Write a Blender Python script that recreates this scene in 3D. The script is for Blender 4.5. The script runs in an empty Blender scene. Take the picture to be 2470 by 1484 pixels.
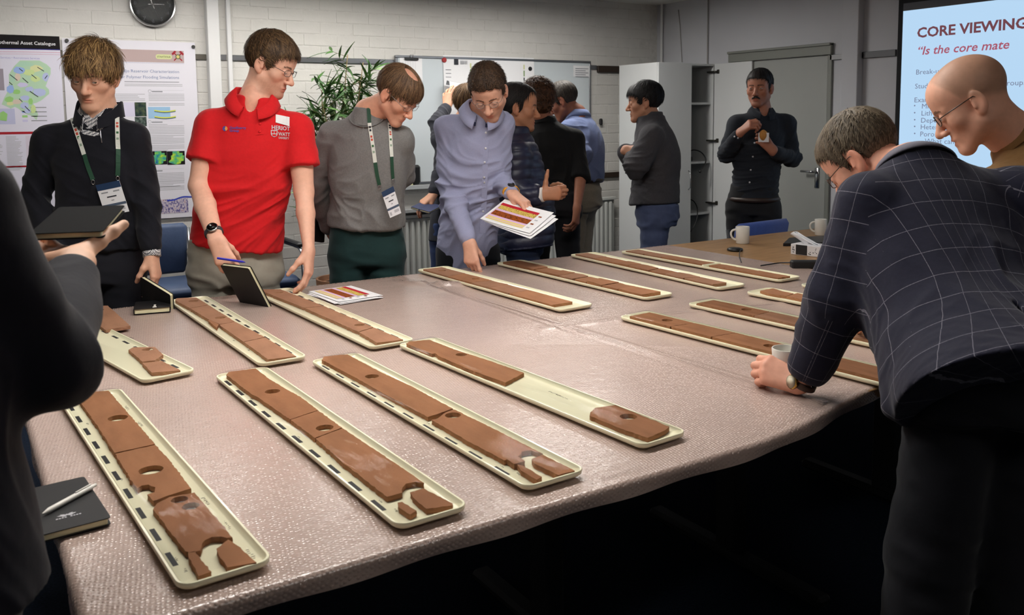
import bpy, bmesh, math, random
import numpy as np
from mathutils import Vector, Matrix
from mathutils.bvhtree import BVHTree
random.seed(7); RNG = np.random.default_rng(7)
SC = bpy.context.scene
COL = SC.collection
# ------------------------------------------------------------------ camera
F_PX, CX, CY, IW, IH = 2132.35, 1235.0, 504.66, 2470, 1484
PITCH, ROLL, AZ, CAM_H = math.radians(5.86194), 0.0113456, math.radians(32.42174), 1.4744
_cp, _sp, _cr, _sr = math.cos(PITCH), math.sin(PITCH), math.cos(ROLL), math.sin(ROLL)
RZ = np.array([[math.cos(-AZ), -math.sin(-AZ), 0], [math.sin(-AZ), math.cos(-AZ), 0], [0, 0, 1]])
CAMP = np.array([0.0, 0.0, CAM_H])
RIGHT = RZ @ np.array([1.0, 0, 0]); FWD = RZ @ np.array([0, _cp, -_sp]); DOWN = RZ @ np.array([0, -_sp, -_cp])
RIGHT, DOWN = _cr * RIGHT + _sr * DOWN, -_sr * RIGHT + _cr * DOWN
def ray(u, v): return FWD + RIGHT * ((u - CX) / F_PX) + DOWN * ((v - CY) / F_PX)
def at(u, v, d): return CAMP + ray(u, v) * d
def onz(u, v, z): r = ray(u, v); return CAMP + r * ((z - CAM_H) / r[2])
def ony(u, v, y): r = ray(u, v); return CAMP + r * (y / r[1])
def onx(u, v, x): r = ray(u, v); return CAMP + r * (x / r[0])
def px(P):
    q = np.asarray(P, float) - CAMP; z = q @ FWD
    return (CX + F_PX * (q @ RIGHT) / z, CY + F_PX * (q @ DOWN) / z, z)
cam = bpy.data.cameras.new('camera'); camo = bpy.data.objects.new('camera', cam); COL.objects.link(camo)
cam.sensor_fit = 'HORIZONTAL'; cam.sensor_width = 22.3; cam.lens = F_PX / IW * 22.3
cam.shift_y = (CY - IH / 2) / IW; cam.shift_x = 0
cam.clip_start = 0.05; cam.clip_end = 60
M = Matrix.Identity(4)
for i in range(3):
    M[i][0], M[i][1], M[i][2], M[i][3] = RIGHT[i], -DOWN[i], -FWD[i], CAMP[i]
camo.matrix_world = M
cam.dof.use_dof = True; cam.dof.focus_distance = 3.2; cam.dof.aperture_fstop = 5.0
SC.camera = camo
SC.view_settings.view_transform = 'Standard'; SC.view_settings.look = 'None'
SC.view_settings.exposure = 0.0; SC.view_settings.gamma = 1.0; SC.view_settings.use_curve_mapping = False
SC.render.engine = 'CYCLES'
SC.cycles.use_denoising = True; SC.cycles.max_bounces = 8; SC.cycles.caustics_reflective = False; SC.cycles.caustics_refractive = False
SC.cycles.sample_clamp_indirect = 4.0
W = bpy.data.worlds.new('world'); SC.world = W; W.use_nodes = True
W.node_tree.nodes['Background'].inputs[0].default_value = (.8, .9, 1.0, 1); W.node_tree.nodes['Background'].inputs[1].default_value = 0.03
ROOM_X0, ROOM_X1, ROOM_Y0, ROOM_Y1, CEIL = -2.6, 5.781, -2.4, 6.484, 2.53
# ceiling lamp positions (x, y, emission strength)
LAMPS = [(0.91, 5.60, 36), (2.24, 5.60, 36), (3.75, 5.30, 56), (0.6, 2.4, 58), (1.95, 2.4, 44), (1.4, -0.2, 14)]
LAMP_COL = (1.0, .965, .915)
# ------------------------------------------------------------------ helpers
def S(r, g, b, a=1.0):
    f = lambda c: (c / 255 / 12.92) if c / 255 <= .04045 else ((c / 255 + .055) / 1.055) ** 2.4
    return (f(r), f(g), f(b), a)
MATS = {}
def mat(name, col, rough=.6, metal=0, spec=.5, noise=None, bump=None, attr=None, sheen=0, coat=0, alpha=1, emit=None, trans=0, wave=None, bump2=None, sss=0, ior=None):
    """principled material; noise=(scale, amount, detail[, stretch xyz]); bump=(scale, strength, distance[, stretch])"""
    if name in MATS: return MATS[name]
    m = bpy.data.materials.new(name); m.use_nodes = True; MATS[name] = m
    nt = m.node_tree; N = nt.nodes; Lk = nt.links; b = N['Principled BSDF']
    b.inputs['Roughness'].default_value = rough; b.inputs['Metallic'].default_value = metal
    b.inputs['Specular IOR Level'].default_value = spec; b.inputs['Base Color'].default_value = col
    b.inputs['Coat Weight'].default_value = coat; b.inputs['Coat Roughness'].default_value = .08
    b.inputs['Sheen Weight'].default_value = sheen; b.inputs['Alpha'].default_value = alpha
    b.inputs['Transmission Weight'].default_value = trans
    if sss: b.inputs['Subsurface Weight'].default_value = sss; b.inputs['Subsurface Radius'].default_value = (.012, .005, .003); b.inputs['Subsurface Scale'].default_value = 1.0
    if ior: b.inputs['IOR'].default_value = ior
    if emit: b.inputs['Emission Color'].default_value = emit[0]; b.inputs['Emission Strength'].default_value = emit[1]
    tc = None
    def coord(st):
        nonlocal tc
        if tc is None: tc = N.new('ShaderNodeTexCoord')
        mp = N.new('ShaderNodeMapping'); mp.inputs['Scale'].default_value = st; Lk.new(tc.outputs['Object'], mp.inputs['Vector']); return mp.outputs['Vector']
    src = None
    if attr:
        a = N.new('ShaderNodeAttribute'); a.attribute_name = attr; src = a.outputs['Color']; Lk.new(src, b.inputs['Base Color'])
    if noise:
        t = N.new('ShaderNodeTexNoise'); t.inputs['Scale'].default_value = noise[0]; t.inputs['Detail'].default_value = noise[2] if len(noise) > 2 else 4
        Lk.new(coord(noise[3] if len(noise) > 3 else (1, 1, 1)), t.inputs['Vector'])
        r = N.new('ShaderNodeMapRange'); r.inputs['From Min'].default_value = .3; r.inputs['From Max'].default_value = .7
        r.inputs['To Min'].default_value = 1 - noise[1]; r.inputs['To Max'].default_value = 1 + noise[1]; Lk.new(t.outputs['Fac'], r.inputs['Value'])
        mx = N.new('ShaderNodeVectorMath'); mx.operation = 'SCALE'
        if src: Lk.new(src, mx.inputs[0])
        else: mx.inputs[0].default_value = col[:3]
        Lk.new(r.outputs['Result'], mx.inputs['Scale']); Lk.new(mx.outputs['Vector'], b.inputs['Base Color'])
    last = None
    for bp in (bump, bump2):
        if not bp: continue
        if bp[0] == 'brickwave':
            t = N.new('ShaderNodeTexWave'); t.inputs['Scale'].default_value = bp[4]; t.inputs['Distortion'].default_value = 1; out = t.outputs['Fac']
        else:
            t = N.new('ShaderNodeTexNoise'); t.inputs['Scale'].default_value = bp[0]; t.inputs['Detail'].default_value = 5; out = t.outputs['Fac']
        Lk.new(coord(bp[3] if len(bp) > 3 else (1, 1, 1)), t.inputs['Vector'])
        bn = N.new('ShaderNodeBump'); bn.inputs['Strength'].default_value = bp[1]; bn.inputs['Distance'].default_value = bp[2]
        Lk.new(out, bn.inputs['Height'])
        if last: Lk.new(last, bn.inputs['Normal'])
        last = bn.outputs['Normal']
    if last: Lk.new(last, b.inputs['Normal'])
    return m
def mesh_np(name, V, Fs, smooth=False, col=None, uv=None):
    """V (n,3); Fs list of arrays (m,k) or list of tuples"""
    me = bpy.data.meshes.new(name)
    V = np.asarray(V, np.float32)
    if isinstance(Fs, np.ndarray): Fs = [Fs]
    if len(Fs) and not isinstance(Fs[0], np.ndarray):
        idx = [i for f in Fs for i in f]; tot = [len(f) for f in Fs]
    else:
        idx = np.concatenate([f.ravel() for f in Fs]) if len(Fs) else []; tot = np.concatenate([np.full(len(f), f.shape[1]) for f in Fs]) if len(Fs) else []
    me.vertices.add(len(V)); me.vertices.foreach_set('co', V.ravel())
    me.loops.add(len(idx)); me.loops.foreach_set('vertex_index', np.asarray(idx, np.int32))
    me.polygons.add(len(tot)); tot = np.asarray(tot, np.int32)
    st = np.zeros(len(tot), np.int32); st[1:] = np.cumsum(tot)[:-1]
    me.polygons.foreach_set('loop_start', st)
    me.polygons.foreach_set('use_smooth', np.full(len(tot), smooth))
    if col is not None:
        a = me.color_attributes.new('Col', 'FLOAT_COLOR', 'POINT'); c = np.ones((len(V), 4), np.float32); c[:, :3] = np.asarray(col)[:, :3]; a.data.foreach_set('color', c.ravel())
    if uv is not None:
        l = me.uv_layers.new(name='UVMap'); l.data.foreach_set('uv', np.asarray(uv, np.float32).ravel())
    me.update(calc_edges=True)
    return me
def link(name, me, m=None, parent=None, loc=None):
    o = bpy.data.objects.new(name, me); COL.objects.link(o)
    if m is not None and me is not None and not me.materials: me.materials.append(m)
    if parent is not None:
        o.parent = parent
    if loc is not None: o.location = loc
    return o
def tag(o, label=None, cat=None, group=None, kind=None):
    if label: o['label'] = label
    if cat: o['category'] = cat
    if group: o['group'] = group
    if kind: o['kind'] = kind
    return o
def empty(name, label, cat, loc=(0, 0, 0), group=None, rz=0):
    o = bpy.data.objects.new(name, None); COL.objects.link(o); o.location = loc; o.rotation_euler[2] = rz; o.empty_display_size = .1
    return tag(o, label, cat, group)
class MB:
    """collects shapes (in the parent's own coordinates)"""
    def __init__(s): s.V = []; s.F = []; s.n = 0
    def add(s, V, F):
        V = np.asarray(V, float); s.V.append(V); s.F += [tuple(int(i) + s.n for i in f) for f in F]; s.n += len(V); return s
    def box(s, a, b, bev=0, R=None, c=None):
        a = np.array(a, float); b = np.array(b, float)
        if bev:
            V, Fq = bevel_box(b - a, bev); V = V + (a + b) / 2
        else:
            V = np.array([[x, y, z] for x in (a[0], b[0]) for y in (a[1], b[1]) for z in (a[2], b[2])])
            Fq = [(0, 1, 3, 2), (4, 6, 7, 5), (0, 4, 5, 1), (2, 3, 7, 6), (0, 2, 6, 4), (1, 5, 7, 3)]
        if R is not None: V = V @ np.asarray(R).T
        if c is not None: V = V + np.asarray(c)
        return s.add(V, Fq)
    def tube(s, P, r, n=8, closed=False, cap=True, flat=None):
        P = np.asarray(P, float); m = len(P); r = np.broadcast_to(np.asarray(r, float), (m,))
        T = np.gradient(P, axis=0) if not closed else np.roll(P, -1, 0) - np.roll(P, 1, 0)
        T /= np.linalg.norm(T, axis=1)[:, None] + 1e-12
        up = np.array([0, 0, 1.0]) if abs(T[0][2]) < .9 else np.array([1.0, 0, 0])
        A = []; u = np.cross(up, T[0]); u /= np.linalg.norm(u)
        for i in range(m):
            u = u - T[i] * (u @ T[i]); u /= np.linalg.norm(u) + 1e-12; A.append(u.copy())
        A = np.array(A); B = np.cross(T, A); ang = np.arange(n) * 2 * math.pi / n
        V = (P[:, None] + r[:, None, None] * (np.cos(ang)[None, :, None] * A[:, None] + np.sin(ang)[None, :, None] * B[:, None])).reshape(-1, 3)
        Fq = []
        for i in range(m if closed else m - 1):
            j = (i + 1) % m
            for k in range(n): Fq.append((i * n + k, i * n + (k + 1) % n, j * n + (k + 1) % n, j * n + k))
        if cap and not closed: Fq.append(tuple(range(n - 1, -1, -1))); Fq.append(tuple((m - 1) * n + k for k in range(n)))
        return s.add(V, Fq)
    def lathe(s, prof, n=32, c=(0, 0, 0), R=None):
        prof = np.asarray(prof, float); ang = np.arange(n) * 2 * math.pi / n; m = len(prof)
        V = np.stack([prof[:, None, 0] * np.cos(ang), prof[:, None, 0] * np.sin(ang), np.repeat(prof[:, None, 1], n, 1)], -1).reshape(-1, 3)
        Fq = [(i * n + k, i * n + (k + 1) % n, (i + 1) * n + (k + 1) % n, (i + 1) * n + k) for i in range(m - 1) for k in range(n)]
        if prof[0, 0] > 1e-6: Fq.append(tuple(range(n - 1, -1, -1)))
        if prof[-1, 0] > 1e-6: Fq.append(tuple((m - 1) * n + k for k in range(n)))
        if R is not None: V = V @ np.asarray(R).T
        return s.add(V + np.asarray(c), Fq)
    def prism(s, poly, z0, z1):
        """poly: (n,2) ccw"""
        poly = np.asarray(poly, float); n = len(poly)
        V = np.concatenate([np.c_[poly, np.full(n, z0)], np.c_[poly, np.full(n, z1)]])
        return s.add(V, [tuple(range(n - 1, -1, -1)), tuple(range(n, 2 * n))] + [(i, (i + 1) % n, n + (i + 1) % n, n + i) for i in range(n)])
    def rings(s, R, closed=False, cap=True):
        """R list of (n,3) rings"""
        R = [np.asarray(r, float) for r in R]; n = len(R[0]); V = np.concatenate(R); Fq = []
        for i in range(len(R) - 1):
            for k in range(n): Fq.append((i * n + k, i * n + (k + 1) % n, (i + 1) * n + (k + 1) % n, (i + 1) * n + k))
        if cap: Fq.append(tuple(range(n - 1, -1, -1))); Fq.append(tuple((len(R) - 1) * n + k for k in range(n)))
        return s.add(V, Fq)
    def grid(s, P):
        """P (a,b,3) sheet"""
        P = np.asarray(P, float); a, b = P.shape[:2]
        return s.add(P.reshape(-1, 3), [(i * b + j, i * b + j + 1, (i + 1) * b + j + 1, (i + 1) * b + j) for i in range(a - 1) for j in range(b - 1)])
    def xf(s, R=None, t=None):
        for i in range(len(s.V)):
            if R is not None: s.V[i] = s.V[i] @ np.asarray(R).T
            if t is not None: s.V[i] = s.V[i] + np.asarray(t)
        return s
    def mesh(s, name, smooth=False):
        V = np.concatenate(s.V)
        return mesh_np(name, V, s.F, smooth)
    def obj(s, name, m, parent=None, smooth=False, loc=None, auto=None):
        me = s.mesh(name, smooth or auto is not None)
        if auto is not None: me.set_sharp_from_angle(angle=math.radians(auto))
        return link(name, me, m, parent, loc)
def bevel_box(d, r):
    """chamfered box centred on the origin"""
    d = np.asarray(d, float) / 2; r = min(r, *(d * .98)); V = []; id_ = {}
    for sx in (-1, 1):
        for sy in (-1, 1):
            for sz in (-1, 1):
                sg = np.array([sx, sy, sz])
                for a in range(3):
                    v = sg * (d - r); v[a] = sg[a] * d[a]; id_[(sx, sy, sz, a)] = len(V); V.append(v)
    Fq = []
    for a in range(3):
        b, c = (a + 1) % 3, (a + 2) % 3
        for sa in (-1, 1):
            q = []
            for sb, sc in ((-1, -1), (1, -1), (1, 1), (-1, 1)):
                sg = [0, 0, 0]; sg[a] = sa; sg[b] = sb; sg[c] = sc; q.append(id_[(*sg, a)])
            Fq.append(tuple(q) if sa > 0 else tuple(q[::-1]))
        for sb in (-1, 1):
            for sc in (-1, 1):
                q = []
                for sa, w in ((-1, b), (1, b), (1, c), (-1, c)):
                    sg = [0, 0, 0]; sg[a] = sa; sg[b] = sb; sg[c] = sc; q.append(id_[(*sg, w)])
                Fq.append(tuple(q) if sb * sc < 0 else tuple(q[::-1]))
    for sx in (-1, 1):
        for sy in (-1, 1):
            for sz in (-1, 1):
                t = tuple(id_[(sx, sy, sz, a)] for a in range(3)); Fq.append(t if sx * sy * sz > 0 else t[::-1])
    return np.array(V), Fq
def rrect(L, Wd, r, n=5):
    """rounded rectangle outline (0..L, 0..Wd) ccw"""
    P = []
    for cx_, cy_, a0 in ((L - r, r, -90), (L - r, Wd - r, 0), (r, Wd - r, 90), (r, r, 180)):
        for k in range(n + 1):
            a = math.radians(a0 + 90 * k / n); P.append((cx_ + r * math.cos(a), cy_ + r * math.sin(a)))
    return np.array(P)
def nrm(v): v = np.asarray(v, float); return v / (np.linalg.norm(v) + 1e-12)
def frame(P):
    """unit vectors: towards the camera and to the image right, horizontal"""
    t = nrm(np.array([-P[0], -P[1], 0])); return t, np.array([-t[1], t[0], 0])
TXT = {}
def text_mesh(s, size=1.0, bold=0.0, shear=0.0, align='LEFT'):
    """flat text outline -> (verts (n,2), faces), width-normalised by cap height = size"""
    key = (s, bold, shear)
    if key not in TXT:
        cu = bpy.data.curves.new('text', 'FONT'); cu.body = s; cu.offset = bold; cu.shear = shear; cu.size = 1.0; cu.resolution_u = 2
        o = bpy.data.objects.new('text', cu); COL.objects.link(o)
        dg = bpy.context.evaluated_depsgraph_get(); me = bpy.data.meshes.new_from_object(o.evaluated_get(dg))
        V = np.array([v.co[:2] for v in me.vertices]).reshape(-1, 2); Fq = [tuple(p.vertices) for p in me.polygons]
        bpy.data.objects.remove(o); bpy.data.meshes.remove(me); bpy.data.curves.remove(cu); TXT[key] = (V, Fq)
    V, Fq = TXT[key]; V = V * (size / .7)
    if len(V) and align == 'CENTER': V = V - np.array([(V[:, 0].min() + V[:, 0].max()) / 2, 0])
    if len(V) and align == 'RIGHT': V = V - np.array([V[:, 0].max(), 0])
    return V, Fq
# ------------------------------------------------------------------ implicit surfaces (bodies, clothes, hair)
class Sdf:
    def __init__(s, lo, hi, h):
        s.h = h; s.lo = np.asarray(lo, np.float32); n = np.ceil((np.asarray(hi) - s.lo) / h).astype(int) + 1
        s.ax = [(s.lo[i] + h * np.arange(n[i])).astype(np.float32) for i in range(3)]
        s.D = np.full(n, 9.0, np.float32)
    def _sl(s, lo, hi, pad):
        out = []
        for i in range(3):
            a = int(np.floor((lo[i] - pad - s.lo[i]) / s.h)); b = int(np.ceil((hi[i] + pad - s.lo[i]) / s.h)) + 1
            a = max(a, 0); b = min(b, len(s.ax[i]))
            if b <= a: return None
            out.append(slice(a, b))
        return tuple(out)
    def put(s, lo, hi, fn, k, op='add'):
        pad = k + 3 * s.h; sl = s._sl(lo, hi, pad)
        if sl is None: return s
        X = s.ax[0][sl[0]][:, None, None]; Y = s.ax[1][sl[1]][None, :, None]; Z = s.ax[2][sl[2]][None, None, :]
        d = fn(X, Y, Z); a = s.D[sl]
        if op == 'add':
            if k > 0:
                hh = np.maximum(k - np.abs(a - d), 0); s.D[sl] = np.minimum(a, d) - hh * hh / (4 * k)
            else: s.D[sl] = np.minimum(a, d)
        else:
            d = -d
            if k > 0:
                hh = np.maximum(k - np.abs(a - d), 0); s.D[sl] = np.maximum(a, d) + hh * hh / (4 * k)
            else: s.D[sl] = np.maximum(a, d)
        return s
    def cone(s, a, b, ra, rb=None, k=.01, op='add'):
        rb = ra if rb is None else rb; a = np.asarray(a, np.float32); b = np.asarray(b, np.float32); ba = b - a; L2 = max(float(ba @ ba), 1e-10); R = max(ra, rb)
        def fn(X, Y, Z):
            px_, py_, pz_ = X - a[0], Y - a[1], Z - a[2]
            t = np.clip((px_ * ba[0] + py_ * ba[1] + pz_ * ba[2]) / L2, 0, 1)
            return np.sqrt((px_ - t * ba[0]) ** 2 + (py_ - t * ba[1]) ** 2 + (pz_ - t * ba[2]) ** 2) - (ra + (rb - ra) * t)
        return s.put(np.minimum(a, b) - R, np.maximum(a, b) + R, fn, k, op)
    def ell(s, c, r, R=None, k=.01, op='add'):
        c = np.asarray(c, np.float32); r = np.asarray(r, np.float32); R = np.eye(3) if R is None else np.asarray(R, float); ext = np.abs(R.T) @ r
        def fn(X, Y, Z):
            x, y, z = X - c[0], Y - c[1], Z - c[2]; k0 = k1 = 0
            for i in range(3):
                q = R[i, 0] * x + R[i, 1] * y + R[i, 2] * z; k0 = k0 + (q / r[i]) ** 2; k1 = k1 + (q / r[i] ** 2) ** 2
            k0 = np.sqrt(k0); return k0 * (k0 - 1) / (np.sqrt(k1) + 1e-6)
        return s.put(c - ext, c + ext, fn, k, op)
    def tube(s, C, A, B, side, k=.01, op='add', p=2.0, flat=(True, True)):
        """elliptical tube through centres C with half widths A along `side` and half depths B"""
        C = np.asarray(C, np.float32); side = np.asarray(side, np.float32)
        if side.ndim == 1: side = np.repeat(side[None], len(C), 0)
        n = len(C); R = max(max(A), max(B))
        def fn(X, Y, Z):
            best = None
            for i in range(n - 1):
                a, b = C[i], C[i + 1]; ba = b - a; L = float(np.sqrt(ba @ ba)); t_ = ba / L
                x, y, z = X - a[0], Y - a[1], Z - a[2]; tl = (x * t_[0] + y * t_[1] + z * t_[2])
                t = np.clip(tl / L, 0, 1)
                sd = side[i] + (side[i + 1] - side[i]) * .5; sd = sd - t_ * (sd @ t_); sd = sd / np.linalg.norm(sd); nn = np.cross(t_, sd)
                u = x * sd[0] + y * sd[1] + z * sd[2]; w = x * nn[0] + y * nn[1] + z * nn[2]
                ts = t * t * (3 - 2 * t) * .5 + t * .5
                ra = A[i] + (A[i + 1] - A[i]) * ts; rb = B[i] + (B[i + 1] - B[i]) * ts
                if p == 2: rho = np.sqrt((u / ra) ** 2 + (w / rb) ** 2)
                else: rho = ((np.abs(u) / ra) ** p + (np.abs(w) / rb) ** p) ** (1 / p)
                d = (rho - 1) * np.minimum(ra, rb) * np.where(rho > 1, 1.0, .9)
                s0 = 0 if i == 0 else .35 * R; s1 = 0 if i == n - 2 else .35 * R
                ex = np.maximum(np.maximum(-tl - s0, tl - L - s1), 0)
                e0 = (i == 0 and flat[0]); e1 = (i == n - 2 and flat[1])
                if e0 or e1:
                    cut = -tl if e0 else tl - L
                    if e0 and e1: cut = np.maximum(-tl, tl - L)
                    d = np.maximum(np.where(ex > 0, np.sqrt(np.maximum(d, 0) ** 2 + ex ** 2), d), cut)
                else:
                    d = np.where(ex > 0, np.sqrt(np.maximum(d + 0, 0) ** 2 + ex ** 2) * 1.0, d)
                best = d if best is None else np.minimum(best, d)
            return best
        return s.put(C.min(0) - R, C.max(0) + R, fn, k, op)
    def loft(s, a, b, T, OFF, A, B, side, k=.01, p=2.0, front=None):
        """one smooth elliptical body along a->b; stations T with centre offsets, half widths along `side`, half depths"""
        a = np.asarray(a, np.float32); b = np.asarray(b, np.float32); ax = b - a; L = float(np.linalg.norm(ax)); ax = ax / L; T = np.asarray(T, float)
        tt = np.linspace(T[0], T[-1], 96)
        def spl(y):
            y = np.asarray(y, float); m = np.gradient(y, T); i = np.clip(np.searchsorted(T, tt) - 1, 0, len(T) - 2); h_ = T[i + 1] - T[i]; u = (tt - T[i]) / h_
            return (2 * u**3 - 3 * u**2 + 1) * y[i] + (u**3 - 2 * u**2 + u) * h_ * m[i] + (-2 * u**3 + 3 * u**2) * y[i + 1] + (u**3 - u**2) * h_ * m[i + 1]
        OFF = np.asarray(OFF, float); side = np.asarray(side, float); tab = [spl(A), spl(B)] + [spl(OFF[:, i]) for i in range(3)] + [spl(side[:, i]) for i in range(3)]
        C = a + ax * (L * T)[:, None] + OFF; R = max(max(A), max(B))
        def fn(X, Y, Z):
            x, y, z = X - a[0], Y - a[1], Z - a[2]; t = ((x * ax[0] + y * ax[1] + z * ax[2]) / L).astype(np.float32)
            f = lambda c: np.interp(t, tt, c).astype(np.float32)
            tc = np.clip(t, T[0], T[-1]) * L; ra, rb = f(tab[0]), f(tab[1])
            x = x - ax[0] * t * L - f(tab[2]); y = y - ax[1] * t * L - f(tab[3]); z = z - ax[2] * t * L - f(tab[4]); s0, s1, s2 = f(tab[5]), f(tab[6]), f(tab[7])
            q = s0 * ax[0] + s1 * ax[1] + s2 * ax[2]; s0, s1, s2 = s0 - q * ax[0], s1 - q * ax[1], s2 - q * ax[2]; q = 1 / np.sqrt(s0 * s0 + s1 * s1 + s2 * s2); s0, s1, s2 = s0 * q, s1 * q, s2 * q
            n0, n1, n2 = ax[1] * s2 - ax[2] * s1, ax[2] * s0 - ax[0] * s2, ax[0] * s1 - ax[1] * s0
            u = np.abs(x * s0 + y * s1 + z * s2) / ra; w = np.abs(x * n0 + y * n1 + z * n2) / rb
            rho = np.sqrt(u * u + w * w) if p == 2 else (u ** p + w ** p) ** (1 / p)
            d = (rho - 1) * np.minimum(ra, rb); ex = np.maximum((T[0] - t) * L, (t - T[-1]) * L)
            return np.where(ex > 0, np.sqrt(np.maximum(d, 0) ** 2 + np.maximum(ex, 0) ** 2), np.maximum(d, ex))
        return s.put(C.min(0) - R, C.max(0) + R, fn, k)
    def nets(s):
        D = s.D; I = D < 0
        cnt = np.zeros(np.array(D.shape) - 1, np.int8)
        offs = [(i, j, k) for i in (0, 1) for j in (0, 1) for k in (0, 1)]
        def sub(A, o): return A[o[0]:A.shape[0] - 1 + o[0], o[1]:A.shape[1] - 1 + o[1], o[2]:A.shape[2] - 1 + o[2]]
        for o in offs: cnt += sub(I, o)
        act = np.nonzero((cnt > 0) & (cnt < 8)); n = len(act[0])
        val = np.stack([D[act[0] + o[0], act[1] + o[1], act[2] + o[2]] for o in offs], 1).astype(np.float64)
        pos = np.zeros((n, 3)); c = np.zeros(n); OF = np.array(offs, float)
        for a in range(8):
            for b in range(a + 1, 8):
                if np.abs(OF[a] - OF[b]).sum() != 1: continue
                m = (val[:, a] < 0) != (val[:, b] < 0); va, vb = val[m, a], val[m, b]; t = va / (va - vb)
                pos[m] += OF[a] + (OF[b] - OF[a]) * t[:, None]; c[m] += 1
        V = s.lo + s.h * (np.stack(act, 1) + pos / np.maximum(c, 1)[:, None])
        idx = np.full(cnt.shape, -1, np.int32); idx[act] = np.arange(n); Q = []
        sh = D.shape
        for ax in range(3):
            o1, o2 = (ax + 1) % 3, (ax + 2) % 3
            sa = [slice(None)] * 3; sb = [slice(None)] * 3; sa[ax] = slice(0, sh[ax] - 1); sb[ax] = slice(1, sh[ax])
            ch = I[tuple(sa)] != I[tuple(sb)]
            e = np.array(np.nonzero(ch))
            ok = (e[o1] > 0) & (e[o1] < sh[o1] - 1) & (e[o2] > 0) & (e[o2] < sh[o2] - 1); e = e[:, ok]
            if e.shape[1] == 0: continue
            ins = I[tuple(e)]
            def g(d1, d2):
                q = e.copy(); q[o1] += d1; q[o2] += d2; return idx[tuple(q)]
            q = np.stack([g(-1, -1), g(0, -1), g(0, 0), g(-1, 0)], 1)
            q[~ins] = q[~ins][:, ::-1]; Q.append(q)
        Q = np.concatenate(Q) if Q else np.zeros((0, 4), np.int32)
        return V, Q[(Q >= 0).all(1)]
def smooth(V, Q, it=2, lam=.5):
    n = len(V); E = np.concatenate([Q[:, [0, 1]], Q[:, [1, 2]], Q[:, [2, 3]], Q[:, [3, 0]]]); deg = np.bincount(E.ravel(), minlength=n)[:, None] + 1e-9
    for _ in range(it):
        A = np.stack([np.bincount(E[:, 0], V[E[:, 1], k], n) + np.bincount(E[:, 1], V[E[:, 0], k], n) for k in range(3)], 1); V = V + lam * (A / deg - V)
    return V
def normals(V, Q):
    N = np.zeros_like(V); fn = np.cross(V[Q[:, 2]] - V[Q[:, 0]], V[Q[:, 3]] - V[Q[:, 1]])
    for c in range(4):
        for k in range(3): N[:, k] += np.bincount(Q[:, c], fn[:, k], len(V))
    return N / (np.linalg.norm(N, axis=1)[:, None] + 1e-12)
def vnoise(P, seed=0):
    """value noise in [0,1] on points (n,3)"""
    P = np.asarray(P, float) + 1000.0; i = np.floor(P).astype(np.int64); f = P - i; f = f * f * (3 - 2 * f)
    def hsh(a):
        n = (a[:, 0] * 73856093) ^ (a[:, 1] * 19349663) ^ (a[:, 2] * 83492791) ^ (seed * 2654435)
        n = (n ^ (n >> 13)) * 1274126177 & 0x7fffffff; n = (n ^ (n >> 11)) * 668265263 & 0x7fffffff
        return ((n >> 7) & 0xffff) / 65535.0
    out = 0
    for o in range(8):
        d = np.array([o & 1, (o >> 1) & 1, o >> 2]); w = np.prod(np.where(d, f, 1 - f), axis=1); out = out + w * hsh(i + d)
    return out
def ridge(P, seed=0): return 1 - np.abs(2 * vnoise(P, seed) - 1) * 1.0
def tidy(V, Q, fold=None, it=2):
    V = smooth(V, Q, it)
    if fold is not None:
        N = normals(V, Q); V = V + N * fold(V, N)[:, None]; V = smooth(V, Q, 1, .4)
    return V
def rot_from(y, z):
    """matrix whose columns are x,y,z with y exact and z close to the given one"""
    y = nrm(y); z = np.asarray(z, float); z = nrm(z - y * (z @ y)); x = np.cross(y, z); return np.stack([x, y, z], 1)
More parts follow.
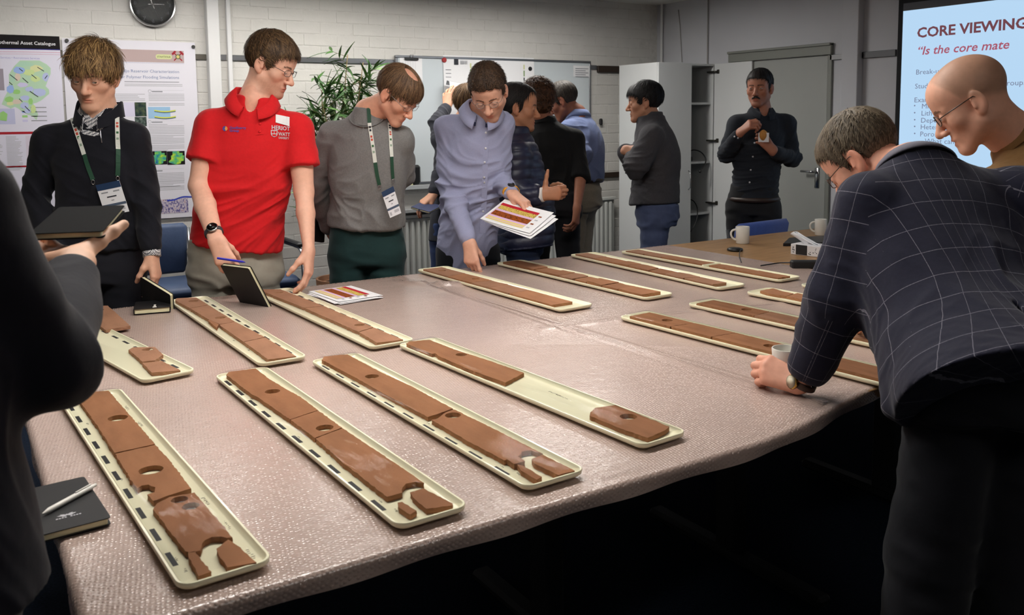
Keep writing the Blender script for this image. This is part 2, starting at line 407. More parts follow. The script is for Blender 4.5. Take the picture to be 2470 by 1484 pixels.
# ------------------------------------------------------------------ hands
FING = [(.030, .094, .002, .044, .026, .022, .0098), (.010, .099, .004, .049, .030, .023, .0100), (-.010, .095, .003, .045, .028, .022, .0094), (-.028, .086, 0, .035, .021, .019, .0082)]
def hand_prims(side, curl=(.3, .35, .4, .45), spread=.06, thumb=(.6, .25, .3), sc=1.0, fold=None):
    """list of (a, b, ra, rb, k) in hand coordinates: y to the fingers, -z to the palm side, thumb on +x for side=+1.
    curl = bend in radians per joint for index..little; thumb = (outward angle, towards the palm, bend)"""
    out = []; J = {}
    W0 = np.array([0, 0, 0.0])
    for i, (x, y, z, l1, l2, l3, r) in enumerate(FING):
        base = np.array([x, y, z]); c = curl[i]; c = c if isinstance(c, (tuple, list)) else (c, c * 1.15, c * .8)
        out.append((np.array([x * .55, .012, 0]), base, .0150, .0118, .016))
        p = base; ang = 0; sa = x / .03 * spread
        for l, cc, ra, rb in ((l1, c[0], r * 1.08, r), (l2, c[1], r, r * .93), (l3, c[2], r * .93, r * .78)):
            ang += cc; d = np.array([math.sin(sa) * math.cos(ang), math.cos(sa) * math.cos(ang), -math.sin(ang)]); q = p + d * l
            out.append((p, q, ra, rb, .005)); p = q
        J['tip%d' % i] = p; J['nail%d' % i] = (p, d)
    oa, pa, bend = thumb
    p = np.array([.016, .018, -.006]); d = np.array([math.sin(oa) * math.cos(pa), math.cos(oa) * math.cos(pa), -math.sin(pa)])
    q = p + d * .047; out.append((p, q, .0165, .0135, .016)); ax = nrm(np.cross(d, np.array([0, 0, -1.0]) + .3 * np.array([-1, 0, 0])))
    for l, ra, rb in ((.036, .0118, .0105), (.029, .0106, .0085)):
        inw = nrm(np.array([-.75, .35, -.55])); d = nrm(d * math.cos(bend) + nrm(inw - d * (inw @ d)) * math.sin(bend)); p = q; q = p + d * l; out.append((p, q, ra, rb, .007))
    J['thumb'] = q
    fl = np.array([side * sc, sc, sc])
    return [(a * fl, b * fl, ra * sc, rb * sc, k) for a, b, ra, rb, k in out], {k: (v * fl if not isinstance(v, tuple) else v[0] * fl) for k, v in J.items()}
def put_hand(sd, prims, wrist, R):
    for a, b, ra, rb, k in prims: sd.cone(wrist + R @ a, wrist + R @ b, ra, rb, k)
# ------------------------------------------------------------------ heads (local: x to the person's right, y forward, z up, origin between the ears)
def head_sdf(h=.0030, p=None, neck=None, nr=(.058, .062)):
    p = p or {}; g = lambda k, d: p.get(k, d)
    lo = np.array([-.115, -.125, -.16]); hi = np.array([.115, .15, .145])
    if neck is not None: lo = np.minimum(lo, np.asarray(neck) - .085); hi = np.maximum(hi, np.asarray(neck) + .085)
    s = Sdf(lo, hi, h); jw = g('jaw', 1.0); nz = g('nose', 1.0)
    s.ell((0, -.014, .042), (.077, .098, .084), k=0)
    s.ell((0, .040, .046), (.063, .052, .056), k=.03)
    s.ell((0, .040, -.022), (.060 * jw, .048, .066), k=.03)
    for e in (-1, 1):
        s.ell((e * .046, .052, -.020), (.020, .022, .018), k=.025)
        s.cone((e * .056 * jw, .004, -.052), (e * .018 * jw, .068, -.098), .018, .017, k=.03)
        s.cone((e * .006, .083, .024), (e * .046, .066, .020), .0085, .008, k=.014)
    s.ell((0, .076, -.100), (.024, .018, .016), k=.022)
    s.ell((0, .066, -.062), (.030, .026, .026), k=.02)
    for e in (-1, 1): s.ell((e * .033, .096, .004), (.020, .017, .012), k=.014, op='sub')
    s.cone((0, .085, .012), (0, .108 * (1 + .04 * (nz - 1)), -.026), .0075, .0115 * nz, k=.012)
    s.ell((0, .112 + .006 * (nz - 1), -.033), (.0125 * nz, .012 * nz, .0105 * nz), k=.008)
    for e in (-1, 1):
        s.ell((e * .0135 * nz, .099, -.036), (.0085, .011, .008), k=.007)
        s.ell((e * .0075, .104, -.0455), (.004, .006, .004), k=.003, op='sub')
        # eye lids
        s.ell((e * .033, .0775, .004), (.0152, .0148, .0142), k=.004)
        op = g('open', .0042)
        if op > 0: s.ell((e * .033, .093, .004 + g('lid', 0)), (.0125, .012, op), k=.002, op='sub')
    mo = g('mouth', 0)
    s.ell((0, .0885, -.0640 + mo * .4), (.0225, .0085, .0052), k=.006); s.ell((0, .0865, -.0735 - mo), (.0195, .009, .0062), k=.006)
    s.ell((0, .0965, -.0685 - mo * .3), (.021, .007, .0011 + mo * .9), k=.002, op='sub')
    for e in (-1, 1):
        Re = np.array([[math.cos(.35 * e), math.sin(.35 * e), 0], [-math.sin(.35 * e), math.cos(.35 * e), 0], [0, 0, 1]])
        s.ell((e * .081, -.012, -.002), (.0075, .019, .032), Re, k=.006)
        s.ell((e * .079, -.004, -.028), (.007, .010, .012), Re, k=.008)
        s.ell((e * .0895, -.008, .004), (.006, .011, .021), Re, k=.004, op='sub')
        s.cone((e * .077, .000, .000), (e * .0825, .004, -.012), .0065, .005, k=.005)
    if neck is not None:
        n = np.asarray(neck, float); s.cone((0, -.018, -.045), n * .55 + np.array([0, -.014, -.06]) * .45, nr[0], nr[0] * .98, k=.03); s.cone(n * .55 + np.array([0, -.014, -.06]) * .45, n, nr[0] * .98, nr[1], k=.02)
    return s
def head_paint(V, tone, p=None):
    """vertex colours in head coordinates: lips, cheeks, brows, stubble are the skin's own colours"""
    p = p or {}; C = np.repeat(np.asarray(tone, float)[None, :3], len(V), 0); x, y, z = V.T; ax = np.abs(x)
    def bl(w, col):
        nonlocal C
        w = np.clip(w, 0, 1)[:, None]; C = C * (1 - w) + np.asarray(col)[None, :3] * w
    red = np.array(tone[:3]) * np.array([1.0, .76, .72])
    g = lambda cx, cy, cz, rx, ry, rz: np.exp(-(((ax - cx) / rx) ** 2 + ((y - cy) / ry) ** 2 + ((z - cz) / rz) ** 2))
    bl(g(.042, .075, -.03, .022, .03, .018) * .30 * p.get('red', 1), red); bl(g(0, .112, -.034, .014, .02, .014) * .40 * p.get('red', 1), red); bl(np.where(ax > .078, .35, 0) * p.get('red', 1), red)
    if p.get('beard', 0) > 0:
        w = np.clip((-.035 - z) / .03, 0, 1) * np.clip((y - .0) / .03, 0, 1) * np.clip((z + .118) / .012, 0, 1); w = np.maximum(w, g(0, .1, -.052, .03, .02, .008) * 1.0)
        w = w * (.65 + .35 * vnoise(V * 500, 3)); bl(w * p['beard'], p.get('beardcol', (.06, .04, .03)))
    if p.get('shave', 0) > 0:
        w = np.clip((z - np.interp(y, [-.12, -.02, .02, .05, .07], [-.05, -.0, .02, .08, .12])) / .02, 0, 1) * np.clip((.075 - y) / .05, 0, 1); bl(w * p['shave'], p.get('shavecol', (.12, .09, .07)))
    bl(np.where((np.abs(z + .0690 - 0) < .0105) & (ax < .023) & (y > .078), .75, 0) * np.clip(1.25 - ax / .021, 0, 1), np.array(tone[:3]) * np.array([.86, .5, .46]))
    zb = .0235 + .004 * np.sin(np.clip((ax - .012) / .038, 0, 1) * 3.1); w = (np.abs(z - zb) < .0042 - .0018 * np.clip((ax - .02) / .03, 0, 1)) & (ax > .012) & (ax < .05) & (y > .055)
    bl(w * .85, p.get('brow', (.035, .022, .014)))
    return C
def hair_sdf(style, h=.0032):
    g = style.get
    s = Sdf((-.13, -.15, -.13), (.13, .13, .17), h)
    t = g('t', .012); tt = g('top', .018); tb = g('back', .014); tf = g('front', .006)
    s.ell((0, -.014 - (tb - tf) / 2, .042 + (tt - t) / 2), (.077 + t, .098 + (tb + tf) / 2, .084 + (tt + t) / 2), k=0)
    s.ell((0, .036, .050), (.064 + t * .8, .054 + tf, .054 + tt), k=.02)
    if g('nape', 0): s.ell((0, -.055, -.035), (.06, .045, .05), k=.02)
    zy = g('line', ([-.15, -.055, -.03, -.024, .010, .014, .028, .034, .052, .07, .10], [-.075, -.068, -.035, .036, .036, -.012, -.012, .03, .05, .066, .074]))
    nx = g('mid', 0)
    def keep(X, Y, Z):
        zl = np.interp(Y.ravel(), zy[0], zy[1]).reshape(Y.shape).astype(np.float32) - nx * np.exp(-(X / .04) ** 2) * (Y > .03)
        return (zl - Z) * .55
    s.put((-.13, -.15, -.13), (.13, .13, .17), lambda X, Y, Z: -np.broadcast_to(keep(X, Y, Z), s.D.shape), .008, 'sub')
    if g('bald'):
        c, r = g('bald'); s.ell(c, r, k=.004, op='sub')
    return s
def hair_locks(V, N, style, n, seed):
    """tapered locks lying along the hair surface; returns V, F, colours"""
    rg = np.random.default_rng(seed); crown = np.array(style.get('crown', (0.01, -.045, .12))); L0, L1 = style.get('len', (.03, .05)); w = style.get('w', .0032)
    lift = style.get('lift', .12); comb = np.array(style.get('comb', (0, 0, 0))); i = rg.integers(0, len(V), n); P = V[i].copy(); Nn = N[i]; steps = 5
    up = Nn[:, 2] > -.4; P, Nn = P[up], Nn[up]; n = len(P); L = rg.uniform(L0, L1, n)
    d = P - crown; d = d / (np.linalg.norm(d, axis=1)[:, None] + 1e-6) + comb + rg.normal(0, style.get('mess', .25), (n, 3)); P = P - Nn * .002
    c0 = np.array([0, -.01, .035]); path = [P.copy()]; nn = Nn.copy()
    for k in range(steps):
        t = d - nn * (d * nn).sum(1)[:, None]; t /= np.linalg.norm(t, axis=1)[:, None] + 1e-9
        P = P + (t + nn * (lift - .28 * k / steps * style.get('hug', 1)))* (L / steps)[:, None]; q = P - c0; nn = .5 * nn + .5 * q / np.linalg.norm(q, axis=1)[:, None]; nn /= np.linalg.norm(nn, axis=1)[:, None]; path.append(P.copy())
    path = np.stack(path, 1); T = np.gradient(path, axis=1); T /= np.linalg.norm(T, axis=2)[..., None] + 1e-9
    B = np.cross(T, np.repeat(nn[:, None], steps + 1, 1)); B /= np.linalg.norm(B, axis=2)[..., None] + 1e-9; U = np.cross(B, T)
    ww = (w * rg.uniform(.7, 1.3, n))[:, None, None] * np.array([.6, 1, 1, .85, .55, .08])[None, :, None]
    VV = np.stack([path + B * ww, path + U * ww * .55, path - B * ww], 2); m = 3 * (steps + 1)
    base = np.arange(n)[:, None, None] * m; Fq = []
    for k in range(steps):
        for a in (0, 1): Fq.append(np.stack([base[:, 0, 0] + 3 * k + a, base[:, 0, 0] + 3 * k + a + 1, base[:, 0, 0] + 3 * k + 4 + a, base[:, 0, 0] + 3 * k + 3 + a], 1))
    c1, c2 = np.array(style['col'][0][:3]), np.array(style['col'][1][:3]); u = rg.random(n) ** 1.4
    C = np.repeat(c1[None] * (1 - u[:, None]) + c2[None] * u[:, None], m, 0)
    return VV.reshape(-1, 3), np.concatenate(Fq), C
# ------------------------------------------------------------------ the room
M_wall = mat('wall_paint', S(205, 203, 198), .75, spec=.3, noise=(3, .03), bump=(90, .12, .002))
M_brick = mat('painted_brick', S(206, 204, 199), .7, spec=.3, noise=(9, .03), bump=(70, .35, .003), bump2=(14, .2, .004))
M_wall_r = mat('wall_plaster', S(188, 189, 194), .8, spec=.25, noise=(2, .03), bump=(120, .1, .002))
M_white = mat('white_paint', S(214, 214, 214), .5, noise=(4, .02))
M_alu = mat('aluminium', S(150, 152, 156), .32, 1.0, noise=(8, .08, 3, (.2, 1, 8)))
M_steel = mat('chrome', S(190, 190, 192), .15, 1.0)
M_black = mat('black_plastic', S(20, 20, 22), .45, noise=(20, .1))
def struct(name, mb, m, parent=None, smooth=False): return tag(mb.obj(name, m, parent, smooth), kind=None if parent else 'structure')
X0, X1, Y0, Y1 = ROOM_X0, ROOM_X1, ROOM_Y0, ROOM_Y1
struct('floor', MB().box((X0 - .1, Y0 - .1, -.1), (X1 + .1, Y1 + .1, 0)), mat('navy_carpet', S(30, 40, 56), .95, spec=.1, noise=(120, .35, 5), bump=(500, .6, .004)))
struct('ceiling', MB().box((X0 - .1, Y0 - .1, CEIL), (X1 + .1, Y1 + .1, CEIL + .1)), mat('ceiling_white', S(214, 212, 206), .85, noise=(5, .03), bump=(160, .2, .002)))
struct('wall_left', MB().box((X0 - .1, Y0, 0), (X0, Y1, CEIL)), M_wall)
struct('wall_front', MB().box((X0, Y0 - .1, 0), (X1, Y0, CEIL)), M_wall)
wr_ = struct('wall_right', MB().box((X1, Y0, 0), (X1 + .1, Y1 + .1, CEIL)), M_wall_r)
wb = struct('wall_back', MB().box((X0, Y1 - .0022, 0), (X1, Y1 + .12, CEIL)), mat('brick_joint', S(203, 201, 196), .9, noise=(30, .08), bump=(60, .4, .004)))
bh, bl, gap = .0885, .262, .005; brick_me = None; rest = MB(); nb = 0
bm_ = []
for c in range(int(CEIL / bh) + 1):
    for k in range(-2, 24):
        x0 = -.2 + k * bl + (bl / 2 if c % 2 else 0); z0 = c * bh
        xa, xb = x0 + gap / 2, x0 + bl - gap / 2; zb = min(z0 + bh - gap, CEIL)
        if zb - z0 < .02 or xa < X0 or xb > X1: continue
        bm_.append((xa, xb, z0, zb))
brick_me = MB().box((-(bl - gap) / 2, -.006, -(bh - gap) / 2), ((bl - gap) / 2, .010, (bh - gap) / 2), bev=.003).mesh('brick'); brick_me.materials.append(M_brick)
def vis(b):
    u, v, z = px(((b[0] + b[1]) / 2, Y1, (b[2] + b[3]) / 2)); return 0 if not (-60 < u < 1620 and -60 < v < 640) else 1 / z
order = sorted(range(len(bm_)), key=lambda i: -vis(bm_[i])); RB = random.Random(3)
for n, i in enumerate(order):
    xa, xb, z0, zb = bm_[i]; dy = RB.uniform(-.0014, .0014)
    if n < 300 and vis(bm_[i]) > 0 and zb - z0 > .07:
        o = link('brick', brick_me, None, wb, ((xa + xb) / 2, Y1 + .002 + dy, (z0 + zb) / 2)); o.rotation_euler = (RB.uniform(-.012, .012), RB.uniform(-.004, .004), RB.uniform(-.004, .004))
    else: rest.box((xa, Y1 - .004 + dy, z0), (xb, Y1 + .014, zb), bev=.0035)
tag(rest.obj('brick_courses', M_brick, wb), kind='stuff')
# posts and rails on the back wall
xp = [ony(u, 40, Y1)[0] for u in (492.6, 523, 541, 552)]
struct('trim_1', MB().box((xp[0], Y1 - .075, 0), (xp[1] - .004, Y1, CEIL), bev=.004), M_white)
struct('trim_2', MB().box((xp[2] + .006, Y1 - .035, 0), (xp[3] + .004, Y1, CEIL), bev=.004), M_white)
zr = 1.93
for i, (xa, xb, m) in enumerate(((-1.2, xp[0], mat('rail_brown_grey', S(104, 100, 92), .45, .7)), (xp[1], xp[2], mat('rail_grey', S(110, 110, 112), .5, .6)), (xp[3] + .012, 5.05, M_alu))):
    struct('trim_%d' % (3 + i), MB().box((xa, Y1 - .012, zr - .018), (xb, Y1 - .004, zr + .018), bev=.002).box((xa, Y1 - .017, zr - .020), (xb, Y1 - .004, zr - .014), bev=.001), m)
struct('trim_6', MB().box((4.98, Y1 - .03, .915), (5.32, Y1 - .004, .965), bev=.003), mat('dark_brown_wood', S(48, 36, 28), .6))
struct('trim_7', MB().box((5.05, Y1 - .03, 1.885), (5.32, Y1 - .004, 1.945), bev=.003), MATS['dark_brown_wood'])
# rails and post on the right wall
for i, (ya, yb, z0, z1, m) in enumerate(((4.19, 4.49, 1.893, 1.932, mat('rail_light', S(150, 150, 152), .55, .4)), (3.93, 4.21, 1.888, 1.935, mat('rail_dark', S(84, 84, 86), .5, .5)))):
    struct('trim_%d' % (8 + i), MB().box((X1 - .02, ya, z0), (X1, yb, z1), bev=.002), m)
struct('trim_10', MB().box((X1 - .07, 4.205, 0), (X1, 4.345, CEIL), bev=.004), M_wall_r)
struct('trim_11', MB().tube([(X1 - .03, Y1 - .10, 1.9), (X1 - .03, Y1 - .10, CEIL)], .012, 8), M_white)
struct('trim_12', MB().tube([(X1 - .012, 5.80, 1.9), (X1 - .012, 5.80, CEIL)], .006, 6), mat('cable_grey', S(150, 148, 146), .6))
struct('trim_13', MB().tube([onx(1645, 150, X1 - .006), onx(1640, 60, X1 - .006), onx(1636, 24, X1 - .006)], .004, 6), MATS['cable_grey'])
struct('baseboard_back', MB().box((X0, Y1 - .015, 0), (X1, Y1 - .005, .09)), mat('skirting', S(90, 92, 96), .6)); struct('baseboard_right', MB().box((X1 - .012, Y0, 0), (X1, 4.45, .09)), MATS['skirting'])
# door in the right wall
dy0, dy1, dz = 4.50, 5.44, 1.93
d = struct('door_1', MB().box((X1 - .012, dy0 + .01, .005), (X1 - .002, dy1, dz), bev=.003), mat('door_grey', S(150, 152, 148), .55, noise=(3, .02)))
fr_ = MB()
fr_.box((X1 - .035, dy0 - .03, dz + .005), (X1, dy1 + .09, dz + .09), bev=.003).box((X1 - .05, dy0 - .03, dz + .075), (X1, dy1 + .09, dz + .095), bev=.003); fr_.box((X1 - .02, dy0 - .03, 0), (X1, dy0 + .006, dz + .005), bev=.003)
fr_.obj('door_frame', mat('door_frame_grey', S(122, 124, 118), .5), d)
hy, hz = dy0 + .085, 1.03
hd_ = MB().box((X1 - .022, hy - .02, hz - .13), (X1 - .010, hy + .02, hz + .03), bev=.004); hd_.tube([(X1 - .02, hy, hz), (X1 - .06, hy, hz), (X1 - .062, hy + .02, hz), (X1 - .062, hy + .12, hz)], .009, 8).obj('door_handle', M_steel, d, True)
# ceiling lamps
M_em = mat('lamp_diffuser', (1, 1, 1, 1), .5, emit=((*LAMP_COL, 1), 1.0))
for i, (x, y, e) in enumerate(LAMPS):
    me_ = bpy.data.materials.new('lamp_glow_%d' % i); me_.use_nodes = True; b_ = me_.node_tree.nodes['Principled BSDF']; b_.inputs['Emission Color'].default_value = (*LAMP_COL, 1); b_.inputs['Emission Strength'].default_value = e
    pos = ['over the posters, left', 'by the back wall, middle', 'by the back wall, right', 'over the trays, left', 'over the trays, right', 'behind the camera'][i]
    L_ = empty('ceiling_light', 'long white ceiling lamp panel ' + pos, 'ceiling lamp', (x, y, CEIL), 'ceiling lamp panels')
    f_ = MB()
    for a_, b2 in (((-.62, -.10), (.62, -.085)), ((-.62, .085), (.62, .10)), ((-.62, -.085), (-.605, .085)), ((.605, -.085), (.62, .085))): f_.box((*a_, -.035), (*b2, 0), bev=.003)
    f_.obj('frame', M_white, L_); MB().box((-.605, -.085, -.026), (.605, .085, -.012)).obj('diffuser', me_, L_)
# sensor box on the ceiling by the corner
sp_ = onz(1674, 6, CEIL); q = empty('ceiling_sensor', 'white box fitted to the ceiling near the corner above the cabinet', 'sensor', sp_)
MB().box((-.12, -.12, -.045), (.12, .12, -.004), bev=.02).obj('housing', M_white, q); MB().box((-.13, -.13, -.006), (.13, .13, 0), bev=.004).obj('base_plate', mat('grey_plastic', S(120, 120, 120), .6), q)
# ------------------------------------------------------------------ radiators
def radiator(label, x0, x1, z0, z1):
    q = empty('radiator', label, 'radiator', (x0, Y1 - .10, 0)); n = int((x1 - x0) / .052); mb = MB()
    mb.box((0, .012, z0), (x1 - x0, .02, z1), bev=.004); me = MB().box((-.018, -.014, z0 + .03), (.018, .014, z1 - .03), bev=.010).mesh('rib'); me.materials.append(M_rad)
    mb.obj('panel', M_rad, q)
    for k in range(n): link('rib', me, None, q, (.03 + k * .052, .004, 0))
    MB().box((-.004, -.012, z1 - .015), (x1 - x0 + .004, .05, z1 + .012), bev=.004).obj('top_grille', M_rad, q)
    mb = MB(); [mb.box((xx - .015, .02, z0 + .1), (xx + .015, .094, z1 - .1)) for xx in (.2, x1 - x0 - .2)]; mb.obj('bracket', M_rad, q)
    MB().tube([(.02, .03, .0), (.02, .03, z0 + .05)], .009, 8).obj('pipe', M_rad, q)
M_rad = mat('radiator_enamel', S(188, 190, 186), .45, noise=(5, .03))
radiator('white ribbed radiator under the left half of the whiteboard', 3.02, 4.06, .12, .70); radiator('white ribbed radiator beside the tall cabinet', 4.12, 5.19, .12, .73)
struct('trim_14', MB().box((3.0, Y1 - .16, .735), (4.1, Y1 - .004, .765), bev=.004), mat('sill_grey', S(150, 152, 152), .5))
# ------------------------------------------------------------------ whiteboard
bx0, bx1, bz0, bz1 = 3.024, 4.963, .951, 1.983
q = empty('whiteboard', 'large wall-mounted whiteboard with aluminium frame on the back wall', 'whiteboard', (bx0, Y1 - .03, bz0)); w_, h_ = bx1 - bx0, bz1 - bz0
MB().box((.01, 0, .01), (w_ - .01, .012, h_ - .01)).obj('panel', mat('whiteboard_enamel', S(198, 206, 210), .22, noise=(1.5, .02), coat=.3), q)
f_ = MB()
for a_, b2 in (((0, 0), (w_, .02)), ((0, h_ - .02), (w_, h_)), ((0, .02), (.02, h_ - .02)), ((w_ - .02, .02), (w_, h_ - .02))): f_.box((a_[0], -.008, a_[1]), (b2[0], .026, b2[1]), bev=.004)
f_.obj('frame', M_alu, q); MB().box((.02, -.07, -.035), (w_ - .02, .02, -.012), bev=.004).box((.02, -.072, -.035), (w_ - .02, -.064, .0), bev=.002).obj('pen_ledge', mat('ledge_grey', S(170, 174, 176), .5), q)
BY = Y1 - .032
# eraser and marker holder on the board
p0 = ony(974, 400, BY); e = empty('board_eraser', 'cream and black magnetic eraser on the lower left of the whiteboard', 'eraser', (p0[0], BY, p0[2] - .16))
MB().box((.0, -.05, 0), (.055, 0, .165), bev=.004).obj('body', mat('cream_plastic', S(205, 204, 160), .5), e); MB().box((.055, -.062, .008), (.125, -.004, .165), bev=.018).obj('felt_pad', M_black, e)
def disc(name, label, P, r, m, cat, group=None):
    mb = MB().lathe([(0, 0), (r, 0), (r, .008), (r * .85, .012), (0, .012)], 20); mb.xf(np.array([[1, 0, 0], [0, 0, -1], [0, 1, 0]], float)); return tag(mb.obj(name, m, None, auto=40, loc=P), label, cat, group)
disc('magnet', 'round red magnet holding the wall chart', ony(1071, 145, BY), .021, mat('red_plastic', S(150, 30, 30), .4), 'magnet')
disc('magnet', 'round black magnet at the right end of the wall chart', ony(1278, 166, BY), .019, M_black, 'magnet')
k_ = ony(1446, 294, BY + .02); tag(MB().box((-.012, -.03, -.03), (.022, 0, .03), bev=.010).obj('knob', M_black, None, loc=k_), 'black knob on the right edge of the whiteboard', 'knob')
# papers on the board
M_paper = mat('paper', S(226, 226, 228), .8)
INK = [mat('ink_dark', S(40, 42, 50), .8), mat('ink_grey', S(140, 142, 148), .8), mat('ink_faint', S(178, 178, 184), .8)]
def sheet(name, label, cat, x0, z0, x1, z1, y, curl=0, m=M_paper):
    n = 6; P = np.array([[[x, y - curl * (1 - (zz - z0) / (z1 - z0)) ** 3, zz] for x in np.linspace(x0, x1, 4)] for zz in np.linspace(z0, z1, n)]); c = np.array([x0, y, z0]); mb = MB().grid(P - c); mb.grid((P - c + np.array([0, .0008, 0]))[:, ::-1]); return tag(mb.obj(name, m, None, True, loc=c), label, cat)
def lines(parent, name, c, rects, m):
    """thin printed strips (x0,z0,x1,z1) on a vertical print"""
    mb = MB(); [mb.add([[a - c[0], -c[1] + yy, b - c[2]], [a2 - c[0], -c[1] + yy, b - c[2]], [a2 - c[0], -c[1] + yy, b2 - c[2]], [a - c[0], -c[1] + yy, b2 - c[2]]], [(0, 1, 2, 3)]) for a, b, a2, b2, yy in rects]; return mb.obj(name, m, parent)
pa, pb = ony(964, 132, BY), ony(1020, 232, BY)
o = sheet('paper_sheet', 'white list sheet under a black bulldog clip, left side of whiteboard', 'paper', pa[0], pb[2], pb[0], pa[2], BY, .01)
lines(o, 'print', o.location, [(pa[0] + .02 + i * .022, pb[2] + .05, pa[0] + .0215 + i * .022, pa[2] - .05, BY - .012) for i in range(6)], INK[2])
ca, cb = ony(975, 141, BY), ony(1008, 144, BY); c_ = empty('bulldog_clip', 'black bulldog clip on the list sheet', 'clip', (ca[0], BY, ca[2])); MB().box((0, -.016, -.012), (cb[0] - ca[0], -.002, .006), bev=.003).obj('jaw', M_black, c_); MB().tube([((cb[0] - ca[0]) / 2 - .012, -.008, .006), ((cb[0] - ca[0]) / 2 - .014, -.012, .03), ((cb[0] - ca[0]) / 2 + .014, -.012, .03), ((cb[0] - ca[0]) / 2 + .012, -.008, .006)], .002, 6).obj('handle', M_steel, c_)
pa, pb = ony(1383, 158, BY), ony(1425, 186, BY); o = sheet('paper_sheet', 'small printed notice in the upper right corner of the whiteboard', 'paper', pa[0], pb[2], pb[0], pa[2], BY)
lines(o, 'print', o.location, [(pa[0] + .02, pa[2] - .03 - i * .018, pb[0] - .03 - (i % 2) * .03, pa[2] - .024 - i * .018, BY - .003) for i in range(5)], INK[1])
# long chart roll with a curled lower end
pa, pb = ony(1068, 133, BY), ony(1288, 200, BY); n = 18; x0_, x1_ = pa[0], pb[0]; prof = [(0, pa[2]), (-.004, pa[2] - .1), (-.012, pa[2] - .19)]
for k in range(12): a_ = math.pi * .5 - k * .33; prof.append((-.075 + .062 * math.cos(a_ - math.pi / 2 + 1.57) * 0 - .062 * math.sin(k * .30) * .9, pa[2] - .20 + .055 * (1 - math.cos(k * .30)) - .0 * k))
prof += [(-.10, pa[2] - .21), (-.085, pa[2] - .36), (-.05, pa[2] - .52)]
prof = [(0, pa[2]), (-.003, pa[2] - .12), (-.010, pa[2] - .30), (-.018, pa[2] - .52), (-.040, pa[2] - .60), (-.075, pa[2] - .56), (-.095, pa[2] - .42), (-.115, pa[2] - .27), (-.100, pa[2] - .215), (-.062, pa[2] - .205), (-.04, pa[2] - .24)]
P = np.array([[[x - x0_, yy - (.02 * math.sin(3 * (x - x0_)) if i > 3 else 0) * (i / 10), zz - pa[2] - (.16 * (x - x0_) ** 1 * (i > 5))] for x in np.linspace(x0_, x1_, 12)] for i, (yy, zz) in enumerate(prof)])
ch = tag(MB().grid(P).obj('wall_chart', M_paper, None, True, loc=(x0_, BY - .002, pa[2])), 'long paper well-log chart pinned to the whiteboard with its lower end curling up', 'chart')
mb = MB(); RC = random.Random(5)
def cs(x, z, w, h, mbx): mbx.add([[x, -.006, z], [x + w, -.006, z], [x + w, -.006, z + h], [x, -.006, z + h]], [(0, 1, 2, 3)])
m1, m2, m3, m4 = MB(), MB(), MB(), MB(); cs(.10, -.075, .04, .045, m1); [cs(.02, -.12 - k * .03, .05, .006, m2) for k in range(14)]
for k in range(5): cs(.16 + k * .014, -.07, .007, .03, m2)
for xx in (.25, .34, .78): cs(xx, -.16, .012, .05, m3); cs(xx, -.20, .012, .03, m1); cs(xx, -.10, .012, .04, m4)
for m_, mm in ((m1, INK[0]), (m2, INK[1]), (m3, mat('ink_green', S(120, 150, 96), .8)), (m4, mat('ink_yellow', S(200, 204, 150), .8))): m_.obj('print', mm, ch)
ql = lambda i, f: P[i] * (1 - f) + P[i + 1] * f
for u0_, m_ in ((.22, MATS['ink_yellow']), (.42, mat('ink_pink', S(206, 170, 196), .8)), (.70, INK[0]), (.79, MATS['ink_green'])):
    jj = u0_ * 11; j0 = int(jj); mb = MB(); w = .03 if m_ is not INK[0] else .006
    col = np.array([P[i, j0] * (1 - (jj - j0)) + P[i, j0 + 1] * (jj - j0) for i in range(5, 10)]) + np.array([0, -.004, .002]); mb.grid(np.stack([col, col + np.array([w, 0, 0])], 1)).obj('print_band', m_, ch)
# ------------------------------------------------------------------ tall cabinet
xc0, xc1, yf, yb, zt = ony(1585, 150, 5.70)[0], X1 - .015, 5.70, 6.20, ony(1585, 150, 5.70)[2]; xm = ony(1664, 300, 5.70)[0]
M_cab = mat('cabinet_white', S(206, 208, 208), .45, noise=(2, .015)); T_ = .019
q = empty('cabinet', 'tall white storage cabinet in the corner with its right door wide open', 'cabinet', (xc0, yf, 0)); W_ = xc1 - xc0; D_ = yb - yf
MB().box((0, .002, 0), (T_, D_, zt), bev=.002).obj('side_panel', M_cab, q); MB().box((W_ - T_, .002, 0), (W_, D_, zt), bev=.002).obj('side_panel', M_cab, q); MB().box((T_, .002, zt - T_), (W_ - T_, D_, zt), bev=.002).obj('top_panel', M_cab, q)
MB().box((T_, D_ - .01, 0), (W_ - T_, D_, zt - T_)).obj('back_panel', M_cab, q); MB().box((T_, .01, .06), (W_ - T_, D_ - .01, .08)).obj('bottom_panel', M_cab, q)
shz = [ony(1700, v, 5.72)[2] for v in (247, 389, 512)]
for z_ in shz: MB().box((T_, .03, z_ - .02), (W_ - T_, D_ - .01, z_), bev=.002).obj('shelf', M_cab, q)
dl = MB().box((0, -.02, .03), (xm - xc0, 0, zt), bev=.002).obj('door', M_cab, q); MB().tube([(xm - xc0 - .03, -.02, ony(1650, 458, yf)[2]), (xm - xc0 - .03, -.045, ony(1650, 452, yf)[2]), (xm - xc0 - .03, -.045, ony(1650, 418, yf)[2]), (xm - xc0 - .03, -.02, ony(1650, 412, yf)[2])], .005, 8).obj('handle', M_steel, dl, True)
yd = onx(1815, 165, X1 - .03)[1]; do = MB().box((W_ - .022, yd - yf, .03), (W_ - .003, -.012, zt), bev=.002).obj('door', M_cab, q)
for v in (173, 339, 490):
    z_ = onx(1732, v, X1 - .03)[2]; mb = MB().box((W_ - .030, -.075, z_ - .018), (W_ - .020, -.045, z_ + .018), bev=.004); mb.box((W_ - .055, -.05, z_ - .007), (W_ - .022, .05, z_ + .007), bev=.003); mb.obj('hinge', mat('hinge_metal', S(92, 90, 84), .35, .9), do)
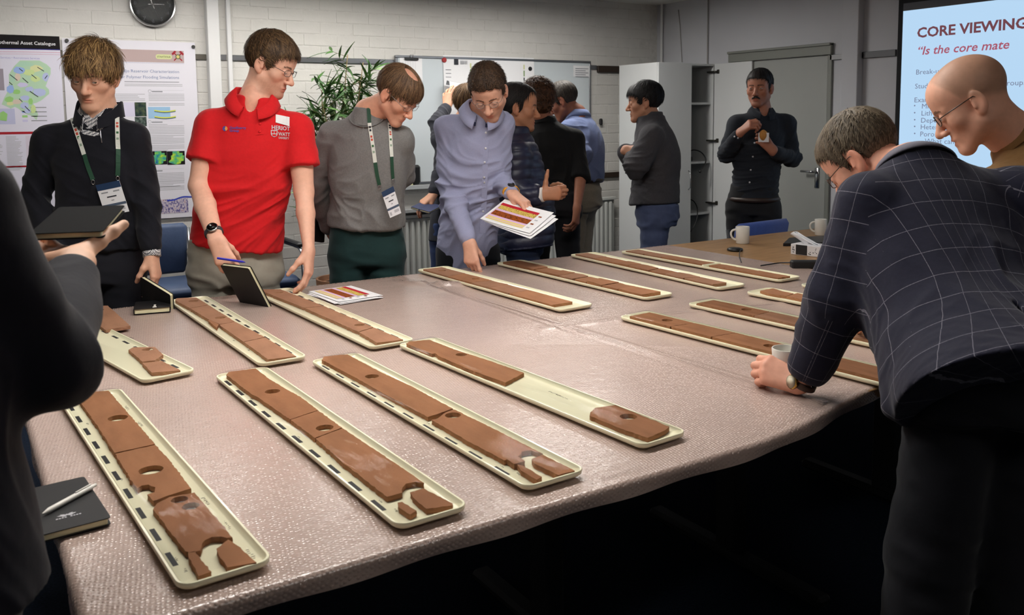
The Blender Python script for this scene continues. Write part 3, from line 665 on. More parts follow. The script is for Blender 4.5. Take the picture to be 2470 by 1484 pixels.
# things on the cabinet shelves
cw = lambda u, v, y: ony(u, v, y)
P = [cw(u, v, y) for u, v, y in ((1660, 388, 5.85), (1664, 360, 5.8), (1690, 364, 5.75), (1704, 382, 5.72), (1701, 398, 5.69), (1691, 410, 5.685))]
def curve(P, n=30):
    P = np.asarray(P, float); t = np.linspace(0, 1, len(P)); tt = np.linspace(0, 1, n); out = np.stack([np.interp(tt, t, P[:, i]) for i in range(3)], 1)
    for _ in range(6): out[1:-1] = .25 * out[:-2] + .5 * out[1:-1] + .25 * out[2:]
    return out
c_ = tag(MB().tube(curve(P), .006, 6).tube([P[-1], P[-1] + np.array([-.02, -.004, -.02])], .011, 8).obj('cable', M_black, None, True), 'black adapter cable hanging over the middle cabinet shelf', 'cable')
P = [cw(u, v, y) for u, v, y in ((1655, 480, 5.85), (1672, 482, 5.8), (1683, 500, 5.72), (1682, 530, 5.69), (1666, 560, 5.69), (1655, 575, 5.75))]; tag(MB().tube(curve(P), .005, 6).obj('cable', M_black, None, True), 'long black cable looping over the bottom cabinet shelf', 'cable')
z_ = shz[2]; pb_ = cw(1655, 500, 5.80); tag(MB().box((-.05, -.07, 0), (.022, .07, .16), bev=.006).obj('router_box', M_black, None, loc=(pb_[0], 5.86, z_ + .001)), 'black device standing on the bottom cabinet shelf', 'device')
z_ = shz[1]; tag(MB().box((-.04, -.05, 0), (.03, .05, .035), bev=.006).obj('adapter', M_black, None, loc=(cw(1660, 388, 5.85)[0], 5.87, z_ + .001)), 'small black adapter on the middle cabinet shelf', 'adapter')
pb_ = cw(1656, 575, 5.80); tag(MB().box((-.09, -.10, 0), (.04, .12, .34), bev=.01).obj('computer_case', mat('dark_grey_case', S(44, 46, 44), .5), None, loc=(pb_[0], 5.88, .081)), 'dark computer case on the cabinet floor', 'computer')
# ------------------------------------------------------------------ clock
ck = ony(366.0, 11.5, Y1); R_ = .150
q = empty('wall_clock', 'round silver wall clock with black numerals above the posters', 'clock', (ck[0], Y1 - .006, ck[2])); RX = np.array([[1, 0, 0], [0, 0, -1], [0, 1, 0]], float)
mb = MB().lathe([(R_ * .9, 0), (R_, .004), (R_, .030), (R_ * .97, .036), (R_ * .925, .034), (R_ * .92, .020)], 56); mb.xf(RX).obj('rim', M_steel, q, auto=40)
fm = mat('brushed_dial', S(186, 186, 178), .38, .15); nt = fm.node_tree
tcn = nt.nodes.new('ShaderNodeTexCoord'); gr = nt.nodes.new('ShaderNodeTexGradient'); gr.gradient_type = 'RADIAL'; mp = nt.nodes.new('ShaderNodeMapping'); mp.inputs['Rotation'].default_value = (math.radians(90), 0, 0); nt.links.new(tcn.outputs['Object'], mp.inputs['Vector']); nt.links.new(mp.outputs['Vector'], gr.inputs['Vector'])
mth = nt.nodes.new('ShaderNodeMath'); mth.operation = 'MULTIPLY'; mth.inputs[1].default_value = 25.13; sn = nt.nodes.new('ShaderNodeMath'); sn.operation = 'SINE'; nt.links.new(gr.outputs['Fac'], mth.inputs[0]); nt.links.new(mth.outputs[0], sn.inputs[0]); mr = nt.nodes.new('ShaderNodeMapRange'); mr.inputs['From Min'].default_value = -1; mr.inputs['To Min'].default_value = .25; mr.inputs['To Max'].default_value = .55; nt.links.new(sn.outputs[0], mr.inputs['Value']); nt.links.new(mr.outputs['Result'], nt.nodes['Principled BSDF'].inputs['Roughness'])
mb = MB().lathe([(0, .020), (R_ * .93, .020)], 56); mb.xf(RX).obj('dial', fm, q)
for h in range(1, 13):
    V, Fq = text_mesh(str(h), .026, bold=.012, align='CENTER'); a_ = math.radians(90 - 30 * h); c = (R_ * .74 * math.cos(a_), R_ * .74 * math.sin(a_)); V = V - np.array([0, V[:, 1].max() / 2])
    link('numeral', mesh_np('numeral', np.c_[V[:, 0] + c[0], np.full(len(V), -.0215), V[:, 1] + c[1]], Fq), INK[0], q)
def hand_(ang, l, w, y, m, nme):
    a_ = math.radians(90 - ang); d = np.array([math.cos(a_), math.sin(a_)]); n_ = np.array([-d[1], d[0]]); pl = [d * -.03 - n_ * w, d * l - n_ * w * .5, d * l + n_ * w * .5, d * -.03 + n_ * w]; mb = MB().prism(pl, y, y + .002); mb.xf(RX); mb.obj(nme, m, q)
hand_(340, .10, .003, .023, M_steel, 'minute_hand'); hand_(88, .075, .0032, .026, M_steel, 'hour_hand'); MB().lathe([(.008, .020), (.008, .030), (0, .032)], 16).xf(RX).obj('hub', M_steel, q, True)
cm = MB().lathe([(0, .036), (R_ * .6, .0352), (R_ * .93, .032)], 48); cm.xf(RX).obj('cover_glass', mat('clear_glass', (.95, .97, .97, 1), .02, alpha=.06, spec=.6), q, True)
# ------------------------------------------------------------------ posters (flat prints) and the projection screen
class Print:
    """flat coloured shapes on a vertical sheet in its own x (right), z (up) metres; y = towards the room"""
    def __init__(s, name, label, cat, org, w, h, m, facing='back', th=.0012):
        s.R = {'back': np.array([[1, 0, 0], [0, 1, 0], [0, 0, 1]], float), 'right': np.array([[0, 1, 0], [-1, 0, 0], [0, 0, 1]], float)}[facing]
        mb = MB().box((0, -th, 0), (w, 0, h)); mb.xf(s.R); s.o = tag(mb.obj(name, m, None, loc=org), label, cat); s.k = {}; s.n = th
    def part(s, m, V2, F, lay=1, name='print'):
        V2 = np.asarray(V2, float); mb = s.k.setdefault((m.name, name, lay), (MB(), m)); mb[0].add(np.c_[V2[:, 0], np.full(len(V2), -s.n - .0004 * lay), V2[:, 1]], F); return s
    def rect(s, m, x0, z0, x1, z1, lay=1, name='print'): return s.part(m, [(x0, z0), (x1, z0), (x1, z1), (x0, z1)], [(0, 1, 2, 3)], lay, name)
    def poly(s, m, P, lay=1, name='print'): return s.part(m, P, [tuple(range(len(P)))], lay, name)
    def text(s, m, t, x, z, size, lay=2, bold=0, shear=0, align='LEFT', wid=None):
        V, F = text_mesh(t, size, bold, shear, align); V = V.copy()
        if wid: V[:, 0] *= wid / (V[:, 0].max() - V[:, 0].min()); 
        if align == 'RIGHT' and wid: pass
        return s.part(m, V + np.array([x, z]), F, lay, 'lettering')
    def flush(s):
        for (mn, nme, lay), (mb, m) in s.k.items():
            mb.xf(s.R); o = mb.obj(nme, m, s.o); o['kind'] = 'stuff'
        return s.o
def ink(name, *c): return mat('ink_' + name, S(*c), .75, spec=.2)
def noise_ink(name, cols, scale, stretch=(1, 1, 1), detail=3):
    m = mat('ink_' + name, S(128, 128, 128), .75, spec=.2); nt = m.node_tree; t = nt.nodes.new('ShaderNodeTexNoise'); t.inputs['Scale'].default_value = scale; t.inputs['Detail'].default_value = detail
    tc = nt.nodes.new('ShaderNodeTexCoord'); mp = nt.nodes.new('ShaderNodeMapping'); mp.inputs['Scale'].default_value = stretch; nt.links.new(tc.outputs['Object'], mp.inputs[0]); nt.links.new(mp.outputs[0], t.inputs['Vector'])
    r = nt.nodes.new('ShaderNodeValToRGB'); nt.links.new(t.outputs['Fac'], r.inputs[0]); r.color_ramp.elements[0].position = .3; r.color_ramp.elements[1].position = .7
    for i, c in enumerate(cols):
        pos = .3 + .4 * i / (len(cols) - 1)
        if i == 0: e = r.color_ramp.elements[0]
        elif i == len(cols) - 1: e = r.color_ramp.elements[-1]
        else: e = r.color_ramp.elements.new(pos)
        e.color = S(*c)
    nt.links.new(r.outputs[0], nt.nodes['Principled BSDF'].inputs['Base Color']); return m
M_poster = mat('poster_paper', S(216, 214, 222), .55, spec=.35)
YP = Y1 - .020
def wpx(u, v): q = ony(u, v, YP); return q[0], q[2]
rp = random.Random(11)
# poster with the map, far left
x1, zt = wpx(143, 88); x0 = x1 - .841; zb = zt - 1.189
P = Print('map_poster', 'map poster with black title band and coloured country map, far left', 'poster', (x0, YP, zb), .841, 1.189, mat('poster_lilac', S(212, 210, 224), .5, spec=.35))
L = lambda u, v: tuple(np.array(wpx(u, v)) - np.array([x0, zb]))
a = L(143, 119)[1]; P.rect(ink('black', 22, 18, 20), 0, a, .841, 1.189)
P.text(ink('white', 226, 226, 228), 'Geothermal Asset Catalogue', .838 - .022, L(100, 111)[1] + .006, .0212, 3, .012, align='RIGHT')
arc = [(.841 * i / 20, a - .028 * (1 - (1 - i / 20 * .0) * (i / 20)) ** 2) for i in range(21)]
def band(m, off, th): P.part(m, [(x, z - off) for x, z in arc] + [(x, z - off - th) for x, z in arc][::-1], [(i, i + 1, 40 - i, 41 - i) for i in range(20)], 2)
P.part(ink('black', 22, 18, 20), [(x, z) for x, z in arc] + [(x, a + .001) for x, z in arc][::-1], [(i, i + 1, 40 - i, 41 - i) for i in range(20)], 1); band(ink('navy', 44, 44, 110), 0, .006); band(ink('rose', 206, 150, 170), .020, .003); band(ink('rose', 206, 150, 170), .034, .002)
P.text(ink('lilac', 150, 146, 196), 'Laboratory Services • Recruitment Services', .72, L(60, 140)[1] - .006, .012, 2, align='RIGHT')
land = [(48, 146), (95, 146), (112, 155), (122, 164), (122, 178), (116, 192), (110, 208), (118, 216), (119, 226), (100, 242), (88, 248), (80, 250), (86, 262), (92, 276), (88, 290), (78, 280), (66, 276), (52, 268), (44, 262), (36, 258), (26, 262), (14, 256), (4, 252), (10, 236), (18, 222), (22, 200), (21, 180), (34, 160)]
P.poly(ink('map_green', 176, 206, 176), [L(*q) for q in land], 1, 'map')
cols = [('g1', 150, 200, 120), ('g2', 196, 214, 150), ('g3', 170, 206, 182), ('b1', 150, 176, 222), ('b2', 176, 186, 220), ('l1', 196, 192, 222), ('t1', 208, 192, 176), ('y1', 210, 212, 160)]
for (cx_, cy_, sx, sy, ci) in [(60, 155, 24, 8, 2), (88, 165, 20, 12, 7), (46, 170, 16, 12, 3), (70, 175, 18, 10, 1), (110, 185, 10, 14, 4), (30, 190, 10, 12, 2), (42, 186, 10, 12, 6), (85, 190, 16, 10, 1), (26, 215, 12, 14, 3), (55, 205, 16, 8, 5), (70, 215, 14, 8, 4), (40, 222, 12, 8, 0), (96, 222, 22, 12, 4), (60, 236, 16, 8, 4), (22, 240, 14, 9, 0), (40, 246, 14, 8, 6), (60, 255, 14, 10, 4), (74, 244, 8, 10, 0), (80, 264, 8, 14, 1), (66, 268, 10, 8, 4), (24, 250, 12, 6, 7)]:
    n = rp.randint(6, 9); P.poly(ink('map_' + cols[ci][0], *cols[ci][1:]), [L(cx_ + sx * .85 * math.cos(k * 2 * math.pi / n) * rp.uniform(.75, 1.1), cy_ + sy * .85 * math.sin(k * 2 * math.pi / n) * rp.uniform(.75, 1.1)) for k in range(n)][::-1], 2 + rp.random() * .8, 'map')
for (u, v, u2, v2) in [(46, 165, 55, 172), (90, 162, 106, 172), (76, 180, 88, 190), (24, 180, 42, 194), (54, 188, 68, 200), (22, 198, 30, 205), (72, 220, 92, 234), (46, 238, 54, 246), (60, 256, 72, 268), (108, 190, 114, 182)]:
    p, q = np.array(L(u, v)), np.array(L(u2, v2)); d = nrm(q - p); n_ = np.array([-d[1], d[0]]) * .0022; P.poly(INK[0], [p - n_, q - n_, q + n_, p + n_], 4, 'map')
P.rect(ink('photo_grey', 150, 142, 152), .0, L(0, 218)[1], L(11, 218)[0], L(11, 166)[1]); p, q = L(0, 300), L(35, 262); P.rect(ink('inset_lilac', 184, 186, 214), 0, p[1], q[0], q[1]); P.poly(ink('map_g1', 150, 200, 120), [L(0, 290), L(16, 292), L(18, 275), L(8, 268), L(0, 272)][::-1], 3)
for k in range(4): P.rect(ink('map_' + 'g3 b1 g1 l1'.split()[k], *cols[[2, 3, 0, 5][k]][1:]), .60, L(100, 262)[1] - k * .028, .63, L(100, 262)[1] - k * .028 + .014); P.rect(INK[1], .65, L(100, 262)[1] - k * .028 + .004, .74, L(100, 262)[1] - k * .028 + .010)
P.rect(ink('red_bar', 160, 34, 44), 0, L(40, 324)[1], .82, L(40, 318)[1]); P.rect(ink('red_bar', 160, 34, 44), 0, L(40, 404)[1], .82, L(40, 400)[1])
for c in range(7):
    for k in range(26): P.rect(ink('table_pink', 202, 186, 200) if c % 3 == 2 else INK[2], .06 + c * .11, L(40, 330)[1] - k * .0085, .06 + c * .11 + rp.uniform(.05, .09), L(40, 330)[1] - k * .0085 + .004)
P.flush()
# text poster, second from the left
x0, zt = wpx(149, 92); x1, _ = wpx(470, 108); w = x1 - x0; zb = wpx(455, 523)[1]; h = zt - zb
P = Print('text_poster', 'white text poster with brown header band and yellow logo pill, behind the young man', 'poster', (x0, YP, zb), w, h, M_poster)
L = lambda u, v: tuple(np.array(wpx(u, v)) - np.array([x0, zb]))
P.rect(ink('header_brown', 178, 158, 156), .045, L(443, 152)[1], L(443, 130)[0], L(443, 123)[1]); P.rect(ink('header_lilac', 190, 190, 206), .045, L(443, 154.5)[1], L(443, 130)[0], L(443, 153)[1])
c0, c1 = np.array(L(376, 136)), np.array(L(414, 138)); cz = (c0[1] + c1[1]) / 2; pill = [(c1[0] - .012 + .014 * math.cos(t), cz + .016 * math.sin(t)) for t in np.linspace(-math.pi / 2, math.pi / 2, 9)] + [(c0[0] + .012 + .014 * math.cos(t), cz + .016 * math.sin(t)) for t in np.linspace(math.pi / 2, 1.5 * math.pi, 9)]
P.poly(ink('yellow', 212, 216, 60), pill, 2); P.text(ink('olive', 70, 84, 40), 'STAATSOLIE', (c0[0] + c1[0]) / 2, cz - .006, .0112, 3, .01, align='CENTER')
ec = np.array(L(429, 137))
for s_ in (-1, 1):
    d = np.array([s_ * .7, .7]); n_ = np.array([-d[1], d[0]]); P.poly(ink('emblem_red', 150, 44, 52), [ec - d * .038 - n_ * .004, ec + d * .032 - n_ * .004, ec + d * .032 + n_ * .004, ec - d * .038 + n_ * .004][::1], 2); P.poly(ink('emblem_red', 150, 44, 52), [ec + d * .030 - n_ * .018, ec + d * .044 - n_ * .015, ec + d * .044 + n_ * .015, ec + d * .030 + n_ * .018], 2.4)
P.poly(ink('emblem_green', 84, 110, 74), [ec + .017 * np.array([math.cos(t), math.sin(t)]) for t in np.linspace(0, 2 * math.pi, 13)[:-1]], 3); P.poly(ink('emblem_gold', 206, 190, 120), [ec + .011 * np.array([math.cos(t), math.sin(t)]) for t in np.linspace(0, 2 * math.pi, 13)[:-1]], 3.4)
P.text(ink('title_blue', 112, 128, 164), 'Tambaredjo Reservoir Characterization' [5:], L(432, 178)[0], L(432, 176.5)[1], .0200, 2, align='RIGHT'); P.text(ink('title_blue', 112, 128, 164), 'for Polymer Flooding Simulations', L(432, 191)[0], L(432, 190.5)[1], .0200, 2, align='RIGHT')
def para(u0, u1, v0, v1, mm=INK[2], pitch=.0105):
    xa, za = L(u0, v0); xb, zb2 = L(u1, v1); z = za
    while z > zb2: P.rect(mm, xa, z - .005, xb - (rp.uniform(.02, .12) if rp.random() < .12 else 0), z); z -= pitch
para(300, 432, 196, 200, INK[1]); para(300, 440, 202, 208)
for v0, v1 in ((226, 244), (249, 254), (300, 322), (327, 346), (351, 360), (419, 436), (440, 448), (452, 456)): para(358, 445, v0, v1); para(256, 350, v0, v1)
for v in (221, 295, 413): P.rect(INK[1], L(366, v)[0], L(366, v)[1] - .004, L(392, v)[0], L(366, v)[1] + .004); P.part(INK[1], [tuple(np.array(L(361, v - 1)) + r_ * np.array([math.cos(t), math.sin(t)])) for r_ in (.009, .011) for t in np.linspace(0, 2 * math.pi, 13)[:-1]], [(k, (k + 1) % 12, 12 + (k + 1) % 12, 12 + k) for k in range(12)], 2); P.rect(INK[2], L(358, v - 3)[0], L(358, v - 3.5)[1], L(443, v - 3)[0], L(358, v - 3)[1])
def img(m, u0, v0, u1, v1, lay=2): a, b = L(u0, v1), L(u1, v0); P.rect(m, a[0], a[1], b[0], b[1], lay)
img(noise_ink('map_dark', [(24, 30, 40), (46, 64, 56), (90, 96, 70)], 26), 326, 247, 352, 281); img(noise_ink('map_bw', [(20, 24, 24), (70, 84, 78), (110, 120, 112)], 60), 326, 282, 353, 305); img(ink('map_pale', 206, 202, 222), 300, 247, 325, 281)
img(ink('sky_blue', 150, 186, 216), 358, 258, 410, 286)
for v in (265, 280):
    xs = np.linspace(0, 1, 13); f = lambda off, th: [(L(358 + 52 * x, 0)[0], L(358, v + off + 3 * math.sin(3.1 * x))[1]) for x in xs] + [(L(358 + 52 * x, 0)[0], L(358, v + off + th + 3 * math.sin(3.1 * x))[1]) for x in xs][::-1]
    P.part(ink('layer_yellow', 200, 204, 84), f(0, 3), [(i, 25 - i, 24 - i, i + 1) for i in range(12)], 3); P.part(ink('layer_blue', 60, 92, 120), f(3, 2), [(i, 25 - i, 24 - i, i + 1) for i in range(12)], 3)
for u0 in (361, 404):
    img(ink('black', 22, 18, 20), u0, 364, u0 + 41, 398); ng = noise_ink('model_%d' % u0, [(40, 70, 150), (60, 160, 140), (120, 190, 80), (200, 206, 60)] if u0 < 380 else [(60, 130, 150), (90, 180, 110), (150, 200, 70), (196, 206, 70)], 38)
    P.poly(ng, [L(u0 + x, 364 + y) for x, y in ((12, 1), (28, 1), (28, 5), (36, 5), (36, 11), (40, 11), (39, 24), (33, 25), (32, 30), (22, 33), (12, 31), (3, 28), (3, 25), (9, 20), (8, 12), (12, 10))][::-1], 3)
img(noise_ink('seismic', [(40, 44, 120), (120, 110, 150), (206, 196, 204), (150, 96, 96)], 24, (3, 1, 2.2), 4), 378, 478, 453, 517); P.part(ink('horizon_blue', 56, 70, 170), [(L(378 + 75 * x, 0)[0], L(0, 504 - 9 * x + 2 * math.sin(9 * x) + o)[1]) for o in (0, 4) for x in (np.linspace(0, 1, 13) if o == 0 else np.linspace(1, 0, 13))], [(i, 25 - i, 24 - i, i + 1) for i in range(12)], 3)
P.flush()
for u, v, lb in ((161, 98, 'upper left'), (466, 113, 'upper right')):
    q = ony(u, v, YP - .002); disc('magnet', 'small dark round magnet at the %s corner of the text poster' % lb, q, .012, mat('magnet_dark', S(50, 50, 48), .4), 'magnet')
# projection screen on the right wall
XS = X1 - .075
def spx(u, v): q = onx(u, v, XS); return -q[1], q[2]
yl, zt_ = spx(2169, 4); zlit = spx(2180, 27)[1]; ztop = zt_ + .01; zbot = 1.05; ylit = spx(2180, 27)[0]; wS = 2.35
M_scr = mat('screen_glow', S(10, 12, 14), .9, emit=((.45, .65, .86, 1), 1.05)); M_dark = mat('screen_border', S(10, 11, 16), .8); M_unl = mat('screen_unlit', S(96, 98, 104), .9)
q = empty('projection_screen', 'pull-down projection screen showing a light blue slide on the right wall', 'screen', (XS, -yl, zbot)); q.rotation_euler[2] = -math.pi / 2
o = MB().box((0, -.004, 0), (wS, .004, ztop - zbot)).obj('border', M_dark, q); xl = ylit - yl
MB().box((xl, -.006, .06), (wS - xl, -.004, zlit - zbot)).obj('slide', M_scr, q); MB().box((xl, -.006, zlit - zbot), (wS - xl, -.004, ztop - zbot - .028)).obj('unlit_strip', M_unl, q); MB().box((-.02, -.06, ztop - zbot), (wS + .02, .06, CEIL - zbot - .002), bev=.02).obj('case', M_black, q)
def stxt(t, u, v, cap, m, bold=0, shear=0, wid=None):
    y, z = spx(u, v); V, F = text_mesh(t, cap, bold, shear); V = V * np.array([1.12, 1]) + np.array([y - yl, z - zbot]); o = link('lettering', mesh_np('lettering', np.c_[V[:, 0], np.full(len(V), -.0075), V[:, 1]], F), m, q); o['kind'] = 'stuff'
t_red = mat('slide_brown', S(6, 3, 3), .9, emit=(S(112, 66, 74), 1)); t_red2 = mat('slide_red', S(6, 3, 3), .9, emit=(S(168, 84, 104), 1)); t_txt = mat('slide_text', S(3, 3, 4), .9, emit=(S(116, 122, 148), 1))
stxt('CORE VIEWING', 2213, 91, .066, t_red, .028); stxt('“Is the core mate', 2212, 133, .056, t_red2, .014, .22)
for t, u, v in (('Break-up', 2210, 180), ('Study', 2208, 214), ('groups', 2420, 207), ('Exam', 2206, 247), ('Mi', 2224, 262), ('Lith', 2223, 279), ('Depo', 2222, 296), ('Hetero', 2221, 312), ('Porosity', 2220, 329), ('What cannot', 2232, 346), ('refre', 2370, 345)): stxt(t, u, v, .034, t_txt, 0)
for v in (260, 277, 294, 310, 327): stxt('•', 2205, v, .03, t_txt)
# ------------------------------------------------------------------ tables, wrap, trays, slabs
TX0, TX1, TX2, TX3, TY0, TY1, TY2, TT = .135, 1.735, 3.335, 4.935, 1.375, 2.565, 3.755, .742; TYR = 1.425; WY0 = 1.336
M_oak = mat('oak_laminate', S(158, 122, 84), .42, spec=.45, noise=(5, .22, 6, (1.2, 14, 1)), bump=(40, .05, .001, (2, 30, 1)))
M_edge = mat('table_edge', S(70, 58, 46), .6); M_leg = mat('table_leg_black', S(20, 21, 24), .5)
def table(label, x0, x1, y0, y1):
    q = empty('conference_table', label, 'table', ((x0 + x1) / 2, (y0 + y1) / 2, 0), 'conference tables'); hx, hy = (x1 - x0) / 2 - .002, (y1 - y0) / 2 - .002
    MB().box((-hx, -hy, TT - .026), (hx, hy, TT), bev=.002).obj('tabletop', M_oak, q); mb = MB(); mb.box((-hx + .1, -.03, TT - .075), (hx - .1, .03, TT - .027), bev=.003).obj('crossbar', M_leg, q)
    for s_ in (-1, 1):
        x = s_ * (hx - .38); MB().box((x - .03, -.045, .04), (x + .03, .045, TT - .027), bev=.006).obj('leg', M_leg, q); MB().box((x - .032, -.38, .008), (x + .032, .38, .045), bev=.012).obj('foot', M_leg, q); MB().box((x - .025, -hy + .1, TT - .05), (x + .025, hy - .1, TT - .027), bev=.004).obj('arm', M_leg, q)
names = [['front left table under bubble wrap, nearest the camera', 'front middle table under bubble wrap', 'front right table, partly behind the blazer'], ['back left table under bubble wrap, beside the standing row', 'back middle table under bubble wrap, by the pointing man', 'bare oak table at the back right with mugs and tissues']]
for r_, (ya, yb_) in enumerate(((TY0, TY1), (TY1, TY2))):
    for c_, (xa, xb) in enumerate(((TX0, TX1), (TX1, TX2), (TX2, TX3))): table(names[r_][c_], xa, xb, TYR if r_ == 0 and c_ else ya, yb_)
# bubble wrap: a film with a drop at the table's edge and a field of bubbles
M_film = mat('bubble_film', S(186, 164, 154), .20, spec=.8, alpha=.84, noise=(1.4, .11), bump=(9, .35, .006, (1, 2.2, 1)), bump2=(55, .25, .003))
M_bub = mat('bubble_plastic', S(190, 168, 158), .17, spec=.9, alpha=.84, noise=(1.4, .11))
def wrinkle(x, y):
    P = np.stack([x * 3.1, y * 4.3, 0 * x], 1); z = .0007 * (ridge(P, 3) + ridge(P * 2.3, 5) - 1)
    for cx_, cy_, a_, L_, H_ in ((1.80, 3.44, -.9, .16, .016), (1.86, 3.36, -.5, .14, .010), (1.70, 3.55, -1.3, .12, .012), (1.92, 3.28, -.2, .10, .008), (1.78, 3.33, .6, .08, .006)):
        u = (x - cx_) * math.cos(a_) + (y - cy_) * math.sin(a_); w = -(x - cx_) * math.sin(a_) + (y - cy_) * math.cos(a_); z = z + H_ * np.exp(-(u / L_) ** 2 * 2 - (w / .022) ** 2)
    for x0_, w_ in ((1.755, .018),): z = z + .006 * np.exp(-((x - x0_ - .08 * (3.2 - y) * .5) / w_) ** 2)
    z = z + .005 * np.exp(-((y - 2.50 + (x - 1.7) * .20 * (x > 1.7)) / .018) ** 2) * (x > 1.70)
    return z
PITCH_B = .0088
def wrap(label, x0, x1, y0, y1, drop, zoff=0, cut=None):
    """drop: hanging length at (x0, x1, y0, y1)"""
    q = empty('bubble_wrap', label, 'bubble wrap', ((x0 + x1) / 2, (y0 + y1) / 2, TT), 'bubble wrap sheets'); c = np.array([(x0 + x1) / 2, (y0 + y1) / 2, TT])
    def surf(u, v):
        """u, v: cloth coordinates running past the table edge by the drop"""
        x, y, z = u.copy(), v.copy(), np.full(u.shape, TT + .0025 + zoff); n = np.zeros((*u.shape, 3)); n[..., 2] = 1
        for (co, edge, sgn, dr) in ((u, x0, -1, drop[0]), (u, x1, 1, drop[1]), (v, y0, -1, drop[2]), (v, y1, 1, drop[3])):
            if dr <= 0: continue
            ex = (co - edge) * sgn; r = .014; m = ex > 0; a = np.clip(ex / r, 0, math.pi / 2); over = np.maximum(ex - r * math.pi / 2, 0)
            out = np.where(m, r * np.sin(a) - .0, 0); dn = np.where(m, r * (1 - np.cos(a)) + over, 0); (x if co is u else y)[...] = np.where(m, edge + sgn * out, (x if co is u else y)); z -= dn
            nv = np.zeros(3); nv[0 if co is u else 1] = sgn; n = np.where(m[..., None], n * np.cos(a)[..., None] + nv * np.sin(a)[..., None], n)
        inside = (u > x0 + .02) & (u < x1 - .0) & (v > y0 + .02) & (v < y1 - .02); z = z + np.where(inside, np.maximum(wrinkle(u.ravel(), v.ravel()).reshape(u.shape), -.001), 0)
        wav = np.maximum(0, (TT - .01 - z)) * .25 * np.sin(u * 21 + v * 17); x = x + n[..., 0] * wav; y = y + n[..., 1] * wav
        g_ = np.clip((u - 1.45) / .75, 0, 1); y = y + .118 * g_ * g_ * (3 - 2 * g_) * np.clip(1 - (v - 1.336) / .45, 0, 1)
        return np.stack([x, y, z], -1), n
    ue = [x0 - drop[0], x1 + drop[1]]; ve = [y0 - drop[2], y1 + drop[3]]
    ub = np.unique(np.concatenate([np.arange(ue[0], ue[1], .02), np.linspace(x0 - .03, x0 + .01, 8) if drop[0] else [x0], [ue[1]]])); vb = np.unique(np.concatenate([np.arange(ve[0], ve[1], .02), np.linspace(y0 - .03, y0 + .01, 8) if drop[2] else [y0], [ve[1]]]))
    U, Vv = np.meshgrid(ub, vb, indexing='ij'); P, _ = surf(U, Vv); MB_ = mesh_np('film', (P - c).reshape(-1, 3), np.stack([(np.arange(len(ub) - 1)[:, None] * len(vb) + np.arange(len(vb) - 1)[None]).ravel() + k for k in (0, len(vb), len(vb) + 1, 1)], 1), True); link('film', MB_, M_film, q)
    p = PITCH_B; I, J = np.meshgrid(np.arange(int(5.2 / p)), np.arange(-int(1.2 / p), int(4.6 / (p * .866))), indexing='ij'); u = (p * (I + .5 * (J % 2))).ravel(); v = (p * .866 * J).ravel(); ca_, sa_ = math.cos(.33), math.sin(.33); u, v = ue[0] - 1.0 + ca_ * u - sa_ * v + RNG.normal(0, .0006, u.size) , ve[0] - 1.0 + sa_ * u + ca_ * v + RNG.normal(0, .0006, u.size); kk = (u > ue[0] + .003) & (u < ue[1] - .003) & (v > ve[0] + .003) & (v < ve[1] - .003); u, v = u[kk], v[kk]
    B, n = surf(u, v); t1 = np.cross(n, np.array([.31, .95, .1])); t1 /= np.linalg.norm(t1, axis=1)[:, None]; t2 = np.cross(n, t1)
    dist = np.linalg.norm(B - CAMP, axis=1); near = dist < 2.9
    for sel, two in ((near, True), (~near, False)):
        b, nn, a1, a2 = B[sel], n[sel], t1[sel], t2[sel]
        if not len(b): continue
        ang = np.arange(6) * math.pi / 3; ring = lambda r, hh: b[:, None] + r * (np.cos(ang)[None, :, None] * a1[:, None] + np.sin(ang)[None, :, None] * a2[:, None]) + hh * nn[:, None]
        hb = (.0007 if two else .0007) * RNG.uniform(.4, 1.25, len(b))[:, None, None]
        rs = [ring(.0038, 0 * hb)] + ([ring(.0029, hb * .75)] if two else []) + [b[:, None] + hb * nn[:, None]]; VV = np.concatenate(rs, 1); m = VV.shape[1]; o = np.arange(len(b))[:, None] * m; k = np.arange(6); k2 = (k + 1) % 6; F = []
        if two: F = [np.stack([o + k, o + k2, o + 6 + k2, o + 6 + k], -1).reshape(-1, 4), np.stack([o + 6 + k, o + 6 + k2, o + 12 + 0 * k], -1).reshape(-1, 3)]
        else: F = [np.stack([o + k, o + k2, o + 6 + 0 * k], -1).reshape(-1, 3)]
        tag(link('bubbles', mesh_np('bubbles', (VV - c).reshape(-1, 3), F, True), M_bub, q), kind='stuff')
    return q
wrap('bubble wrap sheet covering the left half of the table', TX0 - .004, 1.76, WY0, TY2 - .01, (.035, 0, .040, .02))
wrap('bubble wrap sheet over the front right half, under the blazer man', 1.755, 3.44, WY0, 2.50, (0, 0, .040, 0), .0004)
wrap('bubble wrap sheet over the back right half, by the pointing man', 1.757, 3.43, 2.495, TY2 - .01, (0, 0, 0, .02), .0008)
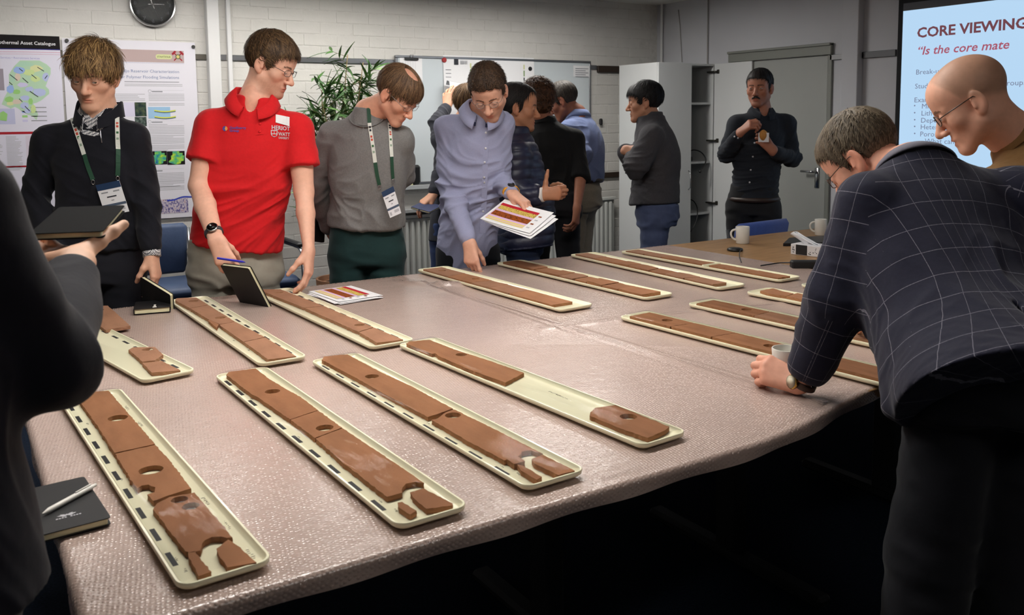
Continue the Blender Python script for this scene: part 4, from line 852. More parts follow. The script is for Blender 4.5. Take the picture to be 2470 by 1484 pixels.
# ------------------------------------------------------------------ core trays
TL_, TW_, TZ = 1.08, .1538, .7512
M_tray = mat('cream_plastic_tray', S(236, 232, 200), .28, spec=.5, coat=.25, noise=(3, .02)); M_mark = mat('tray_ink', S(34, 34, 36), .6)
M_core = [mat('sandstone_%d' % i, S(*c), .88, spec=.2, noise=(26, .13, 8, (1, .35, 1)), bump=(240, .5, .0012), bump2=(30, .25, .002)) for i, c in enumerate(((150, 104, 74), (142, 98, 70), (148, 108, 84)))]
M_cling = bpy.data.materials.new('cling_film'); M_cling.use_nodes = True; nt = M_cling.node_tree; N_ = nt.nodes; N_.clear()
o_ = N_.new('ShaderNodeOutputMaterial'); tr = N_.new('ShaderNodeBsdfTransparent'); gl = N_.new('ShaderNodeBsdfGlossy'); gl.inputs['Roughness'].default_value = .05; gl.inputs['Color'].default_value = (.10, .10, .10, 1); mx = N_.new('ShaderNodeMixShader'); fr0 = N_.new('ShaderNodeFresnel'); fr0.inputs['IOR'].default_value = 1.28
tc_ = N_.new('ShaderNodeTexCoord'); mp_ = N_.new('ShaderNodeMapping'); mp_.inputs['Scale'].default_value = (2, 11, 1); mp_.inputs['Rotation'].default_value = (0, 0, .5); nz_ = N_.new('ShaderNodeTexNoise'); nz_.inputs['Scale'].default_value = 3; nz_.inputs['Detail'].default_value = 6; bp_ = N_.new('ShaderNodeBump'); bp_.inputs['Strength'].default_value = .35; bp_.inputs['Distance'].default_value = .004
L_ = nt.links; L_.new(tc_.outputs['Object'], mp_.inputs[0]); L_.new(mp_.outputs[0], nz_.inputs['Vector']); L_.new(nz_.outputs['Fac'], bp_.inputs['Height']); L_.new(bp_.outputs[0], gl.inputs['Normal']); L_.new(bp_.outputs[0], fr0.inputs['Normal']); L_.new(fr0.outputs[0], mx.inputs[0]); L_.new(tr.outputs[0], mx.inputs[1]); L_.new(gl.outputs[0], mx.inputs[2]); L_.new(mx.outputs[0], o_.inputs[0])
_b = rrect(TL_, TW_, .026, 6)
def _ring(off, z, r):
    P = rrect(TL_ - 2 * off, TW_ - 2 * off, max(r - off, .006), 6) + off; return np.c_[P, np.full(len(P), z)]
tray_me = MB().rings([_ring(.006, 0, .026), _ring(.001, .004, .026), _ring(0, .0105, .026), _ring(.0012, .0125, .026), _ring(.0050, .0125, .026), _ring(.0065, .0100, .026), _ring(.0105, .0042, .026), _ring(.0130, .0032, .026)]).mesh('core_tray', True); tray_me.set_sharp_from_angle(angle=math.radians(50)); tray_me.materials.append(M_tray)
mark_me = MB().box((0, -.0045, 0), (.05, .0045, .0003)).mesh('scale_mark'); mark_me.materials.append(M_mark)
TRAYS = {}
def tray(key, label, org, ang, marks=None, cling=False, divider=None, sx=1.0, sy=1.0):
    if isinstance(ang, (list, tuple)):      # outer corners seen in the photograph: far left, far right, near right, near left
        c = [onz(u, v, TZ + .0125)[:2] for u, v in ang]; e = nrm(np.append((c[3] - c[0]) + (c[2] - c[1]), 0))[:2]; n = np.array([-e[1], e[0]]); Lf = (np.linalg.norm(c[3] - c[0]) + np.linalg.norm(c[2] - c[1])) / 2; Wf = (abs((c[1] - c[0]) @ n) + abs((c[2] - c[3]) @ n)) / 2
        org = tuple(np.mean(c, 0) - e * Lf / 2 - n * Wf / 2); ang = math.degrees(math.atan2(e[1], e[0])); sx = Lf / TL_; sy = Wf / TW_; print('tray', key, round(Lf, 3), round(Wf, 3), round(ang, 1))
    a = math.radians(ang); e = np.array([math.cos(a), math.sin(a)]); n = np.array([-e[1], e[0]]); o = link('core_tray', tray_me, None, None, (org[0], org[1], TZ)); o.rotation_euler[2] = a; o.scale = (sx, sy, 1)
    tag(o, label, 'tray', 'cream core trays'); TRAYS[key] = (np.array(org), e, n, o, label)
    if marks is not None:
        for k in range(10): link('scale_mark', mark_me, None, o, (.045 + k * .1, .0185 if marks == 'L' else TW_ - .020, .0033))
    if divider: MB().box((divider - .006, .014, .003), (divider + .006, TW_ - .014, .0150), bev=.003).obj('divider', M_tray, o)
    if cling:
        U, Vv = np.meshgrid(np.linspace(.008, TL_ - .008, 60), np.linspace(.008, TW_ - .008, 14), indexing='ij'); ed = np.minimum(np.minimum(Vv, TW_ - Vv), .03) / .03; Z = .0127 + .0070 * ed + .0008 * (vnoise(np.stack([U.ravel() * 18, Vv.ravel() * 40, 0 * U.ravel()], 1), 4).reshape(U.shape) - .5)
        MB().grid(np.stack([U, Vv, Z], -1)[:, ::-1]).obj('cling_film', M_cling, o, True)
def scrib(key, pts, n=4, size=.006, m=None):
    org, e, n_, o, _ = TRAYS[key]; rg = random.Random(len(pts))
    for u, v in pts:
        P = onz(u, v, TZ + .004)[:2] - org; s0, t0 = P @ e / o.scale[0], P @ n_ / o.scale[1]; mb = MB()
        for k in range(n):
            x = s0 + (k - n / 2) * size * .8; q = [(x + rg.uniform(-.001, .001), t0 + rg.uniform(-size, size) * .5) for _ in range(4)]; mb.tube([(a_, b_, .0036) for a_, b_ in q], .0004, 3)
        tag(mb.obj('handwriting', m or M_mark, o), kind='stuff')
for key, lb, org, ang, mk, cl in (('T1', 'cream core tray nearest the camera at the left end of the front row', 0, [(139.8,957.4),(292.6,939),(663.7,1346.5),(430.8,1419.6)], 'L', True), ('T2', 'second cream core tray of the front row, from the left end', 0, [(512,901.5),(646,886),(1134,1217.4),(960.4,1270.7)], 'L', True), ('T3', 'third cream core tray of the front row, from the left end', 0, [(744.3,866.6),(864.7,852.4),(1415.9,1130.2),(1270,1178.3)], 'L', True), ('T4', 'half empty cream core tray in the middle of the front row', 0, [(951.1,827.8),(1057.4,814.7),(1657.6,1039.6),(1553.4,1076)], 'L', True),
        ('B2', 'cream core tray in front of the red polo man, below his notebook', 0, [(403.8,721.7),(500.5,714.9),(742.8,858.2),(624.9,878.2)], 'R', False), ('B3', 'cream core tray beside the printed handouts on the table', 0, [(609.3,702.2),(701.3,694.5),(1001.9,816.8),(894.4,838.8)], 'R', False), ('B4', 'cream core tray right under the pointing finger, back row', 0, [(1002.5,650),(1077.4,640.7),(1432.9,733),(1352.7,746.8)], None, False), ('B5', 'cream core tray of rubbly core just right of the pointing finger', 0, [(1192.8,632.6),(1259.6,626.6),(1626,706.3),(1559.2,719.7)], None, False), ('B6', 'narrow-looking core tray, last but one at the right of the back row', 0, [(1369.7,613.6),(1435.7,607.5),(1798,684.5),(1739.4,695.4)], None, False)): tray(key, lb, org, ang, mk, cl)
tray('B7', 'divided two-compartment core tray at the far right end of the back row', 0, [(1493.6,605.5),(1547,600.2),(1931.7,665.8),(1883,676.4)], divider=.60)
def from_px(tl, tr=None, ang=-87.5): return tuple(onz(*tl, TZ + .012)[:2])
tray('R1', 'core tray running behind the white cup, front right row', from_px((1490.4, 763.4)), -86.5, cling=True); tray('R2', 'second core tray of the right row, partly behind the blazer sleeve', from_px((1654.8, 732)), -87.0, cling=True); tray('R3', 'third core tray of the right row with a broken front edge', from_px((1796, 704)), -87.0); tray('R4', 'farthest core tray of the right row, almost hidden by the blazer', from_px((1927, 686)), -87.0)
bl, br = onz(344, 918.4, TZ + .012)[:2], onz(475.7, 891.3, TZ + .012)[:2]; n_ = nrm(np.append(br - bl, 0))[:2]; e_ = np.array([n_[1], -n_[0]]); tray('B1', 'partly empty core tray behind the dark sleeve, back row left', tuple(bl - e_ * TL_), math.degrees(math.atan2(e_[1], e_[0])), 'R')
br = onz(206, 928, TZ + .012)[:2]; a_ = math.radians(-89); e_ = np.array([math.cos(a_), math.sin(a_)]); n_ = np.array([-e_[1], e_[0]]); tray('B0', 'core tray showing only its corner beside the dark elbow, left edge', tuple(br - n_ * TW_ - e_ * TL_), -89, 'R')
scrib('T1', [(307, 985), (339, 1024), (497, 1210), (548, 1268), (607, 1338)], 6, .008, mat('pencil', S(96, 94, 86), .8)); scrib('T1', [(212, 1023), (295, 1157), (427, 1350), (448, 1377)], 3, .006); scrib('T2', [(608, 963), (723, 1055), (920, 1210), (956, 1232)], 3, .006); scrib('T3', [(854, 920), (1035, 1022), (1213, 1126), (1252, 1144)], 3, .006); scrib('T4', [(1340, 950), (1358, 958)], 9, .007, MATS['pencil']); scrib('B1', [(318, 815), (318, 824)], 6, .006, MATS['pencil']); scrib('B2', [(470, 768), (565, 822), (600, 845)], 3, .006, MATS['pencil'])
# ------------------------------------------------------------------ core slabs: outlines on the slabs' top faces
SLAB_T = .0105
def slab(key, pts, holes=(), which='', z=None, px_=True, mi=None, local=False, tilt=0):
    org, e, n, o, tl = TRAYS[key]; zt = TZ + .0040 + SLAB_T if z is None else TZ + .004 + z; th = zt - TZ - .0036; rg = np.random.default_rng(abs(hash(str(pts))) % 1000 if False else int(sum(p[0] for p in pts)) % 9973)
    W2 = [org + e * a + n * b for a, b in pts] if local else [onz(u, v, zt)[:2] for u, v in pts]; W2 = np.array(W2)
    area = sum(W2[i - 1][0] * W2[i][1] - W2[i][0] * W2[i - 1][1] for i in range(len(W2)))
    if area < 0: W2 = W2[::-1]
    def rough(P, step=.009, amp=.0007):
        out = []
        for i in range(len(P)):
            a, b = P[i], P[(i + 1) % len(P)]; L = np.linalg.norm(b - a); k = max(1, int(L / step))
            for j in range(k): out.append(a + (b - a) * j / k + (rg.normal(0, amp, 2) if j else rg.normal(0, amp * .4, 2)))
        return np.array(out)
    loops = [rough(W2)]
    for hx, hy, r in holes:
        c = onz(hx, hy, zt)[:2] if not local else org + e * hx + n * hy; loops.append(np.array([c + (r + rg.normal(0, .0004)) * np.array([math.cos(t), -math.sin(t)]) for t in np.linspace(0, 2 * math.pi, 23)[:-1]]))
    c0 = W2.mean(0); bm = bmesh.new(); tops = []; edges = []
    for Lp in loops:
        vs = [bm.verts.new((*(p - c0), zt - (TZ + .0036))) for p in Lp]; tops.append(vs); edges += [bm.edges.new((vs[i], vs[(i + 1) % len(vs)])) for i in range(len(vs))]
    r = bmesh.ops.triangle_fill(bm, edges=edges, use_beauty=True, use_dissolve=False); fs = [f for f in r['geom'] if isinstance(f, bmesh.types.BMFace)]; bot = {}
    mids = {}
    for li, vs in enumerate(tops):
        for v in vs:
            j = rg.normal(0, .0009 if li == 0 else .0003, 2); mids[v] = bm.verts.new((v.co.x + j[0], v.co.y + j[1], v.co.z * .55)); bot[v] = bm.verts.new((v.co.x + j[0] * .3, v.co.y + j[1] * .3, 0))
    for f in fs: bm.faces.new([bot[v] for v in reversed(f.verts)])
    for vs in tops:
        for i in range(len(vs)):
            a, b = vs[i], vs[(i + 1) % len(vs)]; bm.faces.new((a, b, mids[b], mids[a])); bm.faces.new((mids[a], mids[b], bot[b], bot[a]))
    bmesh.ops.recalc_face_normals(bm, faces=bm.faces); me = bpy.data.meshes.new('core_slab'); bm.to_mesh(me); bm.free()
    ob = link('core_slab', me, M_core[rg.integers(0, 3) if mi is None else mi], None, (*c0, TZ + .0036)); tag(ob, which, 'core slab', 'core slabs in the trays'); return ob
def zz(x0, y0, s): return lambda *q: [(x0 + a / s, y0 + b / s) for a, b in q]
k1 = zz(0, 680, 1.8456); k7 = zz(300, 900, 2.7474)
def Hs(f, *hs): return [(*f(h[:2])[0], h[2]) for h in hs]
slab('T1', k1((338, 506), (398, 492), (484, 484), (620, 642), (690, 722), (510, 762), (440, 650)), Hs(k1, (524, 606, .0225)), 'long core slab with one hole at the far end of the nearest tray', mi=0)
slab('T1', k1((512, 766), (692, 726), (760, 800)) + k7((440, 765), (290, 812), (192, 848), (150, 806), (200, 788), (206, 756), (160, 739), (112, 746), (84, 768)), Hs(k7, (176, 642, .0235)), 'core slab with a hole and a notch in the middle of the nearest tray', mi=0)
slab('T1', k7((190, 905), (215, 865), (300, 822), (465, 792), (690, 1060), (716, 1090), (680, 1094), (640, 1084), (580, 1086), (532, 1110), (514, 1145), (500, 1176), (440, 1190), (404, 1180)), Hs(k7, (366, 838, .0155), (440, 882, .0155)), 'thick core slab with two small holes side by side in the nearest tray', mi=1)
slab('T1', k7((424, 1188), (470, 1180), (510, 1242), (576, 1316), (492, 1346), (428, 1230)), which='narrow core splinter at the near end of the nearest tray', mi=1)
slab('T1', k7((606, 1166), (690, 1104), (770, 1158), (876, 1256), (684, 1288), (624, 1212)), which='broken corner slab at the near right end of the nearest tray', mi=0)
k2 = zz(480, 860, 3.372)
slab('T2', k2((222, 150), (242, 126), (460, 98), (560, 176), (690, 256), (830, 332), (968, 436), (740, 512), (480, 332), (430, 310)), Hs(k2, (598, 284, .0195)), 'far core slab with one hole in the second front tray', mi=0)
slab('T2', k2((744, 516), (972, 440), (1164, 578), (944, 664)), Hs(k2, (1024, 580, .0205)), 'middle core slab with one hole in the second front tray', mi=0)
slab('T2', k2((948, 668), (1168, 584), (1480, 790), (1640, 900), (1832, 1030), (1760, 1020), (1684, 1036), (1656, 1066), (1654, 1108), (1530, 1142), (1190, 880)), which='long near core slab with a half hole in the second front tray', mi=0)
slab('T2', k2((1716, 1106), (1826, 1072), (2062, 1196), (2064, 1212), (1850, 1240), (1756, 1162)), which='broken corner slab at the near right end of the second front tray', mi=1)
slab('T2', k2((1614, 1190), (1650, 1182), (1768, 1254), (1718, 1286), (1624, 1228)), which='small core fragment at the near end of the second front tray', mi=1)
k3 = zz(740, 800, 3.5286)
slab('T3', k3((126, 240), (146, 212), (345, 194), (640, 350), (900, 470), (1244, 656), (1030, 728), (540, 465), (400, 385)), Hs(k3, (554, 381, .0195)), 'far core slab with one hole in the third front tray', mi=0)
slab('T3', k3((1060, 752), (1110, 742), (1180, 690), (1252, 662), (1560, 810), (1900, 985), (2008, 1040), (1912, 1012), (1830, 1022), (1814, 1050), (1790, 1070), (1684, 1098), (1350, 920), (1120, 785)), Hs(k3, (1244, 712, .0195)), 'long near core slab with one hole in the third front tray', mi=0)
slab('T3', k3((1696, 1086), (1800, 1066), (1858, 1104), (1764, 1128)), which='small chip between the broken pieces of the third front tray', mi=1, z=.012); slab('T3', k3((1790, 1132), (1840, 1142), (2002, 1236), (1960, 1262), (1822, 1182)), which='narrow core splinter at the near end of the third front tray', mi=1, z=.011)
slab('T3', k3((1914, 1086), (2010, 1048), (2284, 1186), (2140, 1222), (1930, 1122)), which='broken corner slab at the near right end of the third front tray', mi=0)
k4 = zz(1300, 960, 2.111)
slab('T4', k3((846, 102), (870, 84), (1045, 70), (1250, 150), (1560, 250), (1850, 352), (1690, 434), (1400, 330), (1118, 206), (1092, 184), (1066, 190)), Hs(k3, (1315, 196, .0175)), 'core slab with one hole at the far end of the half empty tray', mi=0); slab('T4', k4((258, 90), (262, 72), (290, 50), (390, 36), (664, 146), (640, 166), (555, 204), (400, 150)), Hs(k4, (456, 95, .0205)), 'single core block with one hole at the near end of the half empty tray', mi=1)
kb = zz(380, 660, 3.859)
for q, h, w in ((((175, 230), (360, 222), (470, 290), (300, 322), (164, 250)), ((335, 255, .019),), 'far core slab with a hole in the tray before the red polo man'), (((306, 326), (474, 293), (718, 445), (640, 462), (575, 470), (470, 424)), ((585, 410, .019),), 'second core slab with a hole in the tray before the red polo man'), (((575, 478), (722, 448), (1000, 592), (800, 634)), ((905, 612, .0) if False else (850, 560, .0),)[:0], 'third core slab in the tray before the red polo man'), (((806, 638), (1004, 595), (1290, 770), (1030, 800)), (), 'near core slab in the tray before the red polo man')): slab('B2', kb(*q), Hs(kb, *h), w, mi=2)
slab('B2', kb((468, 436), (500, 428), (570, 474), (552, 506)), which='dark chip beside the core in the tray before the red polo man', z=.010, mi=1)
for q, h, w in ((((962, 160), (985, 148), (1140, 145), (1545, 300), (1365, 318)), ((1130, 176, .018), (1455, 306, .0)) [:1], 'far core slab with a hole in the tray beside the handouts'), (((1372, 322), (1550, 303), (2010, 500), (1868, 542)), ((1880, 478, .018),), 'middle core slab with a hole in the tray beside the handouts'), (((1876, 546), (2016, 503), (2285, 615), (2045, 645)), (), 'near core slab in the tray beside the handouts')): slab('B3', kb(*q), Hs(kb, *h), w, mi=2)
slab('B1', k1((300, 110), (480, 106), (580, 196), (470, 214), (400, 165)), Hs(k1, (440, 126, .0175)), 'core slab with a hole at the far end of the partly empty tray', mi=2); slab('B1', k1((572, 302), (592, 292), (690, 290), (726, 325), (690, 350), (634, 355)), Hs(k1, (656, 301, .0165)), 'broken core block with a hole in the partly empty tray', mi=2); slab('B1', k1((634, 362), (720, 352), (803, 394), (676, 404)), which='near core slab in the partly empty tray', mi=2)
slab('B0', [(.55, .03), (.55, .105), (1.03, .105), (1.03, .03)], which='core slab end in the tray beside the dark elbow', local=True, mi=2)
def strip(key, brk, t0=.022, t1=.115, rag=.0, s0=.03, s1=1.05, holes=(), what='', h=None, th=None, seed=0):
    """a row of pieces broken at brk, in tray coordinates"""
    rg = random.Random(seed); b = [s0] + list(brk) + [s1]; ordn = 'first second third fourth fifth sixth seventh eighth ninth tenth'.split(); prev = None
    for i in range(len(b) - 1):
        sk = rg.uniform(-.012, .012) if i < len(b) - 2 else 0; a0 = prev or 0; u = [rg.uniform(-rag, rag) for _ in range(6)]; x0, x1 = b[i] + .0015, b[i + 1] - .0015; xm_ = (x0 + x1) / 2
        pts = [(x0 - a0, t0 + u[0]), (xm_, t0 + u[1]), (x1 - sk, t0 + u[2]), (x1 + sk, t1 + u[3]), (xm_, t1 + u[4]), (x0 + a0, t1 + u[5])]; prev = sk
        nme = '%s core piece from the far end of the %s' % (ordn[i] if i < len(b) - 2 else 'last', what); slab(key, pts, [hh for hh in holes if x0 + .02 < hh[0] < x1 - .02], nme, local=True, z=(th[i] if th else None))
strip('B4', (.26, .47, .60, .76), .020, .122, .004, holes=((.12, .075, .018), (.40, .085, .018)), what='tray under the pointing finger', seed=1); strip('B5', (.17, .30, .40, .50, .60, .68, .80, .90), .018, .112, .009, what='rubbly core tray', seed=2, th=[.013, .015, .011, .014, .013, .010, .015, .012, .013]); strip('B6', (.20, .36, .47, .62, .74, .88), .018, .100, .006, what='last but one back tray', seed=3, th=[.013, .012, .014, .013, .011, .013, .012])
strip('B7', (.16, .30, .44), .020, .100, .005, .03, .585, what='left part of the divided tray', seed=4, th=[.012] * 4); strip('B7', (.72, .86), .022, .098, .004, .62, 1.04, what='right part of the divided tray', seed=5, th=[.012] * 3)
strip('R1', (.24, .42, .66), .026, .128, .002, holes=((.16, .085, .019), (.60, .08, .019)), what='tray behind the white cup', seed=6); strip('R2', (.30, .55, .80), .026, .122, .002, holes=((.22, .085, .019), (.70, .08, .019)), what='second tray of the right row', seed=7); strip('R3', (.16, .34, .5, .7, .86), .045, .125, .014, what='tray with the broken front edge', seed=8); strip('R4', (.2, .45, .7), .03, .12, .006, what='farthest tray of the right row', seed=9)
# ------------------------------------------------------------------ chairs, plant
M_vinyl = mat('blue_vinyl', S(66, 82, 112), .5, spec=.4, noise=(14, .08), bump=(60, .25, .003)); M_tube = mat('chair_tube', S(140, 142, 146), .3, 1.0); M_pad = mat('armrest_black', S(24, 24, 26), .5)
def chair(label, x, y, rz, m=None, ztop=.82, w=.50):
    m = m or M_vinyl; q = empty('padded_chair', label, 'chair', (x, y, 0), 'blue padded chairs', rz); h = w / 2
    MB().box((-h, -.24, .405), (h, .24, .475), bev=.028).obj('seat', m, q, auto=60)
    b = MB().box((-h, -.028, -.17), (h, .028, .17), bev=.024); b.xf(rot_from((0, .985, .17), (0, -.17, .985)) @ np.diag([1, 1, 1.0]), (0, .27, ztop - .17)); b.obj('backrest', m, q, auto=60)
    for s_ in (-1, 1):
        xx = s_ * (h + .018); MB().tube([(xx, -.25, 0), (xx, -.22, .62), (xx, -.16, .65), (xx, .24, .65), (xx, .27, .60)], .0115, 8).obj('leg', M_tube, q, True); MB().tube([(xx, .30, 0), (xx, .24, .42), (xx, .30, ztop - .04)], .0115, 8).obj('leg', M_tube, q, True)
        MB().box((xx - .022, -.19, .652), (xx + .022, .18, .682), bev=.010).obj('armrest', M_pad, q)
    MB().tube([(-h - .018, -.2, .40), (h + .018, -.2, .40)], .010, 8).tube([(-h - .018, .2, .40), (h + .018, .2, .40)], .010, 8).obj('seat_frame', M_tube, q, True); return q
chair('blue padded chair against the back wall behind the young man', 1.04, 5.78, 0); pc2 = ony(690, 650, 5.6); chair('blue padded chair with black armrest beside the plant pot', 1.63, 5.76, 0)
pc3 = ony(1838, 560, 3.93); chair('bright blue padded chair behind the oak table, before the eating man', pc3[0], 3.665, math.radians(4), mat('bright_blue_fabric', S(58, 84, 158), .8, sheen=.2, noise=(30, .12, 3, (8, 1, 1))), .80, .52)
# bamboo-like plant in a terracotta pot
M_pot = mat('terracotta', S(166, 122, 92), .8, noise=(8, .1)); M_leaf = mat('leaf_green', S(70, 102, 52), .45, spec=.45, attr='Col', noise=(40, .12)); M_stem = mat('cane_brown', S(112, 96, 60), .7, noise=(30, .2))
PX = np.array([2.34, 5.98, 0]); q = empty('bamboo_plant', 'tall leafy bamboo-like plant in a terracotta pot behind the grey jumper man', 'plant', PX)
MB().lathe([(0, 0), (.13, 0), (.165, .30), (.185, .30), (.188, .345), (.172, .345), (.166, .31), (0, .305)], 36).obj('pot', M_pot, q, auto=40); MB().lathe([(.164, .306), (.1, .318), (0, .322)], 24).obj('soil', mat('soil', S(52, 42, 34), .95, bump=(80, .6, .01)), q)
RP = np.random.default_rng(21); leafs = []
def leaf_mesh(nme, c, ln=1.0):
    t = np.linspace(0, 1, 6); w = \
 .0105 * np.array([.15, .8, 1, .85, .5, .03]); y = t * .150 * ln; z = -.030 * t ** 2 * ln
    P = np.stack([np.stack([-w, y, z + .003], 1), np.stack([0 * w, y, z], 1), np.stack([w, y, z + .003], 1)], 1); me = mesh_np(nme, P.reshape(-1, 3), [(i * 3 + j, i * 3 + j + 1, i * 3 + 4 + j, i * 3 + 3 + j) for i in range(5) for j in (0, 1)], True, np.repeat(np.array(c[:3])[None], 18, 0)); me.materials.append(M_leaf); return me
LM = [leaf_mesh('leaf', S(*c), l) for c, l in (((62, 98, 46), 1.0), ((84, 118, 62), 1.1), ((46, 78, 40), .9), ((112, 140, 84), 1.0), ((70, 104, 60), 1.25))]
stems = [(0.00, 0.0, .10, .02, 1.97), (.05, .03, .18, .02, 1.92), (-.04, .02, -.05, .03, 1.72), (.02, -.05, -.16, -.04, 1.62), (-.06, -.02, -.26, .02, 1.52), (.07, -.02, .28, -.02, 1.60), (.03, .06, .05, .02, 1.70), (-.02, .05, -.12, .0, 1.45), (.05, .05, .24, .03, 1.72), (-.05, -.05, -.24, -.06, 1.30), (.0, -.06, .12, -.06, 1.35)]
for (x0, y0, dx, dy, zt) in stems:
    t = np.linspace(0, 1, 9); C = np.stack([x0 + dx * t ** 1.7, y0 + dy * t ** 1.7, .31 + (zt - .34) * t], 1); C[1:-1, :2] += RP.normal(0, .006, (7, 2)); MB().tube(C, np.linspace(.0085, .003, 9), 7).obj('stem', M_stem, q, True)
    for k in range(int(11 + (zt - 1.2) * 12)):
        f = RP.uniform(.32, 1.0) ** .7; c = np.array([np.interp(f, t, C[:, i]) for i in range(3)]); az = RP.uniform(0, 2 * math.pi); out = np.array([math.cos(az), math.sin(az), RP.uniform(.1, .7)]); ln = RP.uniform(.06, .17); e = c + out * ln; leafs.append(('b', c, e))
        for j in range(RP.integers(4, 8)):
            g = RP.uniform(.45, 1.0); p = c + (e - c) * g; d = nrm(out * .5 + RP.normal(0, .45, 3) + np.array([0, 0, -.05])); leafs.append(('l', p, d))
tw = MB(); [tw.tube([a, b], [.0018, .001], 4) for k, a, b in leafs if k == 'b']; tag(tw.obj('twigs', M_stem, q), kind='stuff'); LL = [l for l in leafs if l[0] == 'l']; far = MB(); farV, farF, farC = [], [], []
LL.sort(key=lambda l: np.linalg.norm(l[1] + PX - CAMP))
for i, (_, p, d) in enumerate(LL):
    R_ = rot_from(d, np.array([0, 0, 1.0]) + RP.normal(0, .3, 3)); me = LM[RP.choice(5, p=[.3, .25, .2, .12, .13])]
    if i < 300:
        o = link('leaf', me, None, q); Mx = Matrix.Identity(4)
        for a in range(3):
            for b in range(3): Mx[a][b] = R_[a, b]
            Mx[a][3] = p[a]
        o.matrix_local = Mx
    else:
        co = np.empty(54, np.float32); me.vertices.foreach_get('co', co); farF += [tuple(v + 18 * len(farV) for v in pp.vertices) for pp in me.polygons]; farV.append(co.reshape(-1, 3) @ R_.T + p); farC.append(np.repeat(np.array(me.color_attributes['Col'].data[0].color[:3])[None], 18, 0))
if farV: tag(link('foliage', mesh_np('foliage', np.concatenate(farV), farF, True, np.concatenate(farC)), M_leaf, q), kind='stuff')
# ------------------------------------------------------------------ mugs, tissues, gadgets on the table
M_ware = mat('white_ceramic', S(226, 224, 216), .25, spec=.5, coat=.3); WZ = TT + .0006
def mug(label, c, r, h, hang, z, taper=.96):
    q = empty('mug', label, 'mug', (c[0], c[1], z)); MB().lathe([(0, .004), (r * taper * .9, 0), (r * taper, .004), (r, h - .002), (r - .001, h), (r - .0035, h), (r - .004, h - .004), (r * taper - .005, .008), (0, .007)], 36).obj('body', M_ware, q, auto=45)
    if hang is not None:
        a = math.radians(hang); d = np.array([math.cos(a), math.sin(a), 0]); P = [d * (r - .002) + Z_ * (h * .82), d * (r + .016) + Z_ * (h * .80), d * (r + .028) + Z_ * (h * .66), d * (r + .026) + Z_ * (h * .42), d * (r + .012) + Z_ * (h * .24), d * (r * .98 - .002) + Z_ * (h * .2)]; MB().tube(curve(P, 20), .0058, 8).obj('handle', M_ware, q, True)
    return q
Z_ = np.array([0, 0, 1.0]); t_, r_ = frame(onz(1787, 589, .75)); ha = math.degrees(math.atan2(-r_[1], -r_[0]))
cm_ = onz(1791, 584, .75); mug('white mug with its handle left on the oak table, before the blue chair', cm_, .0395, .098, ha + 8, WZ); cm_ = onz(1979, 564, .75); mug('white mug at the far end of the oak table, half behind the blazer', cm_, .036, .098, ha + 5, WZ)
cup_c = onz(1896, 912, .755); mug('white cup held on the bubble wrap by the man in the blazer', cup_c, .0400, .092, None, TT + .0052, .80)
M_bk = M_black; q = onz(1773, 602, .75); o = tag(MB().lathe([(0, 0), (.040, 0), (.043, .006), (.041, .013), (.030, .017), (0, .018)], 28).obj('microphone_puck', M_bk, None, True, loc=(q[0], q[1], WZ)), 'small black round microphone puck on the oak table', 'microphone')
P = [q + np.array([.0, -.04, .005]), onz(1783, 612, .756), onz(1784, 622, .754), onz(1788, 633, .756)]; P = [np.array([p[0], p[1], max(p[2], WZ + .003)]) for p in P]; tag(MB().tube(curve(P), .0025, 6).obj('cable', M_bk, None, True), 'thin black cable running from the microphone puck', 'cable')
a, b = onz(1911, 646, .75), onz(1985, 646, .75); d = nrm((b - a) * np.array([1, 1, 0])); n_ = np.array([-d[1], d[0], 0]); R_ = np.stack([d, n_, Z_], 1)
q = empty('power_adapter', 'long black power adapter with white prints on the oak table', 'adapter', (a[0], a[1], WZ)); mb = MB().box((0, 0, 0), (.22, .055, .038), bev=.006); mb.xf(R_).obj('body', M_bk, q)
P = [a + n_ * .03 + Z_ * .02, onz(1880, 637, .75) + Z_ * .006, onz(1850, 641, .75) + Z_ * .004, onz(1835, 643, .75) + Z_ * .004]; tag(MB().tube(curve(P), .0035, 6).obj('cord', M_bk, None, True), 'black cord of the long power adapter', 'cord')
a, b = onz(1907, 610, .75), onz(1984, 619, .75); d = nrm((b - a) * np.array([1, 1, 0])); n_ = np.array([-d[1], d[0], 0]); R_ = np.stack([d, n_, Z_], 1); q = empty('tissue_box', 'patterned black and white tissue box with a tissue sticking out', 'tissue box', (a[0], a[1], WZ))
mb = MB().box((0, 0, 0), (.235, .115, .056), bev=.002); mb.xf(R_).obj('carton', mat('carton_white', S(214, 212, 214), .7), q); mb = MB().box((.030, -.0006, .003), (.095, .0, .055)); mb.xf(R_).obj('black_panel', mat('carton_black', S(24, 22, 24), .6), q)
mb = MB(); rt = random.Random(4)
for k in range(38):
    x, z = rt.uniform(.002, .23), rt.uniform(.004, .050)
    if .027 < x < .098: continue
    mb.box((x, -.0008, z), (x + rt.uniform(.003, .006), 0, z + rt.uniform(.003, .006)))
mb.xf(R_); tag(mb.obj('pattern', MATS['carton_black'], q), kind='stuff'); u = np.linspace(0, 1, 9); P = np.array([[[.115 + (j - 3) * .012 * (1 - .2 * i) - .055 * i, .055 + .010 * math.sin(j * 1.7 + i) - .006 * i, .056 + .026 * i - .006 * abs(j - 3) * (i > 0)] for j in range(7)] for i in (0, .5, 1, 1.5, 2.0, 2.3)]); P2 = P + np.array([.008, .02, -.002]); mb = MB().grid(P); mb.grid(P2[:, ::-1]); mb.grid(np.stack([P[-1], P2[-1]])); mb.xf(R_).obj('tissue', mat('tissue_white', S(230, 230, 234), .9), q, True)
